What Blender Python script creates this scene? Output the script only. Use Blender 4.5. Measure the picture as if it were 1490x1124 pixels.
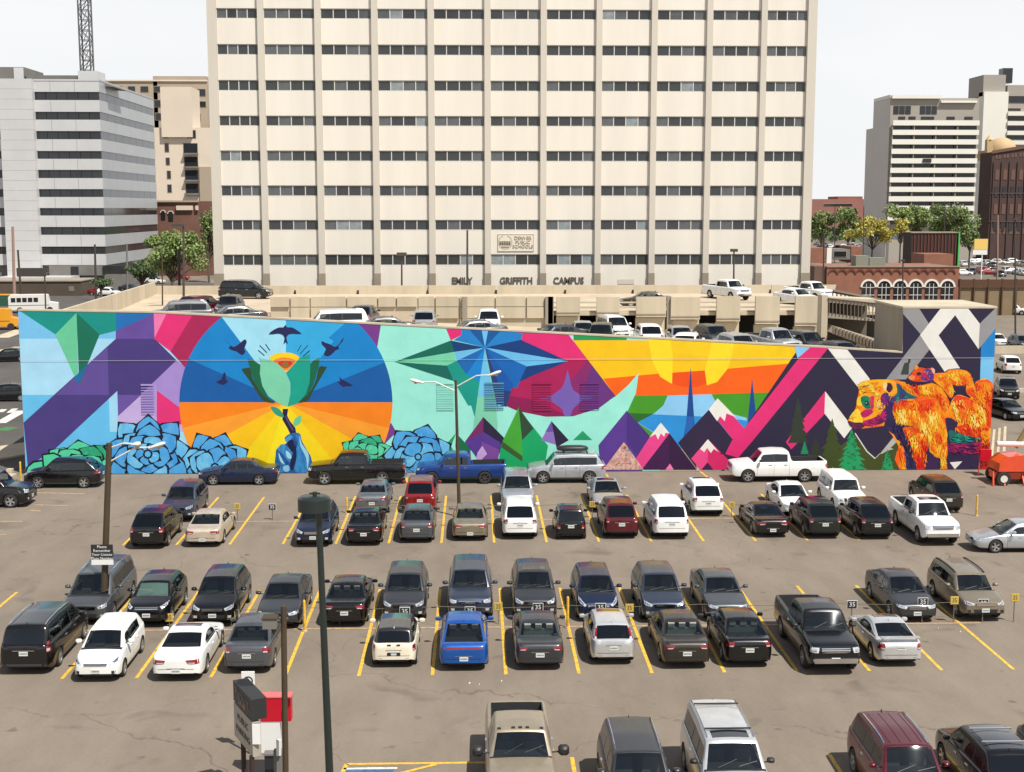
import bpy, bmesh, math, random
from mathutils import Vector, Matrix
from mathutils.bvhtree import BVHTree
from mathutils.geometry import tessellate_polygon
R_=math.radians
random.seed(7)
scene=bpy.context.scene
for o in list(bpy.data.objects): bpy.data.objects.remove(o)
col=scene.collection

# ---------------------------------------------------------------- camera
F_PX=1930.0; CX,CY=745.0,562.0; CAM_H=16.6
PITCH=math.atan(259/F_PX); YAW=math.atan(55*math.cos(PITCH)/F_PX)
cam_d=bpy.data.cameras.new('camera'); cam=bpy.data.objects.new('camera',cam_d); col.objects.link(cam)
cam_d.sensor_width=36; cam_d.lens=36*F_PX/1490; cam_d.clip_start=.5; cam_d.clip_end=6000
cam.location=(0,0,CAM_H); cam.rotation_euler=(R_(90)-PITCH,0,-YAW)
scene.camera=cam
fwd=Vector((math.sin(YAW)*math.cos(PITCH),math.cos(YAW)*math.cos(PITCH),-math.sin(PITCH)))
rgt=Vector((math.cos(YAW),-math.sin(YAW),0)); upv=rgt.cross(fwd)
CAMV=Vector((0,0,CAM_H))
def ray(px,py): return fwd+rgt*((px-CX)/F_PX)+upv*((CY-py)/F_PX)
def G(px,py,z=0.0):
    "point of the place at height z seen at photo pixel (px,py)"
    d=ray(px,py); return CAMV+d*((z-CAM_H)/d.z)
def W(px,py,Y):
    "point of the place on the plane at distance Y seen at photo pixel (px,py)"
    d=ray(px,py); return CAMV+d*(Y/d.y)

# ---------------------------------------------------------------- light
SUN_TO=Vector((.42,-.48,1.0)).normalized()
el=math.asin(SUN_TO.z); az=math.atan2(SUN_TO.x,SUN_TO.y)
world=bpy.data.worlds.new('World'); scene.world=world; world.use_nodes=True
nt=world.node_tree; nt.nodes.clear()
out=nt.nodes.new('ShaderNodeOutputWorld'); bg=nt.nodes.new('ShaderNodeBackground')
sky=nt.nodes.new('ShaderNodeTexSky'); sky.sky_type='NISHITA'; sky.sun_disc=False
sky.sun_elevation=el; sky.sun_rotation=az; sky.air_density=1.0; sky.dust_density=1.2; sky.altitude=1600
tc=nt.nodes.new('ShaderNodeTexCoord'); sp=nt.nodes.new('ShaderNodeSeparateXYZ')
mr=nt.nodes.new('ShaderNodeMapRange'); mr.inputs[1].default_value=.10; mr.inputs[2].default_value=.80
mr.inputs[3].default_value=1.0; mr.inputs[4].default_value=0.0; mr.interpolation_type='SMOOTHSTEP'
ns=nt.nodes.new('ShaderNodeTexNoise'); ns.inputs['Scale'].default_value=2.2; ns.inputs['Detail'].default_value=5; ns.inputs['Roughness'].default_value=.55
mp=nt.nodes.new('ShaderNodeMapping'); mp.inputs['Scale'].default_value=(1,1,2.6)
cr=nt.nodes.new('ShaderNodeMapRange'); cr.inputs[1].default_value=.38; cr.inputs[2].default_value=.62; cr.inputs[3].default_value=0; cr.inputs[4].default_value=1
hz=nt.nodes.new('ShaderNodeMath'); hz.operation='MULTIPLY_ADD'; hz.inputs[1].default_value=.10; hz.inputs[2].default_value=.90
mul=nt.nodes.new('ShaderNodeMath'); mul.operation='MULTIPLY'; mul.use_clamp=True
mix=nt.nodes.new('ShaderNodeMix'); mix.data_type='RGBA'
mix.inputs[7].default_value=(6.9,7.0,7.1,1)      # thin white high cloud over the whole low sky
L=nt.links.new
L(tc.outputs['Generated'],sp.inputs[0]); L(sp.outputs['Z'],mr.inputs[0]); L(tc.outputs['Generated'],mp.inputs['Vector'])
L(mp.outputs[0],ns.inputs['Vector']); L(ns.outputs[0],cr.inputs[0]); L(cr.outputs[0],hz.inputs[0])
L(hz.outputs[0],mul.inputs[0]); L(mr.outputs[0],mul.inputs[1]); L(mul.outputs[0],mix.inputs[0])
veil=nt.nodes.new('ShaderNodeMix'); veil.data_type='RGBA'; veil.inputs[0].default_value=.55; veil.inputs[7].default_value=(1.9,2.0,2.2,1)
L(sky.outputs[0],veil.inputs[6]); L(veil.outputs[2],mix.inputs[6]); L(mix.outputs[2],bg.inputs[0]); bg.inputs[1].default_value=.10
L(bg.outputs[0],out.inputs[0])
sl=bpy.data.lights.new('sun','SUN'); sl.energy=4.6; sl.angle=R_(.5); sl.color=(1,.955,.88)
so=bpy.data.objects.new('sun',sl); col.objects.link(so); so.location=(30,-40,90)
so.rotation_euler=(-SUN_TO).to_track_quat('-Z','Y').to_euler()
scene.view_settings.view_transform='Standard'; scene.view_settings.look='None'
scene.view_settings.exposure=.45; scene.view_settings.gamma=1; scene.view_settings.use_curve_mapping=False
scene.render.engine='CYCLES'
scene.cycles.transparent_max_bounces=12; scene.cycles.max_bounces=6; scene.cycles.diffuse_bounces=3; scene.cycles.glossy_bounces=3

# ---------------------------------------------------------------- materials
def hexc(h,k=1.0):
    h=h.lstrip('#'); c=[int(h[i:i+2],16)/255 for i in (0,2,4)]
    return tuple(k*((v/12.92) if v<=.04045 else ((v+.055)/1.055)**2.4) for v in c)
_mats={}
def mat(name,colr=(.5,.5,.5),rough=.7,metal=0,noise=0,nscale=3.0,coat=0,bump=0,bscale=30.0,spec=.5,streak=False,flake=None,coord='Object'):
    if name in _mats: return _mats[name]
    m=bpy.data.materials.new(name); m.use_nodes=True; n=m.node_tree; b=n.nodes['Principled BSDF']
    if isinstance(colr,str): colr=hexc(colr)
    b.inputs['Base Color'].default_value=(*colr,1); b.inputs['Roughness'].default_value=rough
    b.inputs['Metallic'].default_value=metal; b.inputs['Coat Weight'].default_value=coat; b.inputs['Coat Roughness'].default_value=.09
    b.inputs['Specular IOR Level'].default_value=spec
    if noise or bump:
        t=n.nodes.new('ShaderNodeTexCoord')
    if noise:
        mp=n.nodes.new('ShaderNodeMapping'); n.links.new(t.outputs[coord],mp.inputs[0])
        if streak: mp.inputs['Scale'].default_value=(1,1,.12)
        x=n.nodes.new('ShaderNodeTexNoise'); x.inputs['Scale'].default_value=nscale; x.inputs['Detail'].default_value=6; x.inputs['Roughness'].default_value=.62
        n.links.new(mp.outputs[0],x.inputs['Vector'])
        r=n.nodes.new('ShaderNodeMapRange'); r.inputs[1].default_value=.3; r.inputs[2].default_value=.7; r.inputs[3].default_value=1-noise; r.inputs[4].default_value=1+noise
        n.links.new(x.outputs[0],r.inputs[0])
        v=n.nodes.new('ShaderNodeVectorMath'); v.operation='SCALE'; v.inputs[0].default_value=colr
        n.links.new(r.outputs[0],v.inputs['Scale']); n.links.new(v.outputs[0],b.inputs['Base Color'])
    if bump:
        x=n.nodes.new('ShaderNodeTexNoise'); x.inputs['Scale'].default_value=bscale; x.inputs['Detail'].default_value=4
        n.links.new(t.outputs[coord],x.inputs['Vector'])
        bp=n.nodes.new('ShaderNodeBump'); bp.inputs['Strength'].default_value=bump; bp.inputs['Distance'].default_value=.02
        n.links.new(x.outputs[0],bp.inputs['Height']); n.links.new(bp.outputs[0],b.inputs['Normal'])
    _mats[name]=m; return m

def glass_mat(name,tint,rough=.03):
    m=bpy.data.materials.new(name); m.use_nodes=True; n=m.node_tree; n.nodes.clear()
    o=n.nodes.new('ShaderNodeOutputMaterial'); mx=n.nodes.new('ShaderNodeMixShader')
    t=n.nodes.new('ShaderNodeBsdfTransparent'); t.inputs[0].default_value=(*tint,1)
    g=n.nodes.new('ShaderNodeBsdfGlossy'); g.inputs['Roughness'].default_value=rough; g.inputs[0].default_value=(.9,.95,1,1)
    ge=n.nodes.new('ShaderNodeNewGeometry'); dp=n.nodes.new('ShaderNodeVectorMath'); dp.operation='DOT_PRODUCT'
    n.links.new(ge.outputs['Normal'],dp.inputs[0]); n.links.new(ge.outputs['Incoming'],dp.inputs[1])
    def mth(op,a,b=None):
        q=n.nodes.new('ShaderNodeMath'); q.operation=op
        for i,x in enumerate((a,b)):
            if x is None: continue
            if isinstance(x,(int,float)): q.inputs[i].default_value=x
            else: n.links.new(x,q.inputs[i])
        return q.outputs[0]
    c=mth('ABSOLUTE',dp.outputs['Value']); fr=mth('MULTIPLY_ADD',mth('POWER',mth('SUBTRACT',1.0,c),5.0),.93); fr.node.inputs[2].default_value=.08
    n.links.new(fr,mx.inputs[0]); n.links.new(t.outputs[0],mx.inputs[1]); n.links.new(g.outputs[0],mx.inputs[2]); n.links.new(mx.outputs[0],o.inputs[0])
    _mats[name]=m; return m

# ---------------------------------------------------------------- mesh helpers
class MB:
    def __init__(s): s.v=[]; s.f=[]; s.m=[]; s.mats=[]
    def mi(s,m):
        if m not in s.mats: s.mats.append(m)
        return s.mats.index(m)
    def add(s,vs,fs,m):
        b=len(s.v); s.v+= [tuple(v) for v in vs]; k=s.mi(m)
        for f in fs: s.f.append(tuple(b+i for i in f)); s.m.append(k)
    def quad(s,a,b,c,d,m): s.add([a,b,c,d],[(0,1,2,3)],m)
    def box(s,x0,x1,y0,y1,z0,z1,m):
        if x0>x1: x0,x1=x1,x0
        if y0>y1: y0,y1=y1,y0
        if z0>z1: z0,z1=z1,z0
        s.add([(x0,y0,z0),(x1,y0,z0),(x1,y1,z0),(x0,y1,z0),(x0,y0,z1),(x1,y0,z1),(x1,y1,z1),(x0,y1,z1)],
              [(0,3,2,1),(4,5,6,7),(0,1,5,4),(1,2,6,5),(2,3,7,6),(3,0,4,7)],m)
    def tube(s,p,q,r0,m,r1=None,n=8,caps=True):
        p=Vector(p); q=Vector(q); r1=r0 if r1 is None else r1
        d=(q-p).normalized(); a=d.cross(Vector((0,0,1)))
        if a.length<1e-3: a=Vector((1,0,0))
        a.normalize(); b=d.cross(a)
        vs=[]
        for c,r in ((p,r0),(q,r1)):
            for i in range(n):
                t=2*math.pi*i/n; vs.append(c+a*(r*math.cos(t))+b*(r*math.sin(t)))
        fs=[(i,(i+1)%n,n+(i+1)%n,n+i) for i in range(n)]
        if caps: fs+=[tuple(range(n-1,-1,-1)),tuple(range(n,2*n))]
        s.add(vs,fs,m)
    def path(s,pts,r,m,n=6):
        for a,b in zip(pts,pts[1:]): s.tube(a,b,r,m,n=n)
    def prism(s,poly,y0,y1,m):
        "poly of (x,z) extruded along y"
        n=len(poly); vs=[(x,y0,z) for x,z in poly]+[(x,y1,z) for x,z in poly]
        fs=[(i,(i+1)%n,n+(i+1)%n,n+i) for i in range(n)]
        tri=tessellate_polygon([[Vector((x,z,0)) for x,z in poly]])
        fs+=[tuple(t) for t in tri]+[tuple(n+i for i in reversed(t)) for t in tri]
        s.add(vs,fs,m)
    def mesh(s,name,smooth=None):
        me=bpy.data.meshes.new(name); me.from_pydata(s.v,[],s.f)
        for m in s.mats: me.materials.append(m)
        me.polygons.foreach_set('material_index',s.m)
        if smooth is not None:
            me.polygons.foreach_set('use_smooth',[True]*len(s.f)); me.set_sharp_from_angle(angle=R_(smooth))
        me.update(); return me
    def obj(s,name,parent=None,smooth=None,loc=None):
        o=bpy.data.objects.new(name,s.mesh(name,smooth)); col.objects.link(o)
        if parent is not None: o.parent=parent
        if loc is not None: o.location=loc
        return o
def empty(name,loc=(0,0,0),rz=0):
    o=bpy.data.objects.new(name,None); col.objects.link(o); o.location=loc; o.rotation_euler=(0,0,rz); return o
def tag(o,label=None,cat=None,group=None,kind=None):
    if label: o['label']=label
    if cat: o['category']=cat
    if group: o['group']=group
    if kind: o['kind']=kind
    return o
def copy_tree(o,parent=None):
    c=o.copy(); col.objects.link(c); c.parent=parent
    for ch in [x for x in KIDS.get(o.name,())]: copy_tree(ch,c)
    return c
KIDS={}
def boxobj(name,x0,x1,y0,y1,z0,z1,m,parent=None):
    b=MB(); b.box(x0,x1,y0,y1,z0,z1,m); return b.obj(name,parent)
_box_mesh={}
def unitbox(name,m,x0,x1,y0,y1,z0,z1,parent=None):
    "a box piece that shares one unit-cube mesh per material"
    k=(m.name)
    if k not in _box_mesh:
        b=MB(); b.box(-.5,.5,-.5,.5,-.5,.5,m); _box_mesh[k]=b.mesh('box_piece')
    o=bpy.data.objects.new(name,_box_mesh[k]); col.objects.link(o); o.parent=parent
    o.location=((x0+x1)/2,(y0+y1)/2,(z0+z1)/2); o.scale=(abs(x1-x0),abs(y1-y0),abs(z1-z0)); return o
def text_mesh(s,size,m,depth=.02,align='CENTER',bold=0):
    cu=bpy.data.curves.new('t','FONT'); cu.body=s; cu.size=size; cu.extrude=depth/2; cu.align_x=align; cu.align_y='CENTER'
    cu.resolution_u=2; cu.offset=bold
    o=bpy.data.objects.new('t',cu); col.objects.link(o)
    bpy.context.view_layer.update()
    me=bpy.data.meshes.new_from_object(o.evaluated_get(bpy.context.evaluated_depsgraph_get()))
    bpy.data.objects.remove(o); me.materials.clear(); me.materials.append(m); return me
def text_obj(name,s,size,m,loc,rot=(R_(90),0,0),parent=None,depth=.02,align='CENTER',sx=1,bold=0):
    o=bpy.data.objects.new(name,text_mesh(s,size,m,depth,align,bold)); col.objects.link(o)
    o.location=loc; o.rotation_euler=rot; o.parent=parent; o.scale=(sx,1,1); return o
# ================================================================ vehicles
PAINT=mat('paint_slot',(.5,.5,.5))
PAINT2=mat('second_paint_slot',(.5,.5,.5))
TRIM=mat('black_trim',(.018,.018,.019),rough=.5)
CLAD=mat('grey_cladding',(.035,.035,.037),rough=.65)
RUBBER=mat('tyre_rubber',(.022,.021,.020),rough=.85)
ALLOY=mat('alloy_wheel',(.55,.56,.57),rough=.28,metal=.85)
ALLOYD=mat('dark_alloy_wheel',(.09,.09,.095),rough=.35,metal=.6)
CHROME=mat('chrome',(.75,.76,.78),rough=.12,metal=1)
REDL=mat('tail_lamp_red',(.21,.006,.009),rough=.12,coat=1)
HEADL=mat('headlamp_lens',(.62,.64,.66),rough=.08,metal=.35,coat=1)
AMBER=mat('amber_lamp',(.6,.16,.02),rough=.2)
PLATE=mat('plate_white',(.62,.64,.62),rough=.4); PLATEINK=mat('plate_ink',(.03,.09,.05),rough=.5)
LINER=mat('cabin_liner',(.045,.045,.045),rough=.9)
SEATD=mat('dark_seat',(.10,.10,.10),rough=.8); SEATL=mat('light_seat',(.33,.32,.29),rough=.8)
SHADE=mat('sunshade_foil',(.48,.62,.55),rough=.35,metal=.3)
SHELFL=mat('pale_parcel_shelf',(.32,.36,.33),rough=.7)
GLASS=glass_mat('car_glass',(.42,.48,.465)); GLASSD=glass_mat('privacy_glass',(.06,.068,.068))
BEDL=mat('bed_liner',(.022,.022,.023),rough=.8)

def paint(name,h,metal=.35,rough=.38,coat=.6,k=1.0,dirt=.10):
    return mat('car_paint_'+name,hexc(h,k),rough=rough,metal=metal,coat=coat,noise=dirt,nscale=2.2)

def itp(pts,u):
    if u<=pts[0][0]: return pts[0][1]
    for (a,za),(b,zb) in zip(pts,pts[1:]):
        if u<=b: return za+(zb-za)*(u-a)/(b-a)
    return pts[-1][1]
def sm(pts,u,w):
    return (itp(pts,u-w)+2*itp(pts,u-w/2)+3*itp(pts,u)+2*itp(pts,u+w/2)+itp(pts,u+w))/9

_wheels={}
def wheel_meshes(style):
    if style in _wheels: return _wheels[style]
    R=1.0
    t=MB(); n=28; w=.34
    prof=[(.66,-w),(.90,-w),(.985,-w*.82),(1.0,-w*.4),(1.0,w*.4),(.985,w*.82),(.90,w),(.66,w)]
    for i in range(n):
        pass
    vs=[];fs=[]
    for i in range(n):
        a=2*math.pi*i/n
        for r,y in prof: vs.append((r*math.cos(a),y,r*math.sin(a)))
    k=len(prof)
    for i in range(n):
        j=(i+1)%n
        for q in range(k-1): fs.append((i*k+q,j*k+q,j*k+q+1,i*k+q+1))
    t.add(vs,fs,RUBBER)
    me=t.mesh('wheel_tyre',35)
    r=MB(); m={'alloy':ALLOY,'dark':ALLOYD,'steel':ALLOY,'truck':ALLOY}[style]
    vs=[];fs=[]
    pr=[(.665,w*.98),(.69,w*.9),(.62,w*.82),(.60,-w*.2)]
    for i in range(n):
        a=2*math.pi*i/n
        for q,y in pr: vs.append((q*math.cos(a),y,q*math.sin(a)))
    k=len(pr)
    for i in range(n):
        j=(i+1)%n
        for q in range(k-1): fs.append((i*k+q,j*k+q,j*k+q+1,i*k+q+1))
    r.add(vs,fs,m)
    r.add([(0,-w*.1,0)]+[(.61*math.cos(2*math.pi*i/n),-w*.1,.61*math.sin(2*math.pi*i/n)) for i in range(n)],[(0,1+i,1+(i+1)%n) for i in range(n)],TRIM)
    ns={'alloy':5,'dark':6,'steel':10,'truck':6}[style]
    for i in range(ns):
        a=2*math.pi*i/ns+math.pi/2; c,s_=math.cos(a),math.sin(a)
        def P(rr,t_,y): return (rr*c-t_*s_,y,rr*s_+t_*c)
        h0,h1=(.10,.075) if ns<8 else (.05,.045)
        h1=h1 if ns!=5 else .13
        vs=[P(.10,-h0,w*.72),P(.10,h0,w*.72),P(.63,h1,w*.86),P(.63,-h1,w*.86),P(.10,-h0,w*.4),P(.10,h0,w*.4),P(.63,h1,w*.5),P(.63,-h1,w*.5)]
        r.add(vs,[(0,1,2,3),(0,4,5,1),(1,5,6,2),(3,2,6,7),(0,3,7,4)],m)
    hub=[(.15*math.cos(2*math.pi*i/12),w*.76,.15*math.sin(2*math.pi*i/12)) for i in range(12)]
    r.add(hub+[(0,w*.8,0)],[(i,(i+1)%12,12) for i in range(12)],m)
    rm=r.mesh('wheel_rim',35)
    _wheels[style]=(me,rm); return _wheels[style]

# fractions of the length are measured from the nose; heights in metres
D4=((.31,.50),(.50,.675)); D2=((.33,.60),)
TYPES={
'sedan':dict(L=4.75,W=1.83,H=1.45,top=[(0,.74),(.06,.80),(.25,.93),(.5,.955),(.8,1.02),(.97,1.03),(1,1.0)],cab=(.245,.405,.70,.86),wh=(.195,.775,.325),
   doors=((.30,.485),(.485,.655)),win=((.355,.478),(.492,.625),(.635,.715)),hl=((.45,.70),(.93,.80),(.95,.68),(.50,.60)),tl=((.48,.92),(.95,.94),(.97,.76),(.55,.80)),plate_r=.62),
'sedan_round':dict(L=4.85,W=1.85,H=1.42,top=[(0,.66),(.06,.74),(.25,.90),(.5,.93),(.82,.98),(.97,.95),(1,.90)],cab=(.25,.42,.66,.86),wh=(.195,.775,.32),
   doors=((.31,.49),(.49,.65)),win=((.37,.482),(.497,.62),(.63,.70)),hl=((.50,.66),(.93,.74),(.94,.62),(.55,.57)),tl=((.42,.84),(.95,.88),(.97,.70),(.50,.72)),plate_r=.42),
'sedan_tall':dict(L=4.5,W=1.80,H=1.50,top=[(0,.76),(.06,.82),(.24,.98),(.5,1.0),(.8,1.06),(.97,1.08),(1,1.05)],cab=(.22,.39,.72,.875),wh=(.19,.785,.32),
   doors=((.29,.48),(.48,.66)),win=((.335,.472),(.488,.64),(.65,.73)),hl=((.50,.76),(.93,.86),(.94,.70),(.55,.66)),tl=((.62,1.0),(.96,1.0),(.97,.80),(.66,.82)),plate_r=.70),
'coupe':dict(L=4.9,W=1.84,H=1.36,top=[(0,.64),(.06,.70),(.26,.87),(.5,.90),(.82,.97),(.97,.96),(1,.90)],cab=(.26,.44,.64,.84),wh=(.19,.775,.32),
   doors=((.31,.60),),win=((.385,.59),(.60,.70)),hl=((.50,.62),(.93,.70),(.94,.58),(.55,.53)),tl=((.38,.82),(.95,.86),(.97,.66),(.46,.70)),plate_r=.42),
'sport_coupe':dict(L=4.35,W=1.74,H=1.31,top=[(0,.62),(.06,.68),(.27,.86),(.5,.88),(.84,.97),(.96,.96),(1,.90)],cab=(.27,.44,.66,.88),wh=(.19,.785,.32),
   doors=((.33,.60),),win=((.385,.59),(.60,.71)),hl=((.52,.60),(.93,.72),(.94,.58),(.58,.52)),tl=((.66,.90),(.96,.92),(.97,.70),(.70,.68)),plate_r=.76,spoiler=.97),
'fastback':dict(L=4.65,W=1.83,H=1.46,top=[(0,.74),(.06,.80),(.25,.93),(.5,.955),(.8,1.0),(.97,1.02),(1,.96)],cab=(.235,.40,.70,.93),wh=(.195,.775,.325),
   doors=((.30,.485),(.485,.655)),win=((.355,.478),(.492,.625),(.635,.74)),hl=((.45,.70),(.93,.80),(.95,.68),(.50,.60)),tl=((.02,.93),(.93,.93),(.95,.84),(.02,.875)),plate_r=.50),
'hatch':dict(L=4.15,W=1.70,H=1.53,top=[(0,.72),(.06,.80),(.22,1.0),(.5,1.0),(.8,1.03),(.97,1.03),(1,.98)],cab=(.205,.375,.86,.975),wh=(.19,.80,.30),
   doors=((.28,.49),(.49,.70)),win=((.33,.482),(.498,.68),(.69,.79)),hl=((.55,.72),(.94,.92),(.95,.76),(.60,.66)),tl=((.74,1.0),(.96,1.0),(.97,.74),(.78,.76)),plate_r=.72,tall_tl=1),
'hatch_focus':dict(L=4.2,W=1.70,H=1.44,top=[(0,.68),(.06,.76),(.24,.93),(.5,.95),(.8,1.0),(.97,.99),(1,.95)],cab=(.23,.40,.84,.965),wh=(.19,.80,.31),
   doors=((.30,.49),(.49,.69)),win=((.36,.482),(.498,.66),(.67,.77)),hl=((.55,.66),(.94,.78),(.95,.64),(.60,.60)),tl=((.66,1.28),(.76,1.28),(.90,.92),(.76,.90)),plate_r=.68),
'mini':dict(L=3.7,W=1.69,H=1.41,top=[(0,.76),(.06,.84),(.24,.93),(.5,.94),(.9,.97),(1,.94)],cab=(.25,.37,.90,.985),wh=(.17,.83,.31),
   doors=((.30,.56),),win=((.34,.55),(.57,.80)),hl=((.60,.84),(.86,.84),(.86,.64),(.60,.64)),tl=((.80,.88),(.94,.90),(.95,.66),(.82,.66)),plate_r=.60),
'micro':dict(L=3.0,W=1.60,H=1.53,top=[(0,.80),(.06,.88),(.20,1.0),(.5,1.0),(.9,1.0),(1,.96)],cab=(.16,.36,.90,.985),wh=(.16,.84,.29),
   doors=((.28,.62),),win=((.34,.60),(.63,.80)),hl=((.55,.82),(.90,.86),(.90,.66),(.60,.64)),tl=((.66,.80),(.90,.80),(.90,.60),(.68,.60)),plate_r=.72),
'leaf':dict(L=4.4,W=1.77,H=1.55,top=[(0,.76),(.05,.84),(.20,1.02),(.5,1.02),(.8,1.05),(.97,1.05),(1,1.0)],cab=(.175,.37,.86,.98),wh=(.19,.80,.31),
   doors=((.28,.49),(.49,.70)),win=((.33,.482),(.498,.68),(.69,.79)),hl=((.55,.74),(.94,1.0),(.95,.86),(.62,.68)),tl=((.80,1.1),(.95,1.1),(.96,.76),(.84,.76)),plate_r=.72),
'crossover':dict(L=4.55,W=1.84,H=1.68,top=[(0,.84),(.05,.92),(.22,1.07),(.5,1.09),(.85,1.12),(.97,1.12),(1,1.08)],cab=(.215,.37,.82,.965),wh=(.195,.79,.355),
   doors=((.29,.48),(.48,.67)),win=((.335,.472),(.488,.66),(.675,.80)),hl=((.52,.82),(.93,.96),(.94,.82),(.56,.72)),tl=((.66,1.10),(.96,1.10),(.97,.86),(.70,.88)),plate_r=.78,clad=.36,rails=0),
'suv':dict(L=4.75,W=1.90,H=1.76,top=[(0,.92),(.05,1.0),(.22,1.12),(.5,1.13),(.85,1.15),(.97,1.15),(1,1.12)],cab=(.225,.345,.885,.975),wh=(.19,.785,.375),
   doors=((.29,.48),(.48,.66)),win=((.32,.472),(.488,.65),(.665,.88)),hl=((.56,.90),(.93,.98),(.94,.80),(.60,.80)),tl=((.76,1.14),(.97,1.14),(.97,.86),(.78,.86)),plate_r=.84,clad=.38,rails=1),
'suv_large':dict(L=5.2,W=2.0,H=1.90,top=[(0,1.02),(.04,1.10),(.22,1.20),(.5,1.22),(.85,1.23),(1,1.2)],cab=(.225,.33,.93,.99),wh=(.18,.77,.39),
   doors=((.28,.45),(.45,.62)),win=((.31,.442),(.458,.61),(.63,.89)),hl=((.56,1.0),(.93,1.04),(.94,.84),(.60,.84)),tl=((.80,1.2),(.97,1.2),(.97,.84),(.80,.84)),plate_r=.84,rails=1),
'jeep':dict(L=4.5,W=1.85,H=1.80,top=[(0,.96),(.03,1.04),(.26,1.13),(.5,1.14),(.9,1.15),(1,1.14)],cab=(.27,.34,.94,.99),wh=(.17,.79,.39),
   doors=((.31,.50),(.50,.68)),win=((.33,.492),(.508,.67),(.69,.90)),hl=((.56,.96),(.80,.96),(.80,.78),(.56,.78)),tl=((.80,1.10),(.93,1.10),(.93,.82),(.80,.82)),plate_r=.80,clad=.45,slots=7),
'juke':dict(L=4.15,W=1.77,H=1.57,top=[(0,.86),(.05,.94),(.22,1.06),(.5,1.09),(.8,1.14),(.97,1.12),(1,1.05)],cab=(.21,.38,.80,.955),wh=(.19,.80,.345),
   doors=((.29,.49),(.49,.68)),win=((.35,.482),(.498,.66),(.67,.77)),hl=((.60,.90),(.88,1.0),(.94,.94),(.70,.80)),tl=((.72,1.10),(.95,1.14),(.96,.86),(.80,.88)),plate_r=.76,clad=.36),
'wagon':dict(L=4.8,W=1.82,H=1.60,top=[(0,.80),(.05,.88),(.23,1.02),(.5,1.03),(.85,1.05),(.97,1.05),(1,1.0)],cab=(.225,.365,.90,.98),wh=(.19,.775,.345),
   doors=((.295,.48),(.48,.655)),win=((.34,.472),(.488,.64),(.655,.86)),hl=((.50,.80),(.93,.90),(.94,.76),(.54,.72)),tl=((.70,1.02),(.96,1.02),(.97,.80),(.72,.80)),plate_r=.76,clad=.36,rails=2),
'minivan':dict(L=5.1,W=1.97,H=1.76,top=[(0,.84),(.05,.92),(.18,1.06),(.5,1.10),(.85,1.14),(.97,1.14),(1,1.1)],cab=(.155,.33,.92,.985),wh=(.185,.785,.34),
   doors=((.28,.46),(.46,.67)),win=((.31,.452),(.468,.66),(.675,.90)),hl=((.55,.80),(.93,.92),(.94,.78),(.60,.70)),tl=((.80,1.20),(.965,1.20),(.97,.84),(.82,.84)),plate_r=.82,rails=1),
'pickup':dict(L=5.85,W=1.98,H=1.92,top=[(0,1.06),(.03,1.14),(.22,1.25),(.6,1.27),(1,1.30)],cab=(.235,.33,.60,.635),wh=(.17,.765,.40),
   doors=((.265,.44),(.44,.60)),win=((.30,.43),(.45,.585)),hl=((.60,1.06),(.94,1.08),(.95,.88),(.64,.88)),tl=((.84,1.22),(.98,1.22),(.98,.90),(.84,.90)),plate_r=.62,bed=(.645,.975)),
'pickup_mid':dict(L=5.45,W=1.88,H=1.82,top=[(0,1.0),(.03,1.06),(.22,1.16),(.6,1.18),(1,1.22)],cab=(.225,.33,.585,.62),wh=(.17,.76,.385),
   doors=((.265,.43),(.43,.585)),win=((.30,.42),(.44,.57)),hl=((.58,.98),(.93,1.02),(.94,.86),(.62,.84)),tl=((.84,1.14),(.98,1.14),(.98,.84),(.84,.84)),plate_r=.60,bed=(.63,.975),clad=.45),
'pickup_hd':dict(L=5.9,W=2.02,H=2.0,top=[(0,1.14),(.03,1.22),(.26,1.32),(.6,1.33),(1,1.34)],cab=(.27,.345,.60,.625),wh=(.17,.76,.41),
   doors=((.29,.455),(.455,.60)),win=((.32,.445),(.465,.59)),hl=((.62,1.06),(.94,1.06),(.94,.86),(.62,.86)),tl=((.86,1.26),(.98,1.26),(.98,.94),(.86,.94)),plate_r=.62,bed=(.64,.975),marker=1,tow=1),
}
def decal(name,bvh,quad,dr,off,m,nu=4,nv=3):
    quad=[Vector(q) for q in quad]; dr=Vector(dr).normalized(); P=[]; ok=True
    for j in range(nv+1):
        for i in range(nu+1):
            u=i/nu; v=j/nv
            p=quad[0].lerp(quad[1],u).lerp(quad[3].lerp(quad[2],u),v)
            h,nrm,_,_=bvh.ray_cast(p-dr*3,dr)
            if h is None: h=None
            else: h=h-dr*off
            P.append(h)
    f=[]
    for j in range(nv):
        for i in range(nu):
            a=j*(nu+1)+i; q=(a,a+1,a+nu+2,a+nu+1)
            if all(P[k] is not None for k in q): f.append(q)
    return [p if p is not None else Vector((0,0,0)) for p in P],f

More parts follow.
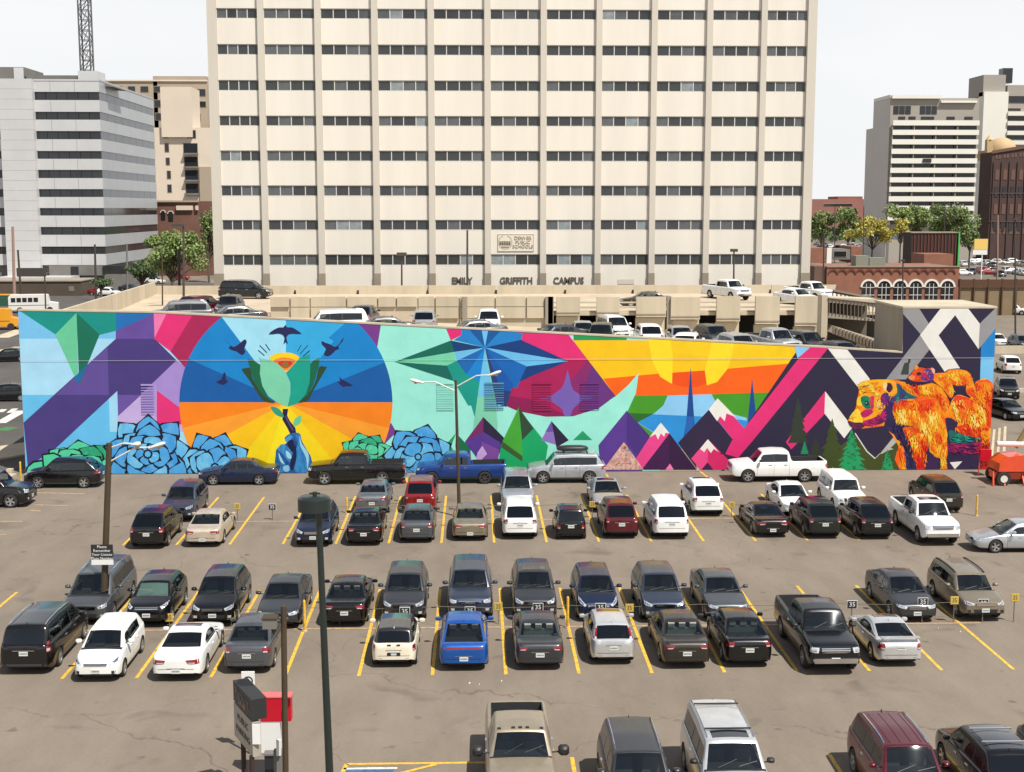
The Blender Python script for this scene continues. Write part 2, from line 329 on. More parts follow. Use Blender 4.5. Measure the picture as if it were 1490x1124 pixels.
def build_type(tn):
    T=dict(TYPES[tn]); L,Wd,H=T['L'],T['W'],T['H']; cab=T['cab']; bed=T.get('bed'); clad=T.get('clad',.27)
    uf,ur,Rw=T['wh']; xf=L/2-uf*L; xr=L/2-ur*L
    X=lambda u:L/2-u*L
    hw=Wd/2; trunk=(not bed) and cab[3]<.95
    zb0=.20 if clad<.3 else .27
    if bed: zb0=.36; clad=max(clad,.40)
    xs=set()
    for u in [i/30 for i in range(31)]: xs.add(round(u*L,3))
    for e in (0,.03,.08,.15,.24,.36,.5): xs.add(e); xs.add(round(L-e,3))
    for u in cab: xs.add(round(u*L,3))
    if bed: xs.update(round(u*L,3) for u in bed)
    Ra=Rw+.055
    for wx in (uf*L,ur*L):
        for k in range(9): xs.add(round(wx+Ra*math.cos(math.pi*k/8),3))
        xs.add(round(wx+Ra+.001,3)); xs.add(round(wx-Ra-.001,3))
    seam=set()
    for a,b in T['doors']:
        for u in (a,b): seam.add(u)
    sx=[]
    for u in seam: s0=round(u*L,3); sx+= [s0-.007,s0+.007]
    keep=sorted(x for x in xs if all(abs(x-q)>.02 for q in sx))
    st=sorted(keep+sx); o=[st[0]]
    for x in st[1:]:
        if x-o[-1]>.0009: o.append(x)
    st=o
    def topz(x):
        u=x/L; z=sm(T['top'],u,.035)
        zm=.62 if H<1.6 else .78
        e=x; r=.13 if H<1.6 else .10
        if e<r: z=zm+(z-zm)*math.sqrt(max(0,1-(1-e/r)**2))*1.0 if e>0 else zm+(z-zm)*.30
        e=L-x; r=.20 if trunk else .07
        if bed: r=.02
        if e<r: z=zm+(z-zm)*(.55+.45*math.sqrt(max(0,1-(1-e/r)**2))) if e>0 else zm+(z-zm)*.55
        return z
    def botz(x):
        z=zb0
        for e in (x,L-x):
            if e<.4: z=max(z,zb0+.15*(1-e/.4)**1.5)
        for wx in (uf*L,ur*L):
            d=abs(x-wx)
            if d<=Ra: z=max(z,Rw+math.sqrt(Ra*Ra-d*d))
        return z
    def wid(x):
        w=hw*.985
        for e,r,a,p in ((x,.62,.70 if H<1.6 else .80,2.2),(L-x,.58 if not bed else .4,.72 if not bed else .93,2.3)):
            if e<r: w*=a+(1-a)*(1-(1-e/r)**p)**(1/p)
        # slight barrel
        w*=1-.02*abs(x/L-.5)*2
        return w
    rows_t=[0,.14,.30,.46,.62,.74,.84,.92,1.0]
    def sidey(w,z,zt):
        t=(z-zb0)/max(.01,zt-zb0); t=min(1,max(0,t))
        return w*itp([(0,.955),(.15,.985),(.35,1.0),(.60,1.0),(.66,.988),(.85,.965),(.93,.945),(1,.905)],t)
    top_fr=[.80,.62,.40,.2,0.0]
    def section(x):
        zb,zt,w=botz(x),topz(x),wid(x)
        yi=max(.1,w-.30)
        pts=[(yi,zb+ (0 if zb>zb0+.12 else .02))]
        zs=[]
        zc=max(zb+.015,clad)
        zs=[zb,zc]
        zsh=zt-.028
        for t in rows_t[1:]:
            zs.append(zc+(zsh-zc)*t if zsh>zc else zc)
        for z in zs: pts.append((sidey(w,z,zt),z))
        ys=sidey(w,zs[-1],zt)
        pts.append((ys-.035,zt-.004))
        cr=.035 if x/L<cab[0]+.02 else .015
        for f in top_fr: pts.append((w*f if f<.8 else min(w*.82,ys-.06),zt+cr*(1-(f)**2)))
        return pts
    secs=[section(x) for x in st]; n=len(secs[0]); NR=len(rows_t)+1  # index of shoulder
    shoulder=1+NR-1
    parts={}
    def part(k): 
        if k not in parts: parts[k]=MB()
        return parts[k]
    bvv=[];bvf=[]
    hole_a=cab[0]+.12/L*.8; hole_b=cab[3]-.01
    inrange=lambda u,a,b:a<=u<=b
    for side in (1,-1):
        V=[[Vector((L/2-st[i],side*y,z)) for (y,z) in secs[i]] for i in range(len(st))]
        for i in range(len(st)-1):
            um=(st[i]+st[i+1])/2/L; xm=(st[i]+st[i+1])/2; narrow=st[i+1]-st[i]<.02
            for j in range(n-1):
                q=[V[i][j],V[i+1][j],V[i+1][j+1],V[i][j+1]]
                if side==1: q=q[::-1]
                key='body'; m=PAINT
                if j==0: m=TRIM
                elif j==1: m=TRIM if (H<1.6 and clad<.3) else CLAD; 
                if j==1 and bed: m=TRIM
                if 2<=j<=shoulder:
                    di=None
                    for dn,(a,b) in enumerate(T['doors']):
                        if a*L+.007<xm<b*L-.007: di=dn
                    if narrow and any(abs(xm-a*L)<.01 for a in seam): m=TRIM
                    elif di is not None and j>=3 and j<=shoulder: key='door%d%s'%(di,'L' if side==1 else 'R')
                    # lower seam row
                if j>shoulder:
                    if j>=n-4-1 and hole_a<um<hole_b: continue
                    if j>=n-4-1 and bed and bed[0]<um<bed[1]: continue
                    if cab[0]-.012<um<=hole_a: m=TRIM
                if um<.012 and 3<=j<=5: m=PAINT
                part(key).add(q,[(0,1,2,3)],m)
                b=len(bvv); bvv+=q; bvf.append((b,b+1,b+2,b+3))
        for idx,flip in ((0,side==1),(len(st)-1,side==-1)):
            ring=V[idx][1:]; c=[Vector((p.x,0,p.z)) for p in ring]
            for a in range(len(ring)-1):
                q=[ring[a],ring[a+1],c[a+1],c[a]]
                if flip: q=q[::-1]
                z=(q[0].z+q[1].z)/2
                part('body').add(q,[(0,1,2,3)],PAINT if z>clad else TRIM)
                b=len(bvv); bvv+=q; bvf.append((b,b+1,b+2,b+3))
    # ---- greenhouse
    ga,gb,gc,gd=cab
    zta,ztd=topz(ga*L),topz(gd*L)
    rp=[(ga,zta),(gb,H-.055),((gb*.6+gc*.4),H-.005),((gb+gc)/2,H),(gc-.03,H-.03),(gc,H-.055 if gd-gc<.1 else H-.07),(gd,ztd)]
    gx=set([ga,gb,gc,gd]); N=26
    for i in range(N+1): gx.add(ga+(gd-ga)*i/N)
    for d in (.012,.03): gx.update((gb+d,gb-d,gc-d,gc+d))
    pil=[]
    for a,b in T['win']: pil+=[a,b]
    gx=sorted([g for g in gx if all(abs(g-p)>.004 for p in pil)]+pil)
    gx=[g for i,g in enumerate(gx) if i==0 or g-gx[i-1]>.0015]
    hmax=H-(zta+ztd)/2
    wscrA,wscrB=ga+.006,gb-.008
    def gsec(u):
        x=u*L; zt=topz(x)-.006
        z=itp(rp,u) if (u<gb-.02 or u>gc+.02 or abs(u-gb)<.02 and False) else sm(rp,u,.008)
        if u<=ga or u>=gd: z=zt
        h=max(0,z-zt); w=min(wid(x)*.905,hw*.90); wt=w*(1-(.21 if H<1.6 else .19)*(h/hmax)); e=min(.07,h*.35); he=h-e
        pts=[]
        for t in (0,.09,.30,.56,.80,.88): 
            pts.append((w+(wt-w)*t*(he/max(.01,h)),zt+t*he))
        pts.append((wt*1.0,zt+he)); pts.append((wt*.985,zt+he+e*.5)); pts.append((wt*.945,zt+he+e*.88))
        cr=.04*min(1,h/hmax)
        for f in (.88,.60,.3,0): pts.append((wt*f,z+cr*(1-f*f)))
        out=[]
        front=max(0,1-abs(u-ga)/max(.01,(gb-ga))*.9) if u<gb+.05 else 0
        rear=max(0,1-abs(gd-u)/max(.01,(gd-gc))*.9) if u>gc-.02 else 0
        for (y,zz) in pts:
            k=(y/max(.01,w))**2
            out.append((L/2-x-.10*front*k+.05*rear*k,y,zz))
        return out
    gs=[gsec(u) for u in gx]; gn=len(gs[0])
    glass_keys=set()
    for side in (1,-1):
        V=[[Vector((x,side*y,z)) for (x,y,z) in s_] for s_ in gs]
        for i in range(len(gx)-1):
            um=(gx[i]+gx[i+1])/2
            for j in range(gn-1):
                q=[V[i][j],V[i+1][j],V[i+1][j+1],V[i][j+1]]
                if side==1: q=q[::-1]
                key='roof'; m=PAINT2
                if 1<=j<=3:
                    for wn,(a,b) in enumerate(T['win']):
                        if a<um<b: key='side%d%s'%(wn,'L' if side==1 else 'R'); m=GLASSD if (wn>=1 and (H>1.6)) else GLASS
                    if key=='roof' and T['win'][0][1]<um<T['win'][-1][0]: m=TRIM
                if j==0 or j==4:
                    if T['win'][0][0]<um<T['win'][-1][1]: m=TRIM if j==0 else PAINT2
                if j>=gn-4:
                    if wscrA<um<wscrB: key='windshield'; m=GLASS
                    elif gc+.010<um<gd-(.012 if trunk else .010): key='rear_window'; m=GLASSD if H>1.6 else GLASS
                part(key).add(q,[(0,1,2,3)],m)
                b=len(bvv); bvv+=q; bvf.append((b,b+1,b+2,b+3))
    bvh=BVHTree.FromPolygons([tuple(v) for v in bvv],bvf)
    # ---- cabin liner, bed liner
    li=MB()
    def openbox(x0,x1,wy,z0,z1,m):
        li.box(x0,x1,-wy,wy,z0-.02,z0,m)
        li.box(x0,x1,wy,wy+.02,z0,z1,m); li.box(x0,x1,-wy-.02,-wy,z0,z1,m)
        li.box(x0-.02,x0,-wy,wy,z0,z1,m); li.box(x1,x1+.02,-wy,wy,z0,z1,m)
    zbelt=(topz(gb*L)+topz(gc*L))/2
    openbox(X(gd-.01),X(ga+.02),hw*.80,.40,zbelt-.06,LINER)
    li.box(X(.93),X(.06),-hw*.62,hw*.62,zb0-.02,zb0+.10,TRIM)  # dark underbody box, added so the shadow beneath the car stays dark
    # dashboard
    li.box(X(ga+.03)-.55,X(ga+.03),-hw*.80,hw*.80,zbelt-.25,zbelt-.06,LINER)
    if trunk or T is None: pass
    parts['interior']=li
    if bed:
        b=MB(); x0,x1=X(bed[1]),X(bed[0]); wy=hw*.76; z0=.78; z1=topz(.8*L)-.005
        b.box(x0,x1,-wy,wy,z0-.02,z0,BEDL)
        for s in (1,-1): b.box(x0,x1,s*wy,s*(wy+.03),z0,z1,BEDL)
        b.box(x0-.03,x0,-wy,wy,z0,z1,BEDL); b.box(x1,x1+.03,-wy,wy,z0,z1,BEDL)
        for k in range(9): b.box(x0,x1,-wy+.1+k*(2*wy-.2)/8-.02,-wy+.1+k*(2*wy-.2)/8+.02,z0,z0+.015,BEDL)
        parts['bed']=b
    seats=[]
    def seat(x,y,w,base):
        s=MB(); zc=base
        s.box(x-.05,x+.48,y-w/2,y+w/2,zc-.16,zc,SEATD)
        zt=min(H-.28,zc+.62)
        vs=[(x-.02,y-w/2,zc-.05),(x+.12,y-w/2,zc-.05),(x+.12,y+w/2,zc-.05),(x-.02,y+w/2,zc-.05),(x-.20,y-w/2*.85,zt),(x-.09,y-w/2*.85,zt),(x-.09,y+w/2*.85,zt),(x-.20,y+w/2*.85,zt)]
        s.add(vs,[(0,3,2,1),(4,5,6,7),(0,1,5,4),(1,2,6,5),(2,3,7,6),(3,0,4,7)],SEATD)
        for hy in ((y,) if w<.8 else (y-w*.33,y,y+w*.33)):
            s.box(x-.23,x-.14,hy-.12,hy+.12,zt+.03,zt+.20,SEATD)
        seats.append(s)
    zs=.62 if H<1.6 else .82
    seat(X(gb+.06),.38,.52,zs); seat(X(gb+.06),-.38,.52,zs)
    if gc-gb>.24: seat(X(min(gc-.02,gb+.28)),0,1.22,zs)
    parts_seats=seats
    shelf=None
    if trunk:
        shelf=MB(); shelf.box(X(gd-.015),X(gc-.03),-hw*.78,hw*.78,topz(gc*L)-.12,topz(gc*L)-.10,LINER)
    # ---- decals
    def front_quad(q,s): return [(L/2,s*y*hw,z) for y,z in q]
    def rear_quad(q,s): return [(-L/2,s*y*hw,z) for y,z in q]
    extra=[]   # (name, MB, smooth)
    def dec(name,quad,dr,off,m,nu=5,nv=3,flip=False):
        P,f=decal(name,bvh,quad,dr,off,m,nu,nv); b=MB()
        if flip: f=[t[::-1] for t in f]
        b.add(P,f,m); return b
    for s in (1,-1):
        q=T['hl']; b=dec('headlight',front_quad(q,s),(-1,-.25*s*0,0),.012,HEADL,6,3,s==1)
        qi=[(a*.55+ (sum(p[0] for p in q)/4)*.45, c*.55+(sum(p[1] for p in q)/4)*.45) for a,c in q]
        b2=dec('x',front_quad(qi,s),(-1,0,0),.018,CHROME,3,2,s==1)
        extra.append(('headlight',b,40,[('reflector',b2)]))
        q=T['tl']
        b=dec('tail_light',rear_quad(q,s),(1,0,0),.012,REDL,6,4,s==-1)
        def bl(u,v):
            t=[q[0][k]+(q[1][k]-q[0][k])*u for k in (0,1)]; w_=[q[3][k]+(q[2][k]-q[3][k])*u for k in (0,1)]
            return (t[0]+(w_[0]-t[0])*v,t[1]+(w_[1]-t[1])*v)
        subs=[]
        if tn!='fastback':
            b2=dec('x',rear_quad([bl(.05,.62),bl(.55,.62),bl(.55,.88),bl(.05,.88)],s),(1,0,0),.018,HEADL,3,2,s==-1); subs=[('reversing_lamp',b2)]
        extra.append(('tail_light',b,40,subs))
    zg=T['hl'][0][1]; zg0=T['hl'][3][1]; yg=T['hl'][0][0]-.05
    g=dec('grille',[(L/2,-yg*hw,zg+.0),(L/2,yg*hw,zg+.0),(L/2,yg*hw*.9,zg0-.02),(L/2,-yg*hw*.9,zg0-.02)],(-1,0,0),.010,TRIM,6,3,True)
    if T.get('slots'):
        for k in range(T['slots']):
            yy=(k-(T['slots']-1)/2)*.12*hw
            s=dec('x',[(L/2,yy-.02,zg),(L/2,yy+.02,zg),(L/2,yy+.02,zg0),(L/2,yy-.02,zg0)],(-1,0,0),.02,PAINT,1,2,True)
            g.add([ (v[0],v[1]+.05,v[2]) for v in s.v],s.f,PAINT)
    else:
        nb=2 if H<1.6 else 3
        for k in range(nb):
            t=(k+.5)/nb; z=zg+(zg0-.02-zg)*t
            s=dec('x',[(L/2,-yg*hw*.94,z+.016),(L/2,yg*hw*.94,z+.016),(L/2,yg*hw*.94,z-.016),(L/2,-yg*hw*.94,z-.016)],(-1,0,0),.018,CHROME,6,1,True)
            g.add(s.v,s.f,CHROME)
    extra.append(('grille',g,None))
    zi=(clad+zg0)/2-.05
    g=dec('bumper_intake',[(L/2,-.55*hw,zi+.07),(L/2,.55*hw,zi+.07),(L/2,.50*hw,zi-.07),(L/2,-.50*hw,zi-.07)],(-1,0,0),.008,TRIM,6,1,True)
    for s in (1,-1):
        f=dec('x',[(L/2,s*.66*hw,zi+.05),(L/2,s*.82*hw,zi+.05),(L/2,s*.80*hw,zi-.05),(L/2,s*.66*hw,zi-.05)],(-1,0,0),.010,HEADL,2,1,s==1); g.add(f.v,f.f,HEADL if H>1.6 else TRIM)
    extra.append(('bumper_intake',g,None))
    # plates
    def plate(zc,xs_,flip):
        b=MB(); x=xs_*(L/2)
        h,nr,_,_=bvh.ray_cast(Vector((x+xs_*2,0,zc)),Vector((-xs_,0,0))); 
        x0=h.x if h is not None else x
        b.box(x0-.012,x0+.012,-.155,.155,zc-.078,zc+.078,PLATE)
        xx=x0+xs_*.0125
        for k in range(6):
            y=-.11+k*.044; b.box(xx-.002,xx+.003,y-.013,y+.013,zc-.028,zc+.028,PLATEINK)
        return b
    extra.append(('license_plate',plate(T['plate_r'],-1,0),None))
    extra.append(('license_plate',plate(zi+.03,1,0),None))
    # rear bumper seam, diffuser and plate garnish
    zrb=clad+.22 if H<1.6 else .62
    if bed: zrb=.66
    def band(nm,y,z1,z0,off,m,nu=8):
        s_=dec('x',[(-L/2,-y*hw,z1),(-L/2,y*hw,z1),(-L/2,y*.97*hw,z0),(-L/2,-y*.97*hw,z0)],(1,0,0),off,m,nu,1)
        if s_.f: extra.append((nm,s_,None))
    band('bumper_seam',.93,zrb+.012,zrb,.006,TRIM)
    if H>1.6 and not bed:
        band('rear_diffuser',.80,.44,.36,.008,CLAD); band('tailgate_garnish',.40,T['plate_r']+.12,T['plate_r']+.095,.012,CHROME)
    elif not bed:
        band('rear_diffuser',.66,.40,.33,.008,TRIM); band('boot_garnish',.35,T['plate_r']+.115,T['plate_r']+.095,.012,CHROME)
    if bed:
        b=MB(); b.box(-L/2-.13,-L/2+.02,-hw*.93,hw*.93,.46,.62,CHROME); extra.append(('rear_bumper',b,None))
        b=MB(); b.box(L/2-.06,L/2+.05,-hw*.78,hw*.78,.50,.68,CHROME if not clad==.45 else PAINT); extra.append(('front_bumper',b,None))
    # door handles
    handles=[]
    for dn,(a,b_) in enumerate(T['doors']):
        for s in (1,-1):
            x=X(b_)+.22; z=zbelt-.17
            h,nr,_,_=bvh.ray_cast(Vector((x,s*3,z)),Vector((0,-s,0)))
            if h is None: continue
            b=MB(); b.box(x-.10,x+.10,h.y-.005*s,h.y+.028*s,z-.014,z+.016,CHROME if H>1.6 else PAINT); handles.append((dn,'L' if s==1 else 'R',b))
    # mirrors
    for s in (1,-1):
        b=MB(); x=X(T['win'][0][0])+.02; z=zbelt+.09; y=wid((T['win'][0][0])*L)*.93
        k=1.45 if T.get('tow') else 1.0; yy=y+(.30 if T.get('tow') else .17)
        # rounded pod
        vs=[];fs=[];nn=8
        for jx,(dx,r) in enumerate(((-.07,.55),(-.055,.9),(0,1.0),(.06,.86),(.10,.4))):
            for i in range(nn):
                a=2*math.pi*(i+.5)/nn; cy=math.copysign(abs(math.cos(a))**.6,math.cos(a)); cz=math.copysign(abs(math.sin(a))**.6,math.sin(a))
                vs.append((x+dx*k,s*yy+cy*.115*r*k,z+.01+cz*.078*r*k*(1.4 if T.get('tow') else 1)))
        for jx in range(4):
            for i in range(nn): fs.append((jx*nn+i,jx*nn+(i+1)%nn,(jx+1)*nn+(i+1)%nn,(jx+1)*nn+i))
        fs.append(tuple(range(nn))); fs.append(tuple(4*nn+i for i in reversed(range(nn))))
        b.add(vs,fs,TRIM if T.get('tow') or H>1.85 else PAINT)
        b.tube((x,s*(y-.03),z-.05),(x,s*yy,z-.02),.022,TRIM,n=6)
        extra.append(('mirror',b,40))
    # wipers
    for yy in (-.45,.12):
        b=MB()
        a=bvh.ray_cast(Vector((X(ga+.012),yy,3)),Vector((0,0,-1)))[0]; c=bvh.ray_cast(Vector((X(ga+.035),yy+.52,3)),Vector((0,0,-1)))[0]
        if a and c: b.tube(a+Vector((0,0,.03)),c+Vector((0,0,.03)),.009,TRIM,n=4)
        extra.append(('wiper',b,None))
    if T.get('rails'):
        for s in (1,-1):
            b=MB(); pts=[]
            for k in range(9):
                u=gb+.03+(gc-.05-gb)*k/8
                h=bvh.ray_cast(Vector((X(u),s*hw*.66,3)),Vector((0,0,-1)))[0]
                if h: pts.append(h+Vector((0,0,.015 if k in (0,8) else .05)))
            m=CHROME if T['rails']==1 else TRIM
            b.path(pts,.020 if T['rails']==1 else .03,m)
            extra.append(('roof_rail',b,None))
    # antenna nub
    h=bvh.ray_cast(Vector((X(gc-.03),0,3)),Vector((0,0,-1)))[0]
    if h and not bed:
        b=MB(); b.add([(h.x-.09,-.02,h.z-.01),(h.x-.09,.02,h.z-.01),(h.x+.09,0,h.z-.01),(h.x-.06,0,h.z+.07)],[(0,1,3),(1,2,3),(2,0,3)],PAINT); extra.append(('antenna',b,None))
    if T.get('marker'):
        for yy in (-.6,-.2,0,.2,.6):
            h=bvh.ray_cast(Vector((X(gb+.015),yy,3)),Vector((0,0,-1)))[0]
            if h: b=MB(); b.box(h.x-.05,h.x+.04,yy-.05,yy+.05,h.z-.01,h.z+.03,TRIM); extra.append(('roof_marker_light',b,None))
    if T.get('spoiler'):
        b=MB(); z=topz(.96*L)
        for s in (1,-1): b.box(X(.955),X(.93),s*hw*.72-.02,s*hw*.72+.02,z-.02,z+.14,PAINT)
        b.add([(X(.985),-hw*.82,z+.16),(X(.925),-hw*.82,z+.13),(X(.925),hw*.82,z+.13),(X(.985),hw*.82,z+.16),(X(.985),-hw*.82,z+.185),(X(.925),-hw*.82,z+.16),(X(.925),hw*.82,z+.16),(X(.985),hw*.82,z+.185)],
              [(0,1,2,3),(4,7,6,5),(0,4,5,1),(1,5,6,2),(2,6,7,3),(3,7,4,0)],PAINT)
        extra.append(('spoiler',b,None))
    rec=dict(T=T,parts={},seats=[s.mesh('seat') for s in seats],extra=[(e[0],e[1].mesh(e[0],e[2]),[(n2,b2.mesh(n2)) for n2,b2 in (e[3] if len(e)>3 else []) if b2.f]) for e in extra if e[1].f],handles=[(d,s,b.mesh('door_handle')) for d,s,b in handles],
             shelf=shelf.mesh('parcel_shelf') if shelf else None,xf=xf,xr=xr,Rw=Rw,bvh=bvh)
    names={'body':'body','roof':'roof','interior':'interior','bed':'cargo_bed','windshield':'windshield','rear_window':'rear_window'}
    for k,b in parts.items():
        nm=names.get(k) or ('door' if k.startswith('door') else 'side_window')
        # weld for smooth shading
        me=b.mesh(nm); 
        if k not in('interior','bed'):
            bm=bmesh.new(); bm.from_mesh(me); bmesh.ops.remove_doubles(bm,verts=bm.verts,dist=.0006)
            bmesh.ops.dissolve_degenerate(bm,edges=bm.edges,dist=.0003)
            bm.to_mesh(me); bm.free()
            me.polygons.foreach_set('use_smooth',[True]*len(me.polygons)); me.set_sharp_from_angle(angle=R_(38))
        rec['parts'][k]=(nm,me)
    # one light mesh for far cars
    low=MB()
    for k in ('body','roof','windshield','rear_window','interior'):
        if k in parts: low.add(parts[k].v,[],TRIM); base=len(low.v)-len(parts[k].v); low.f+=[tuple(base+i for i in f) for f in parts[k].f]; low.m+=[low.mi(parts[k].mats[q]) for q in parts[k].m]
    for k in parts:
        if k.startswith('door') or k.startswith('side') or k=='bed':
            base=len(low.v); low.v+=parts[k].v; low.f+=[tuple(base+i for i in f) for f in parts[k].f]; low.m+=[low.mi(parts[k].mats[q]) for q in parts[k].m]
    for e in extra:
        nm,b=e[0],e[1]
        if nm in('headlight','tail_light','license_plate','grille'):
            base=len(low.v); low.v+=b.v; low.f+=[tuple(base+i for i in f) for f in b.f]; low.m+=[low.mi(b.mats[q]) for q in b.m]
    for wx in (xf,xr):
        for s in (1,-1): low.tube((wx,s*(hw-.22),Rw),(wx,s*(hw-.03),Rw),Rw,RUBBER,n=16); low.tube((wx,s*(hw-.03),Rw),(wx,s*(hw-.02),Rw),Rw*.62,ALLOY,n=12)
    me=low.mesh('far_car'); bm=bmesh.new(); bm.from_mesh(me); bmesh.ops.remove_doubles(bm,verts=bm.verts,dist=.0006); bm.to_mesh(me); bm.free()
    me.polygons.foreach_set('use_smooth',[True]*len(me.polygons)); me.set_sharp_from_angle(angle=R_(38))
    rec['low']=me
    return rec
_types={}
def get_type(t):
    if t not in _types: _types[t]=build_type(t)
    return _types[t]
def mk(name,me,parent,p1=None,p2=None):
    o=bpy.data.objects.new(name,me); col.objects.link(o); o.parent=parent
    if p1:
        for i,s in enumerate(o.material_slots):
            if s.material==PAINT: s.link='OBJECT'; s.material=p1
            elif s.material==PAINT2: s.link='OBJECT'; s.material=p2 or p1
    return o
CATNAME={'pickup':'pickup truck','pickup_mid':'pickup truck','pickup_hd':'pickup truck','minivan':'minivan','suv':'suv','suv_large':'suv','jeep':'suv','crossover':'suv'}
def car(t,pnt,X_,Y_,heading,label,z=0,group=None,p2=None,rim='alloy',opts=(),low=False,pitch=0,scale=1,name=None):
    "heading in degrees: 0 = nose toward the camera (-Y), 180 = nose away, 90 = nose to +X, -90 = nose to -X"
    rec=get_type(t); T=rec['T']
    cat=CATNAME.get(t,'car'); nm=name or ('parked_'+{'pickup truck':'pickup_truck','minivan':'minivan','suv':'suv','car':'car'}[cat])
    # local +x is the nose
    rz=R_(-90+heading)
    if low:
        o=mk(nm,rec['low'],None,pnt,p2); o.location=(X_,Y_,z); o.rotation_euler=(0,pitch,rz); tag(o,label,cat,group); return o
    root=empty(nm,(X_,Y_,z),rz); root.rotation_euler=(0,pitch,rz); tag(root,label,cat,group)
    doors={}
    for k,(n_,me) in rec['parts'].items():
        o=mk(n_,me,root,pnt,p2)
        if k.startswith('door'): doors[k[4:]]=o
    for dn,s,me in rec['handles']: mk('door_handle',me,doors.get('%d%s'%(dn,s),root),pnt,p2)
    for me in rec['seats']:
        o=mk('seat',me,root)
        if 'light_seats' in opts: o.material_slots[0].link='OBJECT'; o.material_slots[0].material=SEATL
    if rec['shelf']:
        o=mk('parcel_shelf',rec['shelf'],root)
        if 'light_shelf' in opts: o.material_slots[0].link='OBJECT'; o.material_slots[0].material=SHELFL
    for n_,me,subs in rec['extra']:
        if n_=='roof_rail' and 'norails' in opts: continue
        e_=mk(n_,me,root,pnt,p2)
        for n2,m2 in subs: mk(n2,m2,e_)
    tm,rm=wheel_meshes(rim)
    hw=T['W']/2; Rw=rec['Rw']
    for wx in (rec['xf'],rec['xr']):
        for s in (1,-1):
            w=bpy.data.objects.new('wheel',tm); col.objects.link(w); w.parent=root
            w.location=(wx,s*(hw-.02-.34*Rw),Rw); w.scale=(Rw,Rw,Rw); w.rotation_euler=(0,random.uniform(0,1.2),0 if s==1 else math.pi)
            r=bpy.data.objects.new('rim',rm); col.objects.link(r); r.parent=w
    bvh=rec['bvh']; L_=T['L']
    def roofdecal(n_,u0,u1,wf,m,dz=.008):
        b=MB(); P,f=decal(n_,bvh,[(L_/2-u0*L_,-wf*hw,2),(L_/2-u0*L_,wf*hw,2),(L_/2-u1*L_,wf*hw,2),(L_/2-u1*L_,-wf*hw,2)],(0,0,-1),dz,m,6,4); b.add(P,f,m); return b.obj(n_,root,60)
    c=T['cab']
    if 'sunroof' in opts: roofdecal('sunroof',c[1]+.03,c[1]+.12,.52,GLASSP)
    if 'glassroof' in opts: roofdecal('sunroof',c[1]+.03,c[2]-.04,.55,GLASSP)
    if 'crossbars' in opts:
        for u in (c[1]+.12,c[2]-.12):
            h=bvh.ray_cast(Vector((L_/2-u*L_,0,3)),Vector((0,0,-1)))[0]; b=MB(); b.box(h.x-.03,h.x+.03,-hw*.66,hw*.66,h.z+.03,h.z+.06,CHROME if 'silverbars' in opts else TRIM); b.obj('roof_crossbar',root)
    if 'roof_ribs' in opts:
        for yy in (-.45,-.15,.15,.45):
            b=MB(); P,f=decal('r',bvh,[(L_/2-(c[1]+.05)*L_,yy-.02,2),(L_/2-(c[1]+.05)*L_,yy+.02,2),(L_/2-(c[2]-.05)*L_,yy+.02,2),(L_/2-(c[2]-.05)*L_,yy-.02,2)],(0,0,-1),.012,TRIM,1,8); b.add(P,f,pnt); b.obj('roof_rib',root,60)
    if 'sunshade' in opts:
        me=rec['parts']['windshield'][1]; b=MB(); b.add([(v.co.x-.045,v.co.y*.95,v.co.z-.045) for v in me.vertices],[tuple(p.vertices) for p in me.polygons],SHADE); b.obj('sunshade',root,60)
    if 'emblem' in opts: pass
    if 'stripes' in opts:
        for yy in (-.17,.17):
            for (z0,z1) in ((.86,.92),(.50,.62)):
                P,f=decal('s',bvh,[(-L_/2,yy-.07,z1),(-L_/2,yy+.07,z1),(-L_/2,yy+.07,z0),(-L_/2,yy-.07,z0)],(1,0,0),.014,TRIM,2,2); b=MB(); b.add(P,f,TRIM); b.obj('stripe',root)
    return root
GLASSP=mat('panoramic_roof_glass',(.006,.007,.008),rough=.05,coat=1)
# ================================================================ mural wall
WY=82.7
CR={'A':(0,430,3.725),'B':(360,430,3.725),'C':(740,430,3.725),'D':(1090,430,3.725),'E':(1220,520,6.2083),'F':(30,590,6.2083),
    'g':(200,590,6.2083),'H':(320,470,5.11),'I':(480,600,6.7727),'J':(580,520,4.9667),'P':(0,0,1.0),'S':(570,470,9.3125),'K':(340,460,9.3125),'M':(1230,560,8.65),'N':(1320,520,6.615)}
def wp(cr,pts):
    ox,oy,k=CR[cr]; out=[]
    for x,y in pts:
        w=W(ox+x/k,oy+y/k,WY); out.append((w.x,w.z))
    return out
WALLC=mat('wall_concrete',hexc('#b9ac98'),rough=.9,noise=.12,nscale=.6,streak=True)
CONC=mat('concrete_beige',hexc('#c9bca4',.80),rough=.9,noise=.16,nscale=.5,streak=True)
CONCG=mat('concrete_grey',hexc('#a59b8b',.7),rough=.9,noise=.16,nscale=.5,streak=True)
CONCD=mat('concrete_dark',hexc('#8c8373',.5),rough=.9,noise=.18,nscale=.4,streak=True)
MK=.76
def satc(h,k=MK,s=1.04):
    c=hexc(h); g=.3*c[0]+.59*c[1]+.11*c[2]
    return tuple(min(.9,max(.004,(g+(v-g)*s)*k)) for v in c)
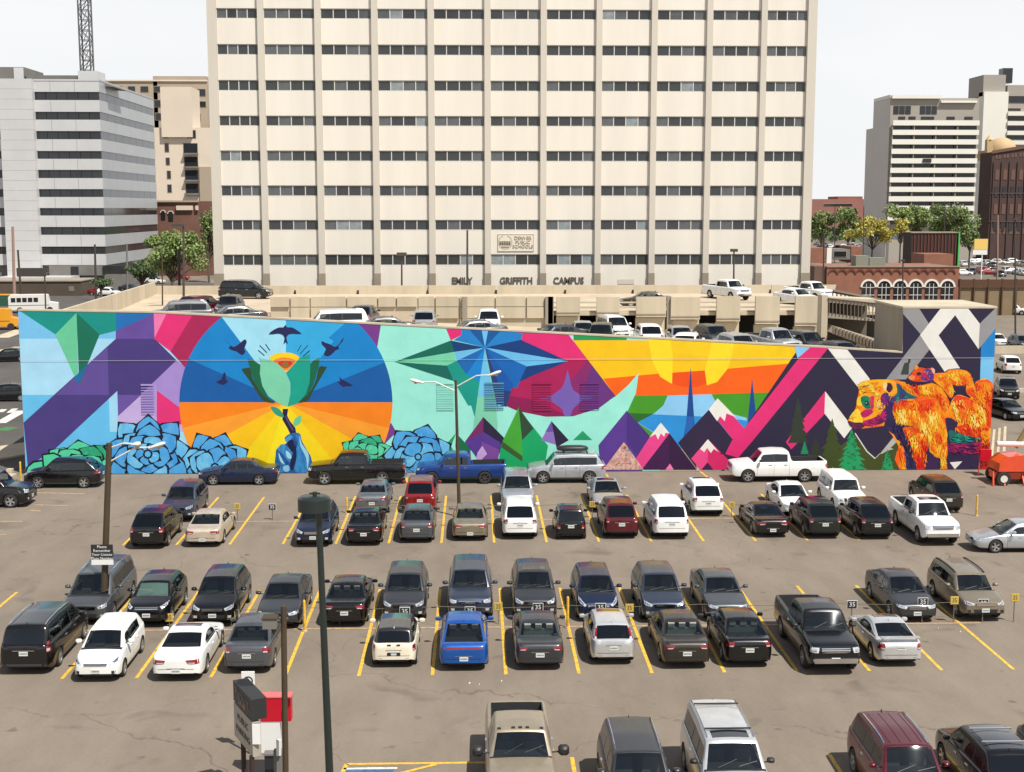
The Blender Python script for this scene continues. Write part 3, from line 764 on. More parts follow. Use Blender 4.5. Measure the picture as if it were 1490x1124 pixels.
def mp_(h,h2=None,sc=1.2,streak=None):
    nm='mural_paint_'+h.strip('#')+(h2 or '').strip('#')
    if nm in _mats: return _mats[nm]
    if not h2: return mat(nm,satc(h),rough=.55,noise=.07,nscale=.8,spec=.3)
    m=mat(nm,satc(h),rough=.6,spec=.3); n=m.node_tree; b=n.nodes['Principled BSDF']
    t=n.nodes.new('ShaderNodeTexCoord'); mpn=n.nodes.new('ShaderNodeMapping'); mpn.inputs['Scale'].default_value=streak or (1,1,.45)
    x=n.nodes.new('ShaderNodeTexNoise'); x.inputs['Scale'].default_value=sc; x.inputs['Detail'].default_value=7; x.inputs['Roughness'].default_value=.65
    r=n.nodes.new('ShaderNodeValToRGB'); r.color_ramp.elements[0].position=.40; r.color_ramp.elements[1].position=.62
    r.color_ramp.elements[0].color=(*satc(h),1); r.color_ramp.elements[1].color=(*satc(h2),1)
    n.links.new(t.outputs['Object'],mpn.inputs[0]); n.links.new(mpn.outputs[0],x.inputs[0]); n.links.new(x.outputs[0],r.inputs[0]); n.links.new(r.outputs[0],b.inputs['Base Color'])
    return m
def smooth(pts,n=5):
    out=[];N=len(pts)
    for i in range(N):
        p0,p1,p2,p3=pts[i-1],pts[i],pts[(i+1)%N],pts[(i+2)%N]
        for k in range(n):
            t=k/n
            out.append(tuple(.5*((2*p1[a])+(-p0[a]+p2[a])*t+(2*p0[a]-5*p1[a]+4*p2[a]-p3[a])*t*t+(-p0[a]+3*p1[a]-3*p2[a]+p3[a])*t**3) for a in (0,1)))
    return out
LAYERS=[]
def area(poly): return sum(a[0]*b[1]-b[0]*a[1] for a,b in zip(poly,poly[1:]+poly[:1]))/2
def clip(poly,f):
    "keep the side where f(p)>=0 (f linear)"
    out=[]
    for a,b in zip(poly,poly[1:]+poly[:1]):
        fa,fb=f(a),f(b)
        if fa>=0: out.append(a)
        if (fa<0)!=(fb<0):
            t=fa/(fa-fb); out.append((a[0]+(b[0]-a[0])*t,a[1]+(b[1]-a[1])*t))
    return out
top_pts=[W(x,y,WY) for x,y in ((27.5,452.5),(225,455.5),(1203,506.5),(1314,513.8))]
X_L=W(32,570,WY).x; X_R=W(1444,570,WY).x; X_T=W(1314,480,WY).x; Z_T=W(1380,449,WY).z
tl=[(X_L,W(27.5,452.5,WY).z)]+[(p.x,p.z) for p in top_pts[1:3]]+[(X_T,top_pts[3].z)]
def wall_clip(poly,right=False):
    poly=clip(poly,lambda p:p[0]-X_L); poly=clip(poly,lambda p:X_R-p[0]) if poly else poly
    poly=clip(poly,lambda p:p[1]-.02) if poly else poly
    if right: return clip(poly,lambda p:Z_T-.02-p[1]) if poly else poly
    for a,b in zip(tl,tl[1:]):
        # only convex: clip by each segment line
        poly=clip(poly,lambda p,a=a,b=b:(a[1]+(b[1]-a[1])*(p[0]-a[0])/(b[0]-a[0]))-.02-p[1]) if poly else poly
    return poly
class Paint:
    def __init__(s,name): s.name=name; s.b=MB()
    def poly(s,cr,pts,h,h2=None,sm_=0,right=False,sc=1.2,raw=False,noclip=False,streak=None):
        if sm_: pts=smooth(pts,sm_)
        pw=pts if raw else wp(cr,pts)
        if not noclip: pw=wall_clip(pw,right)
        q=[]
        for p in pw:
            if not q or (abs(p[0]-q[-1][0])+abs(p[1]-q[-1][1]))>1e-4: q.append(p)
        if len(q)<3 or abs(area(q))<1e-4: return
        if area(q)<0: q=q[::-1]
        bb=(min(p[0] for p in q),max(p[0] for p in q),min(p[1] for p in q),max(p[1] for p in q))
        l=0
        for (c,k) in LAYERS:
            if c[0]<bb[1] and c[1]>bb[0] and c[2]<bb[3] and c[3]>bb[2]: l=max(l,k+1)
        LAYERS.append((bb,l))
        y=WY-.004-.0005*l
        tri=tessellate_polygon([[Vector((x,z,0)) for x,z in q]])
        m=mp_(h,h2,sc,streak)
        fs=[]
        for t in tri:
            a,b_,c_=(q[i] for i in t)
            fs.append(tuple(t) if ((b_[0]-a[0])*(c_[1]-a[1])-(c_[0]-a[0])*(b_[1]-a[1]))>0 else tuple(reversed(t)))
        s.b.add([(x,y,z) for x,z in q],fs,m)
    def line(s,cr,pts,w,h,right=False,**k):
        for a,b in zip(pts,pts[1:]):
            dx,dy=b[0]-a[0],b[1]-a[1]; L_=math.hypot(dx,dy) or 1; nx,ny=-dy/L_*w/2,dx/L_*w/2; ex,ey=dx/L_*w*.25,dy/L_*w*.25
            s.poly(cr,[(a[0]+nx-ex,a[1]+ny-ey),(b[0]+nx+ex,b[1]+ny+ey),(b[0]-nx+ex,b[1]-ny+ey),(a[0]-nx-ex,a[1]-ny-ey)],h,right=right,**k)
    def done(s,parent): 
        o=s.b.obj(s.name,parent); return o
wall=empty('mural_wall',(0,0,0)); tag(wall,'long low concrete wall painted edge to edge with a bright geometric mural behind the parked cars','wall')
b=MB(); b.prism([(X_L,0),(X_T,0),(X_T,tl[3][1]),(tl[2]),(tl[1]),(tl[0])],WY,WY+.35,WALLC)
b.obj('wall_slab',wall)
cp=MB()
for a,c in zip(tl,tl[1:]): cp.prism([(a[0],a[1]),(c[0],c[1]),(c[0],c[1]+.10),(a[0],a[1]+.10)],WY-.03,WY+.38,CONC)
cp.obj('coping',wall)
tb=MB(); tb.box(X_T,X_R,WY,WY+6,0,Z_T,CONCG); tb.box(X_T-.05,X_R+.05,WY-.03,WY+6.05,Z_T,Z_T+.12,CONC)
stair=tb.obj('stair_tower',wall)
for z in (3.2,6.6): boxobj('joint_strip',X_T-.012,X_T,WY+.2,WY+5.8,z,z+.03,CONCD,wall)
BG=Paint('painted_background')
S='#aee0fa'
BG.poly('P',[(20,440),(360,440),(360,720),(20,720)],S)
BG.poly('A',[(80,60),(640,60),(640,235),(80,235)],'#7dc6f1')
BG.poly('A',[(80,540),(640,540),(640,1000),(80,1000)],'#6cc3f2')
BG.poly('A',[(590,560),(650,500),(650,740),(596,740)],'#a6dcf8')
BG.poly('A',[(640,655),(765,540),(840,440),(1010,380),(1010,740),(640,740)],'#c9b3e6')
BG.poly('A',[(955,352),(1002,385),(985,640),(850,640),(765,640),(765,535),(840,440)],'#a98fd4')
BG.poly('A',[(838,470),(850,515),(850,660),(838,660)],'#b79fdb')
BG.poly('A',[(850,515),(978,612),(985,700),(850,700)],'#e63a7c')
BG.poly('A',[(628,235),(838,235),(957,352),(640,655),(636,518),(280,850),(150,925),(128,690),(480,370)],'#4b3d80')
BG.poly('A',[(482,368),(583,275),(590,540),(303,540)],'#63509a')
BG.poly('A',[(639,540),(765,540),(640,655)],'#6d55a5')
BG.poly('A',[(627,97),(836,97),(838,236),(628,236)],'#6a50a0')
BG.poly('A',[(627,80),(832,80),(832,100),(627,194)],'#2672b9')
BG.poly('A',[(832,80),(918,80),(912,105),(838,235)],'#f080b5')
BG.poly('A',[(912,80),(1064,80),(1055,115),(925,305),(836,236)],'#e6397b')
BG.poly('A',[(1060,80),(1215,80),(1200,118),(1150,195),(1110,268),(1060,340),(1020,410),(1001,388),(924,305)],'#ae2a5b')
BG.poly('A',[(98,78),(418,78),(416,96),(300,212)],'#1a9389')
BG.poly('A',[(410,78),(629,78),(629,192),(540,214),(414,96)],'#1a9389')
BG.poly('A',[(415,95),(425,475),(405,440),(300,212)],'#6fcda0')
BG.poly('A',[(415,95),(540,213),(430,484)],'#0d7259')
BG.poly('A',[(405,440),(424,485),(475,370),(424,425)],'#1f6ea8')
# the big disc
def disc(cx,cy,r,a0,a1,n=28):
    return [(cx,cy)]+[(cx+r*math.cos(R_(a0+(a1-a0)*i/n)),cy-r*math.sin(R_(a0+(a1-a0)*i/n))) for i in range(n+1)]
MINT='#a3f0df'
BG.poly('P',[(360,440),(960,440),(960,720),(360,720)],MINT)
BG.poly('B',[(585,120),(730,120),(702,292),(640,300)],'#7b3f8e')
BG.poly('B',[(778,690),(808,742),(750,800),(700,850)],'#7b3f8e')
cx,cy,r=416,585.5,155
for a0,a1,c in ((0,22,'#155fa8'),(22,52,'#1b88cf'),(52,90,'#3fb0e8'),(90,127,'#a8e6fb'),(127,156,'#1b88cf'),(156,180,'#155fa8'),
                (180,194,'#fb8a2c'),(194,209,'#fea43c'),(209,231,'#fdc830'),(231,252,'#fcdc34'),(252,286,'#fce83a'),(286,309,'#fcdc34'),(309,331,'#fdc830'),(331,346,'#fea43c'),(346,360,'#fb8a2c')):
    BG.poly('P',disc(cx,cy,r,a0,a1),c)
BG.poly('B',[(440,230),(530,150),(600,170),(590,330)],'#1b88cf')
# star field
BG.poly('C',[(-172,190),(326,210),(430,350),(580,545),(490,612),(350,656),(200,658),(60,632),(-14,600),(-5,490),(40,470),(-90,250)],'#b0245b')
BG.poly('C',[(-172,190),(326,210),(430,350),(320,352),(45,250),(-60,200)],'#e6377a')
BG.poly('C',[(300,500),(430,352),(580,545),(490,612),(350,656),(320,656)],'#8c2c6e')
BG.poly('C',[(390,600),(450,375),(580,545),(490,612),(420,636)],'#6b3580')
BG.poly('C',[(-5,545),(110,560),(200,600),(330,655),(200,658),(60,632),(-14,600)],'#8f1e55')
ST=Paint('painted_star')
c0=(1263,335)
def sf(pts,c): ST.poly('S',pts,c)
sf([(735,80),(950,80),(940,170),(800,240)],'#e6377a')
sf([(945,80),(1060,80),c0,(840,235),(940,170)],'#2b86cf')
sf([(1040,80),(1225,80),c0],'#195b9f')
sf([(1215,80),(1310,80),c0],'#74c6f4')
sf([(1310,80),(1500,80),c0],'#195b9f')
sf([(1500,80),(1780,150),(1750,240),c0],'#2b86cf')
sf([c0,(1750,230),(2390,520)],'#153f80')
sf([c0,(2390,520),(1830,590)],'#70c4f4')
sf([c0,(1830,590),(1700,880),(1480,900),(1300,800)],'#1c6abb')
sf([(1830,590),(2390,520),(1900,720),(1730,800)],'#153f80')
sf([(800,240),c0,(850,395)],'#163f79')
sf([(800,240),(850,395),(35,530)],'#156b5b')
sf([(35,530),(850,400),(870,520),(750,580)],'#7dd8b0')
sf([(850,400),c0,(880,515)],'#74c2ec')
sf([(35,530),(750,580),(840,790)],'#13685c')
sf([(750,580),(880,515),c0,(1180,800),(1140,1120),(1035,1120),(840,790)],'#1a9b8b')
sf([(880,515),c0,(1010,700)],'#1f6cb8')
sf([c0,(1010,700),(980,720),(1060,800),(1190,800)],'#2088d6')
sf([(1010,690),(970,760),(1140,1330),(1190,800)],'#1d9c8c')
sf([c0,(1195,780),(1100,1450),(1440,1500),(1400,1000)],'#86d6b4')
sf([c0,(1195,780),(1170,1000),(1370,1000)],'#74c8f0')
sf([c0,(1400,1000),(1470,1400),(1620,930),(1300,370)],'#2c3c78')
sf([c0,(1660,850),(1600,930),(1480,900)],'#1c5cae')
ST.done(wall)
PS=Paint('painted_purple_star')
PS.poly('C',[(320,402),(340,490),(352,515),(390,542),(488,550),(395,572),(350,615),(318,700),(290,618),(240,580),(160,565),(240,540),(285,505),(300,480)],'#7a62b6')
PS.poly('C',[(297,655),(337,655),(317,708)],'#1d9c8c'); PS.done(wall)
# sunset landscape
BG.poly('C',[(316,200),(370,200),(352,250)],'#c8e8f4')
BG.poly('C',[(352,200),(640,200),(640,243),(352,246)],'#2f9a58')
BG.poly('C',[(349,244),(700,243),(1500,262),(1540,262),(1600,400),(1600,520),(590,560),(579,545)],'#fdca30')
BG.poly('C',[(870,200),(1500,200),(1545,380),(870,310)],'#fdd233')
BG.poly('C',[(513,452),(820,424),(1110,404),(1560,367),(1560,525),(960,541),(579,546)],'#fb6a20')
BG.poly('C',[(820,424),(1110,404),(1090,470),(1020,498),(950,498),(885,478)],'#f4581c')
BG.poly('C',[(575,545),(960,541),(1440,525),(1560,525),(1560,700),(1250,800),(480,820),(560,700)],'#4b9c2e')
BG.poly('C',[(640,638),(800,642),(712,690),(620,720)],'#2d6c2c')
BG.poly('C',[(862,543),(1100,536),(1130,590),(1200,640),(1290,664),(1300,760),(900,820),(700,690),(790,640),(840,595)],'#92cff6',sm_=0)
BG.poly('C',[(702,690),(780,645),(1085,658),(1140,660),(1300,680),(1300,760),(930,830)],'#3494dc')
BG.poly('C',[(753,215),(872,215),(890,330),(886,480),(822,442),(775,350)],'#ffe23c')
BG.poly('C',[(1110,215),(1228,215),(1215,310),(1186,400),(1130,470),(1075,488),(1063,405),(1085,330)],'#ffe23c')
BG.poly('C',[(-60,590),(60,630),(200,658),(350,657),(490,612),(580,548),(650,485),(705,420),(690,530),(645,628),(560,740),(470,850),(440,960),(-60,960)],MINT)
SP=Paint('painted_spire')
for pts in ([(987,388),(1008,700),(965,760),(948,775),(962,690)],[(1320,450),(1340,640),(1330,690),(1294,730),(1300,640)]): SP.poly('C',pts,'#1c4a93')
SP.poly('C',[(965,655),(1006,658),(1000,720),(955,765)],'#2a66b5')
SP.done(wall)
MT=Paint('painted_mountain')
def mt(cr,p,c,c2=None,**k): MT.poly(cr,p,c,c2,**k)
mt('C',[(640,625),(800,800),(720,960),(500,960),(487,812)],'#5a3a92')
mt('C',[(640,625),(800,800),(720,900),(640,800)],'#4b3180')
mt('C',[(825,690),(872,748),(728,942),(690,885),(765,768)],'#ea4a90')
mt('C',[(872,748),(1020,945),(722,945)],'#41184b')
mt('C',[(872,748),(1020,945),(870,945)],'#35163f')
mt('C',[(825,690),(872,748),(850,745),(843,766),(825,748),(810,782),(796,752),(763,770)],'#f1efe8')
mt('C',[(1133,560),(1290,735),(1330,790),(1270,850),(1085,615)],'#e6377a')
mt('C',[(1085,620),(1270,850),(1160,960),(1080,780),(1010,900),(1022,940),(918,800)],'#302442')
mt('C',[(1133,558),(1232,660),(1180,640),(1172,682),(1146,655),(1130,682),(1084,618)],'#f1efe8')
mt('C',[(1080,780),(1200,900),(1175,945),(1050,945),(990,885)],'#d8306c')
mt('C',[(1080,780),(1080,905),(1050,945),(1040,945),(990,885)],'#ef4f8f')
mt('C',[(1080,780),(1140,850),(1112,832),(1096,855),(1076,826),(1060,850),(1038,832)],'#f1efe8')
mt('C',[(1078,905),(1110,945),(1045,945)],'#41184b')
mt('C',[(875,912),(895,945),(850,945)],'#f07fb5')
mt('C',[(625,795),(732,945),(512,945)],'#e8c0b0','#b98a86',sc=5)
rr=random.Random(4)
for i in range(90):
    t=rr.random(); u=rr.uniform(-1,1); x=625+u*100*t; y=800+140*t; s_=rr.uniform(3,7)
    mt('C',[(x,y),(x+s_*2,y+rr.uniform(-3,3)),(x+s_,y+s_)],rr.choice(['#d0503c','#3f8f80','#f3e8dc','#8a5aa8','#e9a53a','#505050']))
# small peaks on the mint field
for c,p in (('#2a9e56',[(415,548),(360,610),(410,700),(440,800),(415,820),(360,700)]),('#17704a',[(415,548),(520,660),(520,800),(430,820),(410,640)]),
            ('#2c2440',[(612,432),(770,590),(720,720),(560,720),(480,610)]),('#7b2c66',[(612,432),(612,540),(520,610),(480,610)]),('#5a3a92',[(612,540),(740,620),(720,720),(560,720),(480,612)]),('#7a4a9a',[(600,610),(730,670),(720,740),(600,740)]),('#c9a8e0',[(605,640),(640,700),(600,740),(560,740),(570,690)]),
            ('#1fa868',[(870,375),(1080,640),(1060,760),(1100,900),(700,900),(740,640)]),('#4aa83c',[(868,362),(890,610),(895,710),(750,610)]),('#2f4a34',[(868,362),(975,515),(893,600)]),('#3a5a2c',[(755,612),(895,715),(895,755),(740,650)]),
            ('#9478c4',[(1105,462),(1160,640),(1030,600)]),('#6f52a8',[(1105,462),(1140,540),(1060,540)]),('#2c2440',[(1105,462),(1230,600),(1160,640),(1140,650)]),
            ('#2a9e6a',[(1330,532),(1400,600),(1260,600)])): mt('J',p,c)
MT.done(wall)
# right-hand chevrons
NV='#2c2640'
RG=Paint('painted_chevron')
def rg(p,c,cr='D',c2=None,**k): RG.poly(cr,p,c,c2,**k)
rg([(328,240),(835,240),(840,960),(-120,960),(-110,890),(-75,850)],NV)
RG.poly('D',[(834,60),(1345,60),(1345,960),(834,960)],NV,right=True)
rg([(-160,860),(-60,860),(340,300),(420,240),(300,240),(-29,725),(-95,790)],NV)
rg([(318,278),(427,278),(427,288),(16,792),(-60,880),(-130,860),(-95,790),(-29,725)],'#e6377a')
rg([(236,240),(330,240),(330,282),(262,342)],'#8dccf5')
rg([(420,240),(475,240),(530,292),(655,455),(600,512),(425,286)],'#f1efe8')
def rr_(p,c): RG.poly('D',p,c,right=True)
rr_([(834,60),(914,60),(978,160),(935,218),(834,100)],'#9b9a9c')
rr_([(926,216),(980,290),(850,455),(740,458)],'#98979a')
rr_([(1046,60),(1126,60),(1116,108),(1024,220),(980,290),(926,216)],'#f1efe8')
rr_([(926,216),(1026,216),(1165,430),(1070,430)],'#f1efe8')
rr_([(1100,60),(1180,60),(1250,152),(1243,292),(1118,110)],'#f1efe8')
rr_([(1345,60),(1345,168),(1243,292),(1250,152)],'#9b9a9c')
rr_([(1178,60),(1330,60),(1250,154)],NV)
rr_([(1345,168),(1345,420),(1252,420),(1257,276)],'#2487cf')
rr_([(1255,335),(1345,335),(1345,500),(1250,500)],'#7ec6f2')
rr_([(840,368),(868,360),(864,430),(820,430)],'#3d4440'); rr_([(862,345),(876,345),(872,368),(860,366)],'#3d4440')
rg([(412,520),(410,642),(228,835),(198,795)],'#e6377a')
rg([(412,520),(560,715),(515,775),(408,640)],'#f1efe8')
RG.done(wall)
TR=Paint('painted_tree')
def tr(p,c,cr='D',c2=None,**k): TR.poly(cr,p,c,c2,**k)
def conifer(cr,x,y0,y1,w,c,n=7,dark=None):
    L1=[];R1=[]
    for i in range(n):
        t=(i+1)/n; y=y0+(y1-y0)*t; ww=w*t*(1+.12*((i%2)*2-1)); L1.append((x-ww,y)); L1.append((x-ww*.62,y-4)); R1.append((x+ww,y-3)); R1.append((x+ww*.6,y-6))
    tr([(x,y0)]+R1+[(x+w,y1),(x-w,y1)]+L1[::-1],c,cr)
    if dark:
        for k in range(int(n*4)):
            t=.12+.86*((k*0.618)%1); y=y0+(y1-y0)*t; ww=w*t*.8; xx=x+rr.uniform(-ww,ww); s_=(y1-y0)/n*.5
            TR.line(cr,[(xx-s_*.5,y-s_*.2),(xx,y+s_*.35),(xx+s_*.5,y-s_*.2)],s_*.22,dark)
conifer('D',265,545,800,62,'#333c30')
conifer('D',360,760,960,70,'#2f3528')
conifer('D',450,665,960,95,'#3d4a20')
tr([(150,690),(330,925),(490,720),(545,730),(600,830),(620,1030),(0,1030),(20,800)],'#424d20','E')
conifer('D',300,790,860,25,'#24905c')
TR.poly('E',[(500,718),(530,760),(470,820),(500,830),(440,845),(400,870),(372,875)],'#b9b6b2')
TR.line('E',[(150,688),(210,780),(255,850),(330,915)],9,'#e9e7e0')
TR.line('E',[(330,915),(372,872)],5,'#d9d7d0')
conifer('E',118,645,1030,150,'#2a9c62',8,'#12583a')
conifer('E',442,830,1030,72,'#2a9c62',6,'#12583a')
TR.done(wall)
# succulents
FL=Paint('painted_rosette')
BK='#141a2c'
def petal(cr,pts,c,o=13):
    P=smooth(pts,4); cx_=sum(p[0] for p in P)/len(P); cy_=sum(p[1] for p in P)/len(P)
    q=[];P2=[]
    for x,y in P:
        d=math.hypot(x-cx_,y-cy_) or 1; q.append((x+(x-cx_)/d*(o+4),y+(y-cy_)/d*(o+4))); P2.append((x+(x-cx_)/d*3,y+(y-cy_)/d*3))
    P=P2
    FL.poly(cr,q,BK); FL.poly(cr,P,c,{'#5fb2e8':'#79c8f2','#3f93dd':'#5aa8e6','#56d3a2':'#6fe0b4','#2fa678':'#45b98c'}.get(c),sc=2)
LB,MBL,GN,DG='#5fb2e8','#3f93dd','#56d3a2','#2fa678'
def spetal(cr,cx_,cy_,a,R,w,cols,sx=1.0,o=9):
    ca,sa=math.cos(a),math.sin(a)
    def T_(pts): return [(cx_+(r*ca-t*sa)*sx,cy_-(r*sa+t*ca)) for r,t in pts]
    def shape(k,e): 
        h=w/2+e
        L1=[(R*.18,h*.45),(R*.42,h*.86),(R*.62,h),(R*.80,h*.80),(R*.92,h*.42)]
        P=[(x_,y_) for x_,y_ in L1]+[(R+e*1.3,0)]+[(x_,-y_) for x_,y_ in reversed(L1)]+[(R*.08,0)]
        return T_(P)
    FL.poly(cr,shape(1,o),BK); FL.poly(cr,shape(1,0),cols[0],cols[1],sc=2)
    FL.poly(cr,T_([(R*.30,w*.10),(R*.60,w*.26),(R*.78,w*.16),(R*.62,w*.05)]),cols[1])
def rosette(cr,cx_,cy_,R,cols,rings=4,sx=1.0,o=9,n0=11,seed=0,full=False):
    q=random.Random(seed)
    for k in range(rings):
        rr2=R*(1-.235*k); n=max(5,n0-2*k); off=q.uniform(0,1)+k*.45
        idx=list(range(n)); q.shuffle(idx)
        for i in idx:
            a=2*math.pi*(i+off)/n
            spetal(cr,cx_,cy_,a,rr2*q.uniform(.92,1.05),rr2*2.0*math.pi/n*.80,cols[(i+k)%len(cols)],sx,o)
    FL.poly(cr,[(cx_+R*.13*math.cos(t*.785),cy_+R*.13*math.sin(t*.785)) for t in range(8)],BK); FL.poly(cr,[(cx_+R*.08*math.cos(t*.785),cy_+R*.08*math.sin(t*.785)) for t in range(8)],cols[0][0])
BB=[('#64b8ec','#7fcdf4'),('#459be0','#62b0ea'),('#5cb0ea','#4fa4e4')]; GG=[('#56d3a2','#6fe0b4'),('#2fa678','#45b98c'),('#56d3a2','#62d8aa')]
rosette('F',560,585,285,GG,3,1.35,15,8,1)
FL.poly('F',[(40,640),(50,560),(110,500),(200,490),(210,560),(200,640)],BK); FL.poly('F',[(55,600),(70,560),(120,520),(195,508),(200,560),(100,600)],GG[0][0])
FL.poly('F',[(200,580),(192,438),(300,424),(372,455),(330,560)],BK); FL.poly('F',[(215,560),(206,452),(300,440),(350,462),(300,540)],GG[0][0])
rosette('g',700,560,330,BB,3,1.0,20,8,5)
rosette('F',1150,440,350,BB,4,1.12,21,9,3)
rosette('I',350,400,200,GG,3,1.35,13,8,7)
rosette('I',870,440,300,BB,3,1.15,20,7,9)
FL.done(wall)
# bloom held up by a hand
BL=Paint('painted_flower')
def bl(p,c,cr='K',s=0,c2=None,sc=1.2): BL.poly(cr,p,c,c2,sm_=s,sc=sc)
bl([(110,730),(150,710),(225,712),(260,860),(350,1000),(470,1118),(560,1180),(420,1160),(340,1070),(270,960),(190,840)],'#2d4a30',s=3)
bl([(1260,700),(1240,690),(1160,690),(1120,850),(1050,1000),(950,1118),(860,1180),(1000,1150),(1060,1050),(1110,960),(1190,820)],'#2d4a30',s=3)
bl([(185,580),(250,590),(360,660),(370,900),(460,1100),(520,1170),(380,1050),(280,900),(225,720)],'#14694a')
bl([(1165,570),(1090,595),(1028,660),(1030,900),(950,1080),(880,1170),(1000,1080),(1080,930),(1150,700)],'#14694a')
bl([(480,580),(560,515),(700,495),(820,515),(890,570),(800,680),(700,770),(600,680)],'#fdd835',s=3)
bl([(540,610),(620,570),(700,562),(790,580),(840,610),(780,690),(700,740),(620,680)],'#f28a3c',s=3)
bl([(600,640),(640,615),(760,615),(800,640),(750,690),(700,710),(650,690)],'#c8402c',s=3)
bl([(650,660),(700,612),(750,660),(720,700),(680,700)],'#9a6a34',s=3)
bl([(340,540),(360,575),(500,600),(600,650),(690,740),(770,900),(770,1050),(745,1180),(720,1230),(600,1180),(470,1090),(390,950),(355,780),(365,640)],'#82d6b2')
bl([(1030,520),(890,575),(720,760),(775,900),(775,1050),(730,1230),(860,1190),(980,1060),(1030,900),(1038,700)],'#1ba590')
for a,b_ in (((335,465),(415,535)),((355,400),(450,495)),((435,385),(490,465)),((915,395),(865,480)),((1003,400),(903,512)),((1030,470),(943,545))): BL.line('K',[a,b_],11,'#1d3a5a')
bl([(468,640),(508,640),(500,690),(520,730),(560,780),(570,830),(530,840),(500,780),(465,720)],'#241c44','H')
BL.line('H',[(490,700),(515,750),(545,800)],9,'#5a5488')
bl([(380,622),(440,640),(478,700),(430,690),(395,660)],'#2f9f84','H',3)
bl([(545,765),(560,710),(605,690),(600,740),(570,765)],'#74cf9c','H',3)
BL.done(wall)
HD=Paint('painted_hand')
def hd(p,c,c2=None,s=3): HD.poly('H',p,c,c2,sm_=s,sc=3)
hd([(480,860),(520,825),(590,820),(610,880),(650,950),(680,1010),(670,1108),(430,1110),(415,980),(430,930),(500,890)],'#1b4a86','#2c6cb4')
hd([(560,830),(600,830),(605,890),(655,960),(672,1040),(655,1105),(560,1105),(550,980),(580,900)],'#3f94d0','#2a70b4')
hd([(590,840),(610,900),(660,980),(650,1090),(640,1000),(600,920)],'#9fd6ee',s=3)
hd([(430,940),(470,900),(540,960),(550,1010),(520,1040),(470,980)],'#2f78ba','#4a9ad4')
hd([(490,950),(525,975),(530,1010),(500,1000)],'#a8dcf0'); hd([(425,970),(450,1000),(500,1070),(480,1105),(435,1105),(420,1020)],'#3a88c6','#1d4f8c')
hd([(435,965),(455,1000),(480,1050),(450,1030)],'#a8dcf0'); hd([(470,1070),(510,1060),(515,1100),(480,1105)],'#8ccbe8')
hd([(485,865),(520,835),(540,850),(500,890)],'#4a9ad4'); hd([(500,890),(545,870),(550,960),(520,940)],'#151c40'); hd([(540,980),(560,900),(570,1000),(540,1100),(520,1050)],'#16204a')
HD.done(wall)
def bird(cr,p,s=2):
    B_=Paint('painted_bird'); B_.poly(cr,p,'#252658',sm_=s); B_.done(wall)
bird('K',[(475,250),(540,190),(620,155),(675,155),(700,120),(725,155),(790,155),(860,195),(920,245),(800,240),(740,255),(715,300),(735,380),(705,355),(675,385),(690,300),(660,255),(600,240)])
bird('K',[(1485,290),(1480,340),(1420,410),(1430,445),(1380,470),(1320,530),(1260,548),(1220,515),(1250,450),(1195,390),(1195,340),(1235,360),(1310,385),(1370,420),(1430,380)])
bird('H',[(28,118),(60,145),(100,180),(150,150),(185,122),(200,145),(180,195),(190,215),(165,242),(125,215),(90,205),(62,185),(80,170)])
bird('H',[(30,368),(45,385),(45,425),(62,432),(30,462),(0,455),(-28,440),(10,420)])
bird('H',[(885,395),(900,415),(945,440),(990,468),(950,472),(910,475),(872,435),(895,440)])
# the bears
BR=Paint('painted_bear')
def br(p,c,c2=None,s=3,cr='E',sc=1.6,streak=(1,1,.6)): BR.poly(cr,p,c,c2,sm_=s,right=True,sc=sc,streak=streak)
OR,YE,RD,DO='#f4640e','#fbb41e','#d82c10','#ee4a12'
DK='#2a2040'
br([(160,430),(185,290),(190,230),(290,205),(430,200),(540,210),(640,250),(700,270),(860,225),(940,290),(1000,400),(1010,520),(1170,430),(1240,220),(1392,230),(1385,640),(1365,1030),(560,1030),(540,800),(430,640),(410,620),(150,650),(85,590),(90,560),(150,470)],OR,YE,s=2)
br([(410,620),(470,440),(560,560),(700,640),(800,720),(820,1030),(620,1030),(560,830),(500,700)],DK,'#3a2a5c',s=2)
br([(960,540),(1080,590),(1060,660),(1180,720),(1300,740),(1290,830),(1365,800),(1365,1030),(975,1030),(985,700)],'#33234a','#232040',s=2)
br([(1000,660),(1100,690),(1220,720),(1310,735),(1230,760),(1100,780),(1010,760)],'#1a7c6c','#2a4a60',s=3)
br([(1000,790),(1120,790),(1280,760),(1260,840),(1120,880),(1000,850)],'#8a1f62','#5a1c50')
br([(1290,760),(1380,700),(1370,1030),(1280,1030),(1300,900),(1240,840)],RD,'#a01c28')
br([(1300,640),(1380,600),(1370,760),(1280,800),(1290,730)],OR,YE)
br([(1050,640),(1170,600),(1300,640),(1320,700),(1200,710),(1100,690)],RD,DO)
br([(1010,420),(1070,340),(1180,370),(1290,440),(1330,500),(1300,600),(1240,640),(1160,600),(1060,570),(1000,500)],YE,OR)
br([(1030,400),(1070,345),(1180,375),(1260,440),(1180,470),(1100,470),(1040,450)],DO,RD)
br([(1240,230),(1392,232),(1388,600),(1340,620),(1330,480),(1290,440),(1250,330)],RD,OR)
br([(1240,225),(1390,235),(1380,280),(1300,290),(1250,270)],OR,'#f08a20')
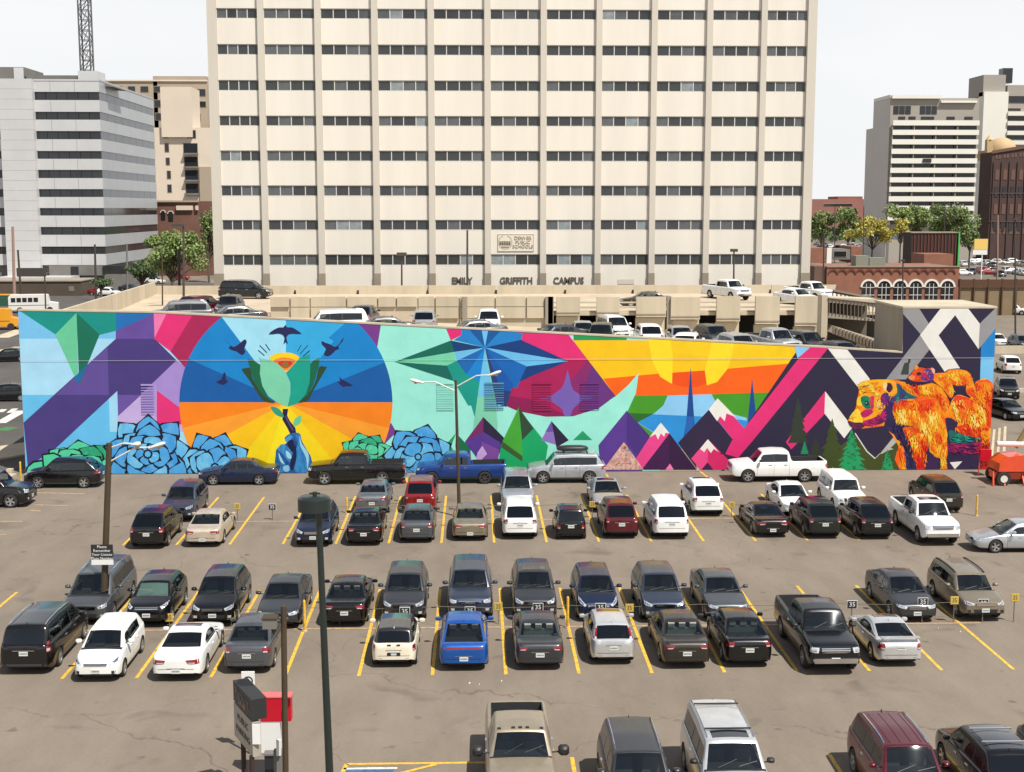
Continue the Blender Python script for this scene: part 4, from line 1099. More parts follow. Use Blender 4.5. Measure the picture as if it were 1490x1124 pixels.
# head
br([(180,250),(270,208),(430,205),(520,230),(500,330),(440,330),(380,260),(300,270),(220,330),(190,300)],YE,'#f2d23a')
br([(185,300),(240,255),(320,262),(300,290),(230,330),(215,360)],'#f6cf3a','#e89a20')
BR.line('E',[(190,295),(235,262),(300,262)],9,'#4a2a3a',right=True); BR.line('E',[(215,330),(270,300),(318,262)],9,'#7a2a2a',right=True)
br([(165,430),(170,370),(200,350),(230,400),(200,440)],'#f4cf3a',None)
br([(205,360),(260,350),(300,400),(290,460),(240,460),(205,410)],'#156b58','#1d8a5a')
br([(280,360),(340,360),(330,420),(300,480),(290,440)],'#c02a60','#d84a50')
br([(330,340),(400,330),(420,440),(380,500),(320,540),(320,440)],'#f59a2a',YE)
br([(235,400),(262,395),(275,425),(245,440)],'#0d3a3a',None)
br([(244,408),(254,406),(256,416),(246,418)],'#8fd8c8',None,s=0)
br([(190,520),(230,480),(290,470),(310,500),(240,545)],'#c02468','#a81e58')
br([(100,540),(170,460),(200,520),(220,580),(170,600),(110,585)],'#f8c52e','#fce050')
br([(85,575),(150,590),(210,590),(240,620),(180,652),(110,630)],'#3a1a44','#6a2050')
br([(220,580),(330,540),(400,480),(440,500),(400,590),(330,615),(240,620)],'#a81e60','#c02a60')
br([(400,330),(450,330),(460,480),(440,520),(400,470),(380,370)],'#7a2a78','#4a2a70')
br([(430,420),(500,400),(560,440),(600,600),(540,640),(430,620),(420,540)],'#33245a',DK)
br([(395,250),(420,225),(490,215),(530,260),(520,320),(470,340),(420,300)],'#f6a83a',YE)
br([(425,240),(470,235),(490,280),(460,320),(430,290)],'#5a1c34','#3a1430')
br([(400,245),(420,225),(440,240),(425,300),(410,290)],'#f4d8a0',None)
br([(520,240),(560,250),(620,320),(720,370),(560,380),(500,420),(470,380),(530,320)],'#1a7464','#1d4a70')
# shoulder and legs
br([(545,225),(620,230),(680,270),(860,240),(920,300),(880,330),(740,300),(650,300),(590,290)],YE,OR)
br([(640,300),(740,270),(870,290),(900,360),(830,350),(740,330)],DO,RD)
br([(490,470),(510,400),(600,380),(760,440),(900,500),(960,640),(980,760),(960,830),(920,880),(880,900),(830,830),(800,680),(700,620),(660,570),(640,620),(540,590),(495,520)],'#f8a02a',YE,s=2)
br([(500,420),(560,385),(700,400),(840,380),(830,470),(720,500),(600,440),(520,450)],DO,RD)
br([(840,300),(930,320),(1000,460),(960,560),(900,420)],OR,YE)
br([(580,640),(700,640),(800,720),(800,860),(770,1010),(710,1015),(690,920),(640,840),(620,740)],OR,RD)
br([(720,880),(790,820),(775,1012),(712,1015)],RD,'#c02414')
br([(930,800),(975,760),(985,860),(970,940),(980,1012),(915,1012),(930,930)],OR,YE)
br([(870,700),(930,690),(940,760),(890,790)],DO,RD)
br([(525,755),(560,770),(600,860),(612,1014),(565,1014),(560,880)],OR,YE)
br([(560,700),(640,760),(690,940),(690,1012),(625,1012),(610,860)],'#1f2448','#2b2e60')
br([(790,850),(830,860),(880,905),(925,920),(915,1012),(780,1012)],'#3c2050',DK)
FURN=[0]
def fur(region,cols,n,ln=40,w=6,ang=1.75,spread=.35,seed=0):
    ymax=WY-.0045-.0005*(max(k_[1] for k_ in LAYERS)+1)
    q=random.Random(seed); xs_=[p[0] for p in region]; ys_=[p[1] for p in region]; k=0
    def inside(x,y):
        c=False
        for (x1,y1),(x2,y2) in zip(region,region[1:]+region[:1]):
            if (y1>y)!=(y2>y) and x<(x2-x1)*(y-y1)/(y2-y1)+x1: c=not c
        return c
    n=int(n*1.35); w*=1.3; EX=((185,345,335,560),(388,540,205,345),(70,215,570,660),(680,760,110,175))
    while k<n:
        x,y=q.uniform(min(xs_),max(xs_)),q.uniform(min(ys_),max(ys_))
        if not inside(x,y) or any(a0-14<x<a1+4 and b0-24<y<b1+4 for a0,a1,b0,b1 in EX): 
            g_=FURN[0]; FURN.append(0)
            if len(FURN)>60000: break
            continue
        k+=1; a=ang+q.gauss(0,spread); l=ln*q.uniform(.5,1.2); dx,dy=math.cos(a)*l,math.sin(a)*l; px,py=-math.sin(a)*w/2*q.uniform(.5,1.2),math.cos(a)*w/2
        P=[(x-px,y-py),(x+dx*.5-px*.9,y+dy*.5-py*.9),(x+dx,y+dy),(x+dx*.5+px*.9,y+dy*.5+py*.9),(x+px,y+py)]
        pw=[p for p in wp('E',P)]
        if any(p[1]<.05 or p[0]>X_R-.05 for p in pw): continue
        FURN[0]+=1; yy=ymax-.000008*FURN[0]
        BR.b.add([(p[0],yy,p[1]) for p in pw],[(4,3,2,1,0) if area(pw)<0 else (0,1,2,3,4)],mp_(cols[int(max(0,min(.999,.5+.33*math.sin(x*.021+y*.013+seed)+.27*math.sin(x*.047-y*.031+seed*2)+q.gauss(0,.13)))*len(cols))]))
# cub
br([(640,190),(600,225),(640,250),(760,240),(850,230),(950,290),(1010,390),(1050,340),(1180,350),(1270,400),(1310,470),(1350,420),(1330,360),(1260,300),(1220,260),(1190,130),(1120,100),(990,110),(950,140),(880,140),(860,95),(810,95),(700,80)],DK,None,s=2)
br([(850,150),(960,140),(1110,112),(1190,150),(1232,262),(1342,372),(1350,440),(1305,462),(1195,362),(1150,310),(1150,225),(1085,262),(1025,235),(1042,300),(1030,358),(1000,362),(935,275),(860,215)],OR,YE,s=2)
br([(640,180),(690,105),(740,92),(800,105),(835,100),(860,150),(850,210),(760,220),(670,215)],'#ef6a1c','#e03a16')
br([(780,110),(850,120),(860,150),(850,215),(790,215),(740,190)],'#5a2a80','#2a4a90')
br([(835,95),(868,110),(866,150),(850,140)],'#f0b8a0',None); br([(685,105),(700,68),(722,92),(700,110)],'#f0a030',None)
br([(628,182),(660,160),(690,175),(680,205),(650,205)],'#f4b070','#e86a30'); br([(705,140),(740,135),(745,160),(710,165)],'#402038',None)
br([(760,140),(790,130),(800,180),(760,180)],'#c02468',None)
br([(875,150),(960,150),(1000,200),(1040,290),(1030,350),(1000,360),(960,280),(900,220)],OR,YE)
br([(970,140),(1010,112),(1110,112),(1180,150),(1215,230),(1220,290),(1170,300),(1150,210),(1100,250),(1030,220),(990,180)],YE,OR)
br([(1000,190),(1090,230),(1160,190),(1150,240),(1090,260),(1020,240)],DO,OR)
br([(1150,300),(1220,270),(1270,310),(1330,370),(1348,420),(1310,455),(1280,400),(1190,350)],OR,DO)
br([(1290,370),(1335,380),(1345,425),(1310,455),(1290,410)],'#e0404a','#d03040')
BR.poly('E',[(1005,950),(1118,940),(1050,1012)],'#f1efe8',right=True)
fur([(980,130),(1120,115),(1200,180),(1230,280),(1160,240),(1080,240),(1000,210)],['#fcd24a','#f99a22','#f4640e'],90,36,6,1.2,.4,31)
fur([(890,160),(980,160),(1030,290),(1000,350),(920,230)],['#f99a22','#f4640e','#fcd24a'],50,36,6,1.2,.3,32)
fur([(1160,300),(1230,280),(1340,390),(1310,450),(1200,360)],['#f4640e','#d82c10','#f99a22'],60,34,6,.8,.3,33)
fur([(650,180),(740,100),(840,110),(850,200),(680,210)],['#f4640e','#d82c10','#f99a22'],16,20,5,2.4,.4,34)
HY,HO,HR,HD_,HP='#fcd24a','#f99a22','#f4640e','#d82c10','#8a1f5a'
fur([(190,240),(430,210),(520,240),(440,330),(230,340)],[HO,HY,'#f6e070'],90,38,6,2.9,.3,1)
fur([(100,560),(170,440),(330,350),(430,430),(380,520),(240,560),(120,600)],[HO,HY,HY,'#fbe27a'],60,30,6,2.5,.3,2)
fur([(330,340),(450,330),(450,500),(380,540),(340,440)],[HP,'#c82a70',HR],16,30,6,1.9,.3,3)
fur([(220,590),(330,540),(440,480),(450,560),(330,625)],[HP,'#c82a70','#5a1c50'],60,34,6,2.8,.3,4)
fur([(440,340),(560,300),(680,350),(560,380),(480,440)],['#1a7464','#2a9a80','#2a4a80','#5a2a70'],60,40,6,2.2,.4,5)
fur([(560,240),(860,250),(960,380),(1000,480),(940,460),(880,340),(640,300)],[HD_,HR,HO,HO,HY],130,46,7,1.2,.4,6)
fur([(500,400),(700,370),(900,420),(880,520),(660,500),(500,480)],[HD_,HR,HR,HO],170,46,7,1.7,.3,7)
fur([(500,460),(900,480),(960,640),(960,800),(860,860),(800,680),(640,590),(520,570)],[HR,HO,HO,HY,'#fbe27a'],300,56,7,1.65,.25,8)
fur([(590,640),(800,700),(790,980),(710,980),(640,820)],[HD_,HR,HO,HY],150,50,7,1.6,.25,9)
fur([(540,780),(600,860),(605,960),(570,960)],[HY,HO,HR],30,44,6,1.6,.2,10)
fur([(930,820),(975,800),(970,980),(920,980)],[HY,HO,HR],40,44,6,1.6,.2,11)
fur([(1020,400),(1180,370),(1290,440),(1330,560),(1240,630),(1060,560)],[HR,HO,HY,'#fbe27a'],190,50,7,1.5,.35,12)
fur([(1040,400),(1170,370),(1270,440),(1100,470)],[HR,HD_,HO],70,44,7,1.3,.35,13)
fur([(1240,230),(1380,240),(1380,560),(1330,480),(1250,330)],[HD_,HR,HO],130,46,7,1.4,.4,14)
fur([(1050,640),(1300,620),(1370,640),(1340,760),(1180,700)],[HR,HD_,HO],90,44,7,1.2,.4,15)
fur([(1300,760),(1370,720),(1365,960),(1290,960)],[HD_,'#8a1420',HR],60,46,7,1.6,.3,16)
fur([(1000,780),(1280,770),(1220,870),(1010,860)],[HP,'#c02a60','#3a1c50'],60,50,7,.2,.3,17)
fur([(1010,680),(1290,735),(1100,775),(1010,760)],['#1a7c6c','#2aa08a','#2a3a60'],40,50,6,.2,.2,18)
fur([(470,560),(600,640),(690,920),(620,980),(540,740)],['#2a2040','#3a3070','#1c1a34'],60,50,7,1.3,.3,19)
BR.done(wall)
# three boulders of colour at the right foot
BG.done(wall)
# horizontal construction joint
jl=MB(); z=W(745,523,WY).z; jl.box(X_L+.05,X_R-.05,WY-.060,WY-.056,z-.010,z+.010,mat('joint_line',(.38,.40,.42),rough=.8))
jo=jl.obj('construction_joint',wall)
# louvre vents
def vent(x0,y0,x1,y1,cols):
    v=MB(); a=W(x0,y0,WY); c=W(x1,y1,WY); o=MB()
    fr=boxobj('vent',a.x,c.x,WY-.062,WY-.056,a.z-.05,a.z,mp_(cols[1]),wall)
    n=12
    for i in range(n):
        z=c.z+(a.z-c.z)*(i+.5)/n
        unitbox('slat',mp_(cols[i%2]),a.x,c.x,WY-.069,WY-.0625,z-.03,z+.03,fr)
vent(205,559,225,603,('#a592d2','#b09ddb'))
vent(635.5,557,661,597,('#8fd9ca','#9de6d6'))
vent(705,557,733,597,('#4a7cb0','#5c98bc'))
vent(775,557,802.5,598,('#b0285f','#a02458'))
vent(844.5,557,872,597,('#7d3a86','#6e3380'))
# warning ring at the louvres top
# ================================================================ ground, markings
def ground_mat(name,base,k1,k2,crack=True,stain=True,sc=1.0):
    m=bpy.data.materials.new(name); m.use_nodes=True; n=m.node_tree; b=n.nodes['Principled BSDF']; b.inputs['Roughness'].default_value=.88; b.inputs['Specular IOR Level'].default_value=.25
    t=n.nodes.new('ShaderNodeTexCoord'); Lk=n.links.new
    def noise(s,d=6,r=.6,scale=None,dist=0):
        x=n.nodes.new('ShaderNodeTexNoise'); x.inputs['Scale'].default_value=s; x.inputs['Detail'].default_value=d; x.inputs['Roughness'].default_value=r; x.inputs['Distortion'].default_value=dist
        if scale:
            mp=n.nodes.new('ShaderNodeMapping'); mp.inputs['Scale'].default_value=scale; Lk(t.outputs['Object'],mp.inputs[0]); Lk(mp.outputs[0],x.inputs[0])
        else: Lk(t.outputs['Object'],x.inputs[0])
        return x.outputs[0]
    def rng(s,a,b_,c,d):
        r=n.nodes.new('ShaderNodeMapRange'); r.inputs[1].default_value=a; r.inputs[2].default_value=b_; r.inputs[3].default_value=c; r.inputs[4].default_value=d; Lk(s,r.inputs[0]); return r.outputs[0]
    def mul(a,c):
        q=n.nodes.new('ShaderNodeMath'); q.operation='MULTIPLY'; Lk(a,q.inputs[0]); 
        if isinstance(c,float): q.inputs[1].default_value=c
        else: Lk(c,q.inputs[1])
        return q.outputs[0]
    f=rng(noise(.09*sc,5,.55),.35,.65,1-k1,1+k1)
    f=mul(f,rng(noise(.55*sc,7,.7,(1,.35,1)),.35,.65,1-k2,1+k2))
    f=mul(f,rng(noise(9,4,.7),.3,.7,.93,1.07))
    if stain:
        f=mul(f,rng(noise(.42,3,.5,(1,1,1),.6),.60,.72,1.0,.76))
        f=mul(f,rng(noise(1.3,2,.4),.70,.77,1.0,.62))
    if crack:
        v=n.nodes.new('ShaderNodeTexVoronoi'); v.feature='DISTANCE_TO_EDGE'; v.inputs['Scale'].default_value=.085
        w=n.nodes.new('ShaderNodeTexNoise'); w.inputs['Scale'].default_value=.5; w.inputs['Detail'].default_value=6; Lk(t.outputs['Object'],w.inputs[0])
        a=n.nodes.new('ShaderNodeVectorMath'); a.operation='MULTIPLY_ADD'; a.inputs[1].default_value=(3.2,3.2,0); Lk(w.outputs['Color'],a.inputs[0]); Lk(t.outputs['Object'],a.inputs[2]); Lk(a.outputs[0],v.inputs['Vector'])
        ck=rng(v.outputs['Distance'],0,.0028,.64,1.0)
        gap=rng(noise(.12,3,.5),.46,.54,0.0,1.0)
        mx=n.nodes.new('ShaderNodeMix'); mx.inputs[3].default_value=1.0; Lk(gap,mx.inputs[0]); Lk(ck,mx.inputs[2]); f=mul(f,mx.outputs[0])
    hv=n.nodes.new('ShaderNodeMix'); hv.data_type='RGBA'; hv.inputs[6].default_value=(*base,1); hv.inputs[7].default_value=(base[0]*1.03,base[1]*.98,base[2]*.96,1); Lk(noise(.2,3,.5),hv.inputs[0])
    sc_=n.nodes.new('ShaderNodeVectorMath'); sc_.operation='SCALE'; Lk(hv.outputs[2],sc_.inputs[0]); Lk(f,sc_.inputs['Scale']); Lk(sc_.outputs[0],b.inputs['Base Color'])
    bp=n.nodes.new('ShaderNodeBump'); bp.inputs['Strength'].default_value=.25; bp.inputs['Distance'].default_value=.01; Lk(noise(40,3,.7),bp.inputs['Height']); Lk(bp.outputs[0],b.inputs['Normal'])
    _mats[name]=m; return m
ASPH=ground_mat('lot_asphalt',(.192,.161,.127),.08,.10)
ROADM=ground_mat('street_asphalt',(.085,.080,.075),.12,.10,crack=False,stain=False)
FARG=ground_mat('far_ground',(.17,.145,.115),.2,.15,crack=False,stain=False,sc=.3)
DECKM=ground_mat('deck_concrete',(.46,.39,.29),.08,.10,crack=False,stain=False)
def paintm(name,h,k=.8):
    m=mat(name,hexc(h,k),rough=.7,noise=.38,nscale=5); return m
YEL=paintm('yellow_line_paint','#e0b23c',.85); WHT=paintm('white_line_paint','#e6e2d8',.8); TANL=paintm('worn_tan_line','#d8b488',.62); GRNP=paintm('green_lane_paint','#4a8a50',.7); BLUP=paintm('blue_bay_paint','#4a6a90',.7)
b=MB(); b.box(-3000,3000,-60,5200,-.3,-.02,FARG); tag(b.obj('ground'),kind='structure')
def sheet(name,pts,z,m,kind='structure'):
    b=MB(); b.add([(x,y,z) for x,y in pts],[tuple(range(len(pts)))],m); return tag(b.obj(name),kind=kind)
sheet('parking_lot',[(-34.5,-20),(41,-20),(41,84),(33,84),(33,82.6),(-28.5,82.6),(-31,79)],0,ASPH)
# ---- painted lines
S_=2.6333; X0=1.0585
ROWS={1:(75.7,64.75,69.6,W(719,785,64.75).x),2:(56.7,45.8,51.2,W(736,980,45.9).x),3:(38.5,27.5,33.0,W(832.5,1106,38.4).x)}
lines=tag(empty('lot_markings'),kind='structure')
def strip(p,q,w,m,z=.006,name='line',parent=lines):
    p=Vector((p[0],p[1],0)); q=Vector((q[0],q[1],0)); d=(q-p).normalized(); n_=Vector((-d.y,d.x,0))*w/2
    b=MB(); b.add([(*(p+n_).xy,z),(*(p-n_).xy,z),(*(q-n_).xy,z),(*(q+n_).xy,z)],[(0,1,2,3)],m); return b.obj(name,parent)
for r,(yf,yn,yc,xp) in ROWS.items():
    for k in range(-14,12):
        x=xp+k*S_
        if r==1 and not(-19.2<x<20.5): continue
        if r==2 and not(-20.2<x<20.6): continue
        if r==3 and not(1.5<x<22): continue
        strip((x,yf),(x,yn),.125,YEL)
    if r<3: strip((-16.5 if r==2 else -13.5,yc+.02),(20.4,yc+.02),.13,TANL,z=.011)
strip((-3.9,38.2),(1.3,38.2),.13,YEL); strip((-3.9,38.2),(-4.4,34),.13,YEL); strip((-3.8,36.6),(-1.2,38.1),.13,YEL,z=.011)
strip((-9.5,37.6),(-6.9,37.6),.13,YEL); strip((-7.0,37.6),(-7.6,34),.13,YEL)
for (a,c) in (((43,717),(123,719)),((48,735),(99,736)),((43,743),(59,744)),((0,759),(33,759)),((0,778),(9,778))):
    p=G(*a); q=G(*c); strip(p.xy,q.xy,.14,TANL)
for px in (590,880,1022,560):
    a=G(px,690); strip((a.x,82.5),(a.x+.25,79.3),.13,YEL)
a=G(500,1119); strip((a.x,a.y),(a.x+1.6,a.y),.12,WHT); sheet('painted_bay',[(a.x,a.y-.1),(a.x+1.5,a.y-.1),(a.x+1.4,a.y-2),(a.x-.1,a.y-2)],.005,BLUP)
# bollards
def post(px,py0,py1,label,m=None,r=.055):
    g=G(px,py1); top=W(px,py0,g.y); t=MB(); h=top.z
    root=empty('bollard',g); tag(root,label,'bollard','yellow steel bollards in the car park')
    p=MB(); n=12
    p.tube((0,0,0),(0,0,h-.05),r,YEL,n=n); p.tube((0,0,h-.05),(0,0,h),r,YEL,r*.5,n=n); p.obj('pipe',root,40)
    c=MB(); c.tube((0,0,0),(0,0,.05),r*1.9,CONC,n=n); c.obj('footing',root)
    return root
post(311/3.725+360,873,919,'yellow bollard beside the dark sedan left of the tall dark green pole')
post(826,868,914,'yellow bollard between the grey sunroof suv and the navy hatchback')
post(1299,861,894,'yellow bollard in front of the dark sedan behind the silver spoiler coupe')
post(1420.7,720,751,'yellow bollard at the right end of the row nearest the mural')
post(505,724,747,'yellow bollard just left of the grey sedan and black sedan near the mural')
post(1138,721,738,'yellow bollard beside the small white sedan near the mural')
post(30.6,672,701,'yellow bollard at the left corner of the mural wall')
# stall number signs on a cable
SGK=mat('sign_black',(.02,.02,.022),rough=.5); SGW=mat('sign_white',(.7,.7,.68),rough=.5); SGY=mat('sign_yellow',(.50,.36,.08),rough=.5)
def numsign(px,py,Y,yellow,label):
    p=W(px,py,Y); r=empty('number_sign',(p.x,p.y,0)); tag(r,label,'sign','stall number signs along the cable')
    z=p.z; r.scale=(.8,1,1) if yellow else (1,1,1); boxobj('plate',-.19,.19,-.01,.01,z-.15,z+.15,SGY if yellow else SGK,r)
    boxobj('border',-.21,.21,.002,.018,z-.17,z+.17,SGY if yellow else SGW,r)
    text_obj('number','35',.26,SGK if yellow else SGW,(0,-.012,z),parent=r,depth=.004)
    boxobj('stake',-.02,.02,.02,.05,0,z,CONCD,r)
for i,(px,py,Y,ye,lb) in enumerate(((494,884,51.6,0,'black number sign behind the black rear-facing sedan left of the cream mini'),(589,890,51.6,0,'black number sign between the grey crossover and the cream mini'),(684,889,51.6,0,'black number sign between the dark blue suv and the blue sedan'),(783,884,51.6,0,'black number sign above the dark sedan with pale parcel shelf'),(874,884,51.6,0,'black number sign above the silver hatchback'),(1240,880,51.3,0,'black number sign in the empty bay right of the black pickup'),(1343,876,51.3,0,'black number sign at the nose of the dark sedan'),(1431,878,51.3,0,'black number sign at the nose of the grey-brown wagon'),
    (246,899,51.6,1,'yellow number sign by the black hatchback with the sunshade'),(336,896,51.6,1,'yellow number sign at the corner of the black crossover with bright headlights'),(916,885,51.6,1,'yellow number sign right of the navy hatchback'),(1389,874,51.3,1,'yellow number sign between dark sedan and grey-brown wagon'),(1477,870,51.3,1,'yellow number sign right of the grey-brown wagon'),(725,883,51.6,1,'yellow number sign between blue sedan and dark grey sedan'),(862,734,69.9,1,'yellow number sign behind the grey sedan with sunroof near the mural'),(1065,735,69.9,1,'yellow number sign by the white crossover close to the mural'),(345,737,69.9,1,'yellow number sign beside the pale gold sedan'),(396,738,69.9,0,'dark number sign in the empty bay near the mural'))): numsign(px,py,Y,ye,lb)
for i,(Yc,xa,xb) in enumerate(((51.75,-12,19.5),(70.1,-8,17))):
    c=MB(); c.path([(xa+(xb-xa)*k/24,Yc,.72-.08*math.sin((k%4)/4*math.pi)) for k in range(25)],.012,CONCD,n=4)
    tag(c.obj('cable'),['thin grey cable strung along the middle of the nearer double row','thin grey cable strung along the middle of the row by the mural'][i],'cable')
# small litter
for i,(px,py) in enumerate(((697,997),(729,992),(682,995),(1365,915),(1397,920))):
    g=G(px,py); b=MB(); s_=.035+.015*(i%3); b.add([(0,0,0),(s_,.02,0),(s_*.8,s_,.01),(.01,s_*.8,0),(s_*.4,s_*.5,.05)],[(0,1,4),(1,2,4),(2,3,4),(3,0,4)],SGW); o=b.obj('litter',loc=(g.x,g.y,.004)); tag(o,['crumpled white litter on the asphalt behind the blue sedan','small white scrap right of the litter behind the blue sedan','small white scrap left of the litter behind the blue sedan','white scrap in the empty bay right of the silver coupe','white scrap by the yellow line right of the empty bay'][i],'litter')

# ================================================================ left street
sheet('street',[(-36.5,60),(-31.5,79),(-28.6,86),(-33.8,100),(-33.8,260),(-60,300),(-95,300),(-62,60)],.004,ROADM)
kb=MB(); kp=[G(0,708),G(0,678),G(20,690),G(36,700),G(38,712),G(8,716)]
isl=[(-32.2,72.5),(-28.7,78.8),(-28.7,82.4),(-30.5,82.4),(-37,78),(-37,72.5)]
b=MB(); n=len(isl); b.add([(x,y,0) for x,y in isl]+[(x,y,.14) for x,y in isl],[(i,(i+1)%n,n+(i+1)%n,n+i) for i in range(n)]+[tuple(range(n,2*n))],CONC); tag(b.obj('corner_pavement'),kind='structure')
b=MB(); sw=[(-38.5,82),(-30,90),(-30,96),(-38.5,87)]
sl_=[G(0,655),G(36,620),G(38,560),G(34,640)]
b=MB(); pv=[(-37.2,79.5),(-28.7,91.5),(-28.7,97.5),(-44,79.5)]; n=4
b.add([(x,y,0) for x,y in pv]+[(x,y,.13) for x,y in pv],[(i,(i+1)%n,n+(i+1)%n,n+i) for i in range(n)]+[tuple(range(n,2*n))],CONC); tag(b.obj('pavement'),kind='structure')
for q in (((0,616),(32,598)),((0,581),(9,577)),((0,600),(6,596)),((14,601),(22,595)),((0,633),(30,612))):
    a,c=G(*q[0]),G(*q[1]); 
    if q[0][1]!=633: strip(a.xy,c.xy,.9 if q[0][1]>610 else .5,WHT,z=.012,name='white_marking')
a,c=G(0,627),G(18,622); strip(a.xy,c.xy,1.2,GRNP,z=.010,name='green_lane')
a,c=G(0,525),G(26,523); strip(a.xy,c.xy,.8,GRNP,z=.010,name='green_lane')
for k,(y0,y1) in enumerate(((512,505),(520,516),(492,480))): a,c=G(0,y0),G(34,y1); strip(a.xy,c.xy,2.2,CONC,z=.014+k*.004,name='concrete_band')
# drain box on the corner
g=G(14,692); boxobj('x',0,1,0,1,0,1,CONC).name='utility_cover'; o=bpy.data.objects['utility_cover']; o.location=(g.x-.2,g.y,.14); o.scale=(.35,.35,.25); tag(o,'small concrete utility box on the corner pavement left of the mural wall','utility box')

# ================================================================ parking garage behind the wall
gar=empty('parking_garage'); tag(gar,'beige concrete parking garage with open roof deck behind the mural wall','parking garage')
def dz(x): return max(6.3,min(8.0,7.35-.045*x))
YM=106.0
n=14; xs_=[-28.2+k*(27-(-28.2))/n for k in range(n+1)]
b=MB()
for a,c in zip(xs_,xs_[1:]): 
    b.add([(a,WY+.4,dz(a)),(c,WY+.4,dz(c)),(c,YM,dz(c)),(a,YM,dz(a))],[(0,1,2,3)],DECKM)
b.obj('ramp_deck',gar)
UD=7.8
def gx(px,Y): return W(px,500,Y).x
# left part of the deck is one open floor up to the back
b=MB(); b.add([(-30.2,YM,8.0),(-17.5,YM,8.0),(-17.5,118,UD),(-31.3,118,UD),(-28.2,WY+.4,8.0),(-28.2,YM,8.0)],[(0,1,2,3),(4,5,0)],DECKM)
b.add([(-31.3,118,UD),(38,118,UD),(38,138,UD),(-32.9,138,UD)],[(0,1,2,3)],DECKM)
b.add([(-17.5,YM+.3,8.3),(38,YM+.3,8.3),(38,118,UD),(-17.5,118,UD)],[(0,1,2,3)],DECKM)
b.obj('upper_deck',gar)
boxobj('upper_deck_slab',-17.5,38,YM+10,137,7.4,UD-.02,CONC,gar)
boxobj('deck_edge_beam',-17.5,38,YM+.05,YM+.34,8.05,8.29,CONC,gar)
# back parapet panels, with dark notches between
YB=137.0
cuts=[-32.8]+[gx(p,YB) for p in (432,523,624,723,823,921,1022,1120,1215)]
for a,c in zip(cuts,cuts[1:]):
    b=MB(); z0,z1=UD-.3,W(745,415.5,YB).z; b.prism([(a+.03,z0),(c-.35,z0),(c-.05,z1),(a+.03,z1)],YB,YB+.25,CONC); b.obj('parapet_panel',gar)
boxobj('back_wall',-32.8,gx(1215,YB),YB+.5,YB+.8,0,UD+.4,CONCG,gar)
# middle wall (near edge of upper deck)
YM=106.0
def mz(py): return W(745,py,YM).z
def mpanel(nm,x0,x1,y0,y1,m,d=0.0,th=.25): return boxobj(nm,gx(x0,YM),gx(x1,YM),YM-d,YM-d+th,mz(y1),mz(y0),m,gar)
mpanel('spandrel_wall',395,800,433.5,520,CONC,0,.3)
for x0,x1 in ((395,423),(424,452),(453,505),(506,550),(551,577),(578,608),(609,633),(634,668),(669,720),(721,765),(766,792)):
    for yy,(y0,y1) in enumerate(((431.5,446),(447,463),(464,480))):
        if (x0+yy*7)%3!=0 or yy==0: mpanel('wall_panel',x0+.6,x1-.6,y0,y1,CONC,.10+.04*((x0+yy)%3),.12)
for x in (673,793,969,797): mpanel('column',x,x+7 if x!=793 else x+12,432,520,CONCG,.35,.34)
for x0,x1,y0,y1,lo in ((809,843,432,459,1),(867,900,432,459,1),(924,967,432,461.5,1),(974,1016,432.5,465,1),(1040,1074,431.5,468,1),(1096,1131,431.5,472,1),(1153.5,1187,431.5,475,1)):
    mpanel('parapet_panel',x0,x1,y0,y1,CONC,.55,.3); mpanel('panel_lip',x0+.3,x1-.3,y1-5,y1-3.6,CONCG,.60,.04)
    mpanel('lower_wall',x0,x1,y1+1.5,530,CONC,.15,.3)
mpanel('kerb_beam',800,1215,447,450,CONC,-.4,.3); mpanel('kerb_beam',800,1215,441,443,CONC,-.9,.2); mpanel('kerb_beam',800,1215,453,455.5,CONC,-.2,.3)
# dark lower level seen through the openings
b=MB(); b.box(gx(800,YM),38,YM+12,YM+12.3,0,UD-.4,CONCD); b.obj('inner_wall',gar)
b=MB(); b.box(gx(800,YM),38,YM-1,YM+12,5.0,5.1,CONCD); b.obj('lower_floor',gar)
# left and right flank walls
for k in range(9):
    t0,t1=k/9,(k+1)/9; p=(-28.35+(-32.9+28.35)*t0,WY+.36+(YB-WY-.36)*t0); q=(-28.35+(-32.9+28.35)*t1,WY+.36+(YB-WY-.36)*t1)
    h0,h1=9.55-.45*t0,9.55-.45*t1; y1=q[1]-.12
    b=MB(); b.add([(p[0],p[1],0),(q[0],y1,0),(q[0]+.25,y1,0),(p[0]+.25,p[1],0),(p[0],p[1],h0),(q[0],y1,h1),(q[0]+.25,y1,h1),(p[0]+.25,p[1],h0)],[(0,3,2,1),(4,5,6,7),(0,1,5,4),(1,2,6,5),(2,3,7,6),(3,0,4,7)],CONC); b.obj('flank_panel',gar)
# right end: stair bridge with railings behind the tower
RAIL=mat('steel_railing',(.16,.12,.09),rough=.6)
br_=empty('stair_bridge'); tag(br_,'sloping concrete footbridge with steel railing between the garage and the dark mural tower','footbridge')
YS=96
def sp_(px,py,Y=YS): w=W(px,py,Y); return (w.x,w.z)
b=MB(); b.prism([sp_(1205,433),sp_(1205,440),sp_(1276,447),sp_(1276,436)],YS,YS+2.2,CONC); b.obj('deck_edge',br_)
b=MB(); b.prism([sp_(1205,456),sp_(1205,463),sp_(1276,468),sp_(1276,466)],YS,YS+2.2,CONCG); b.obj('landing',br_)
for k in range(14):
    x=1206+k*5.3; a=sp_(x,434+k*.55); c=sp_(x,457+k*.8); b=MB(); b.tube((a[0],YS-.05,a[1]),(c[0],YS-.05,c[1]),.035,RAIL,n=5); b.obj('baluster',br_)
b=MB(); a=sp_(1205,434);c=sp_(1276,441.5); b.tube((a[0],YS-.05,a[1]),(c[0],YS-.05,c[1]),.07,RAIL,n=6); b.obj('handrail',br_)
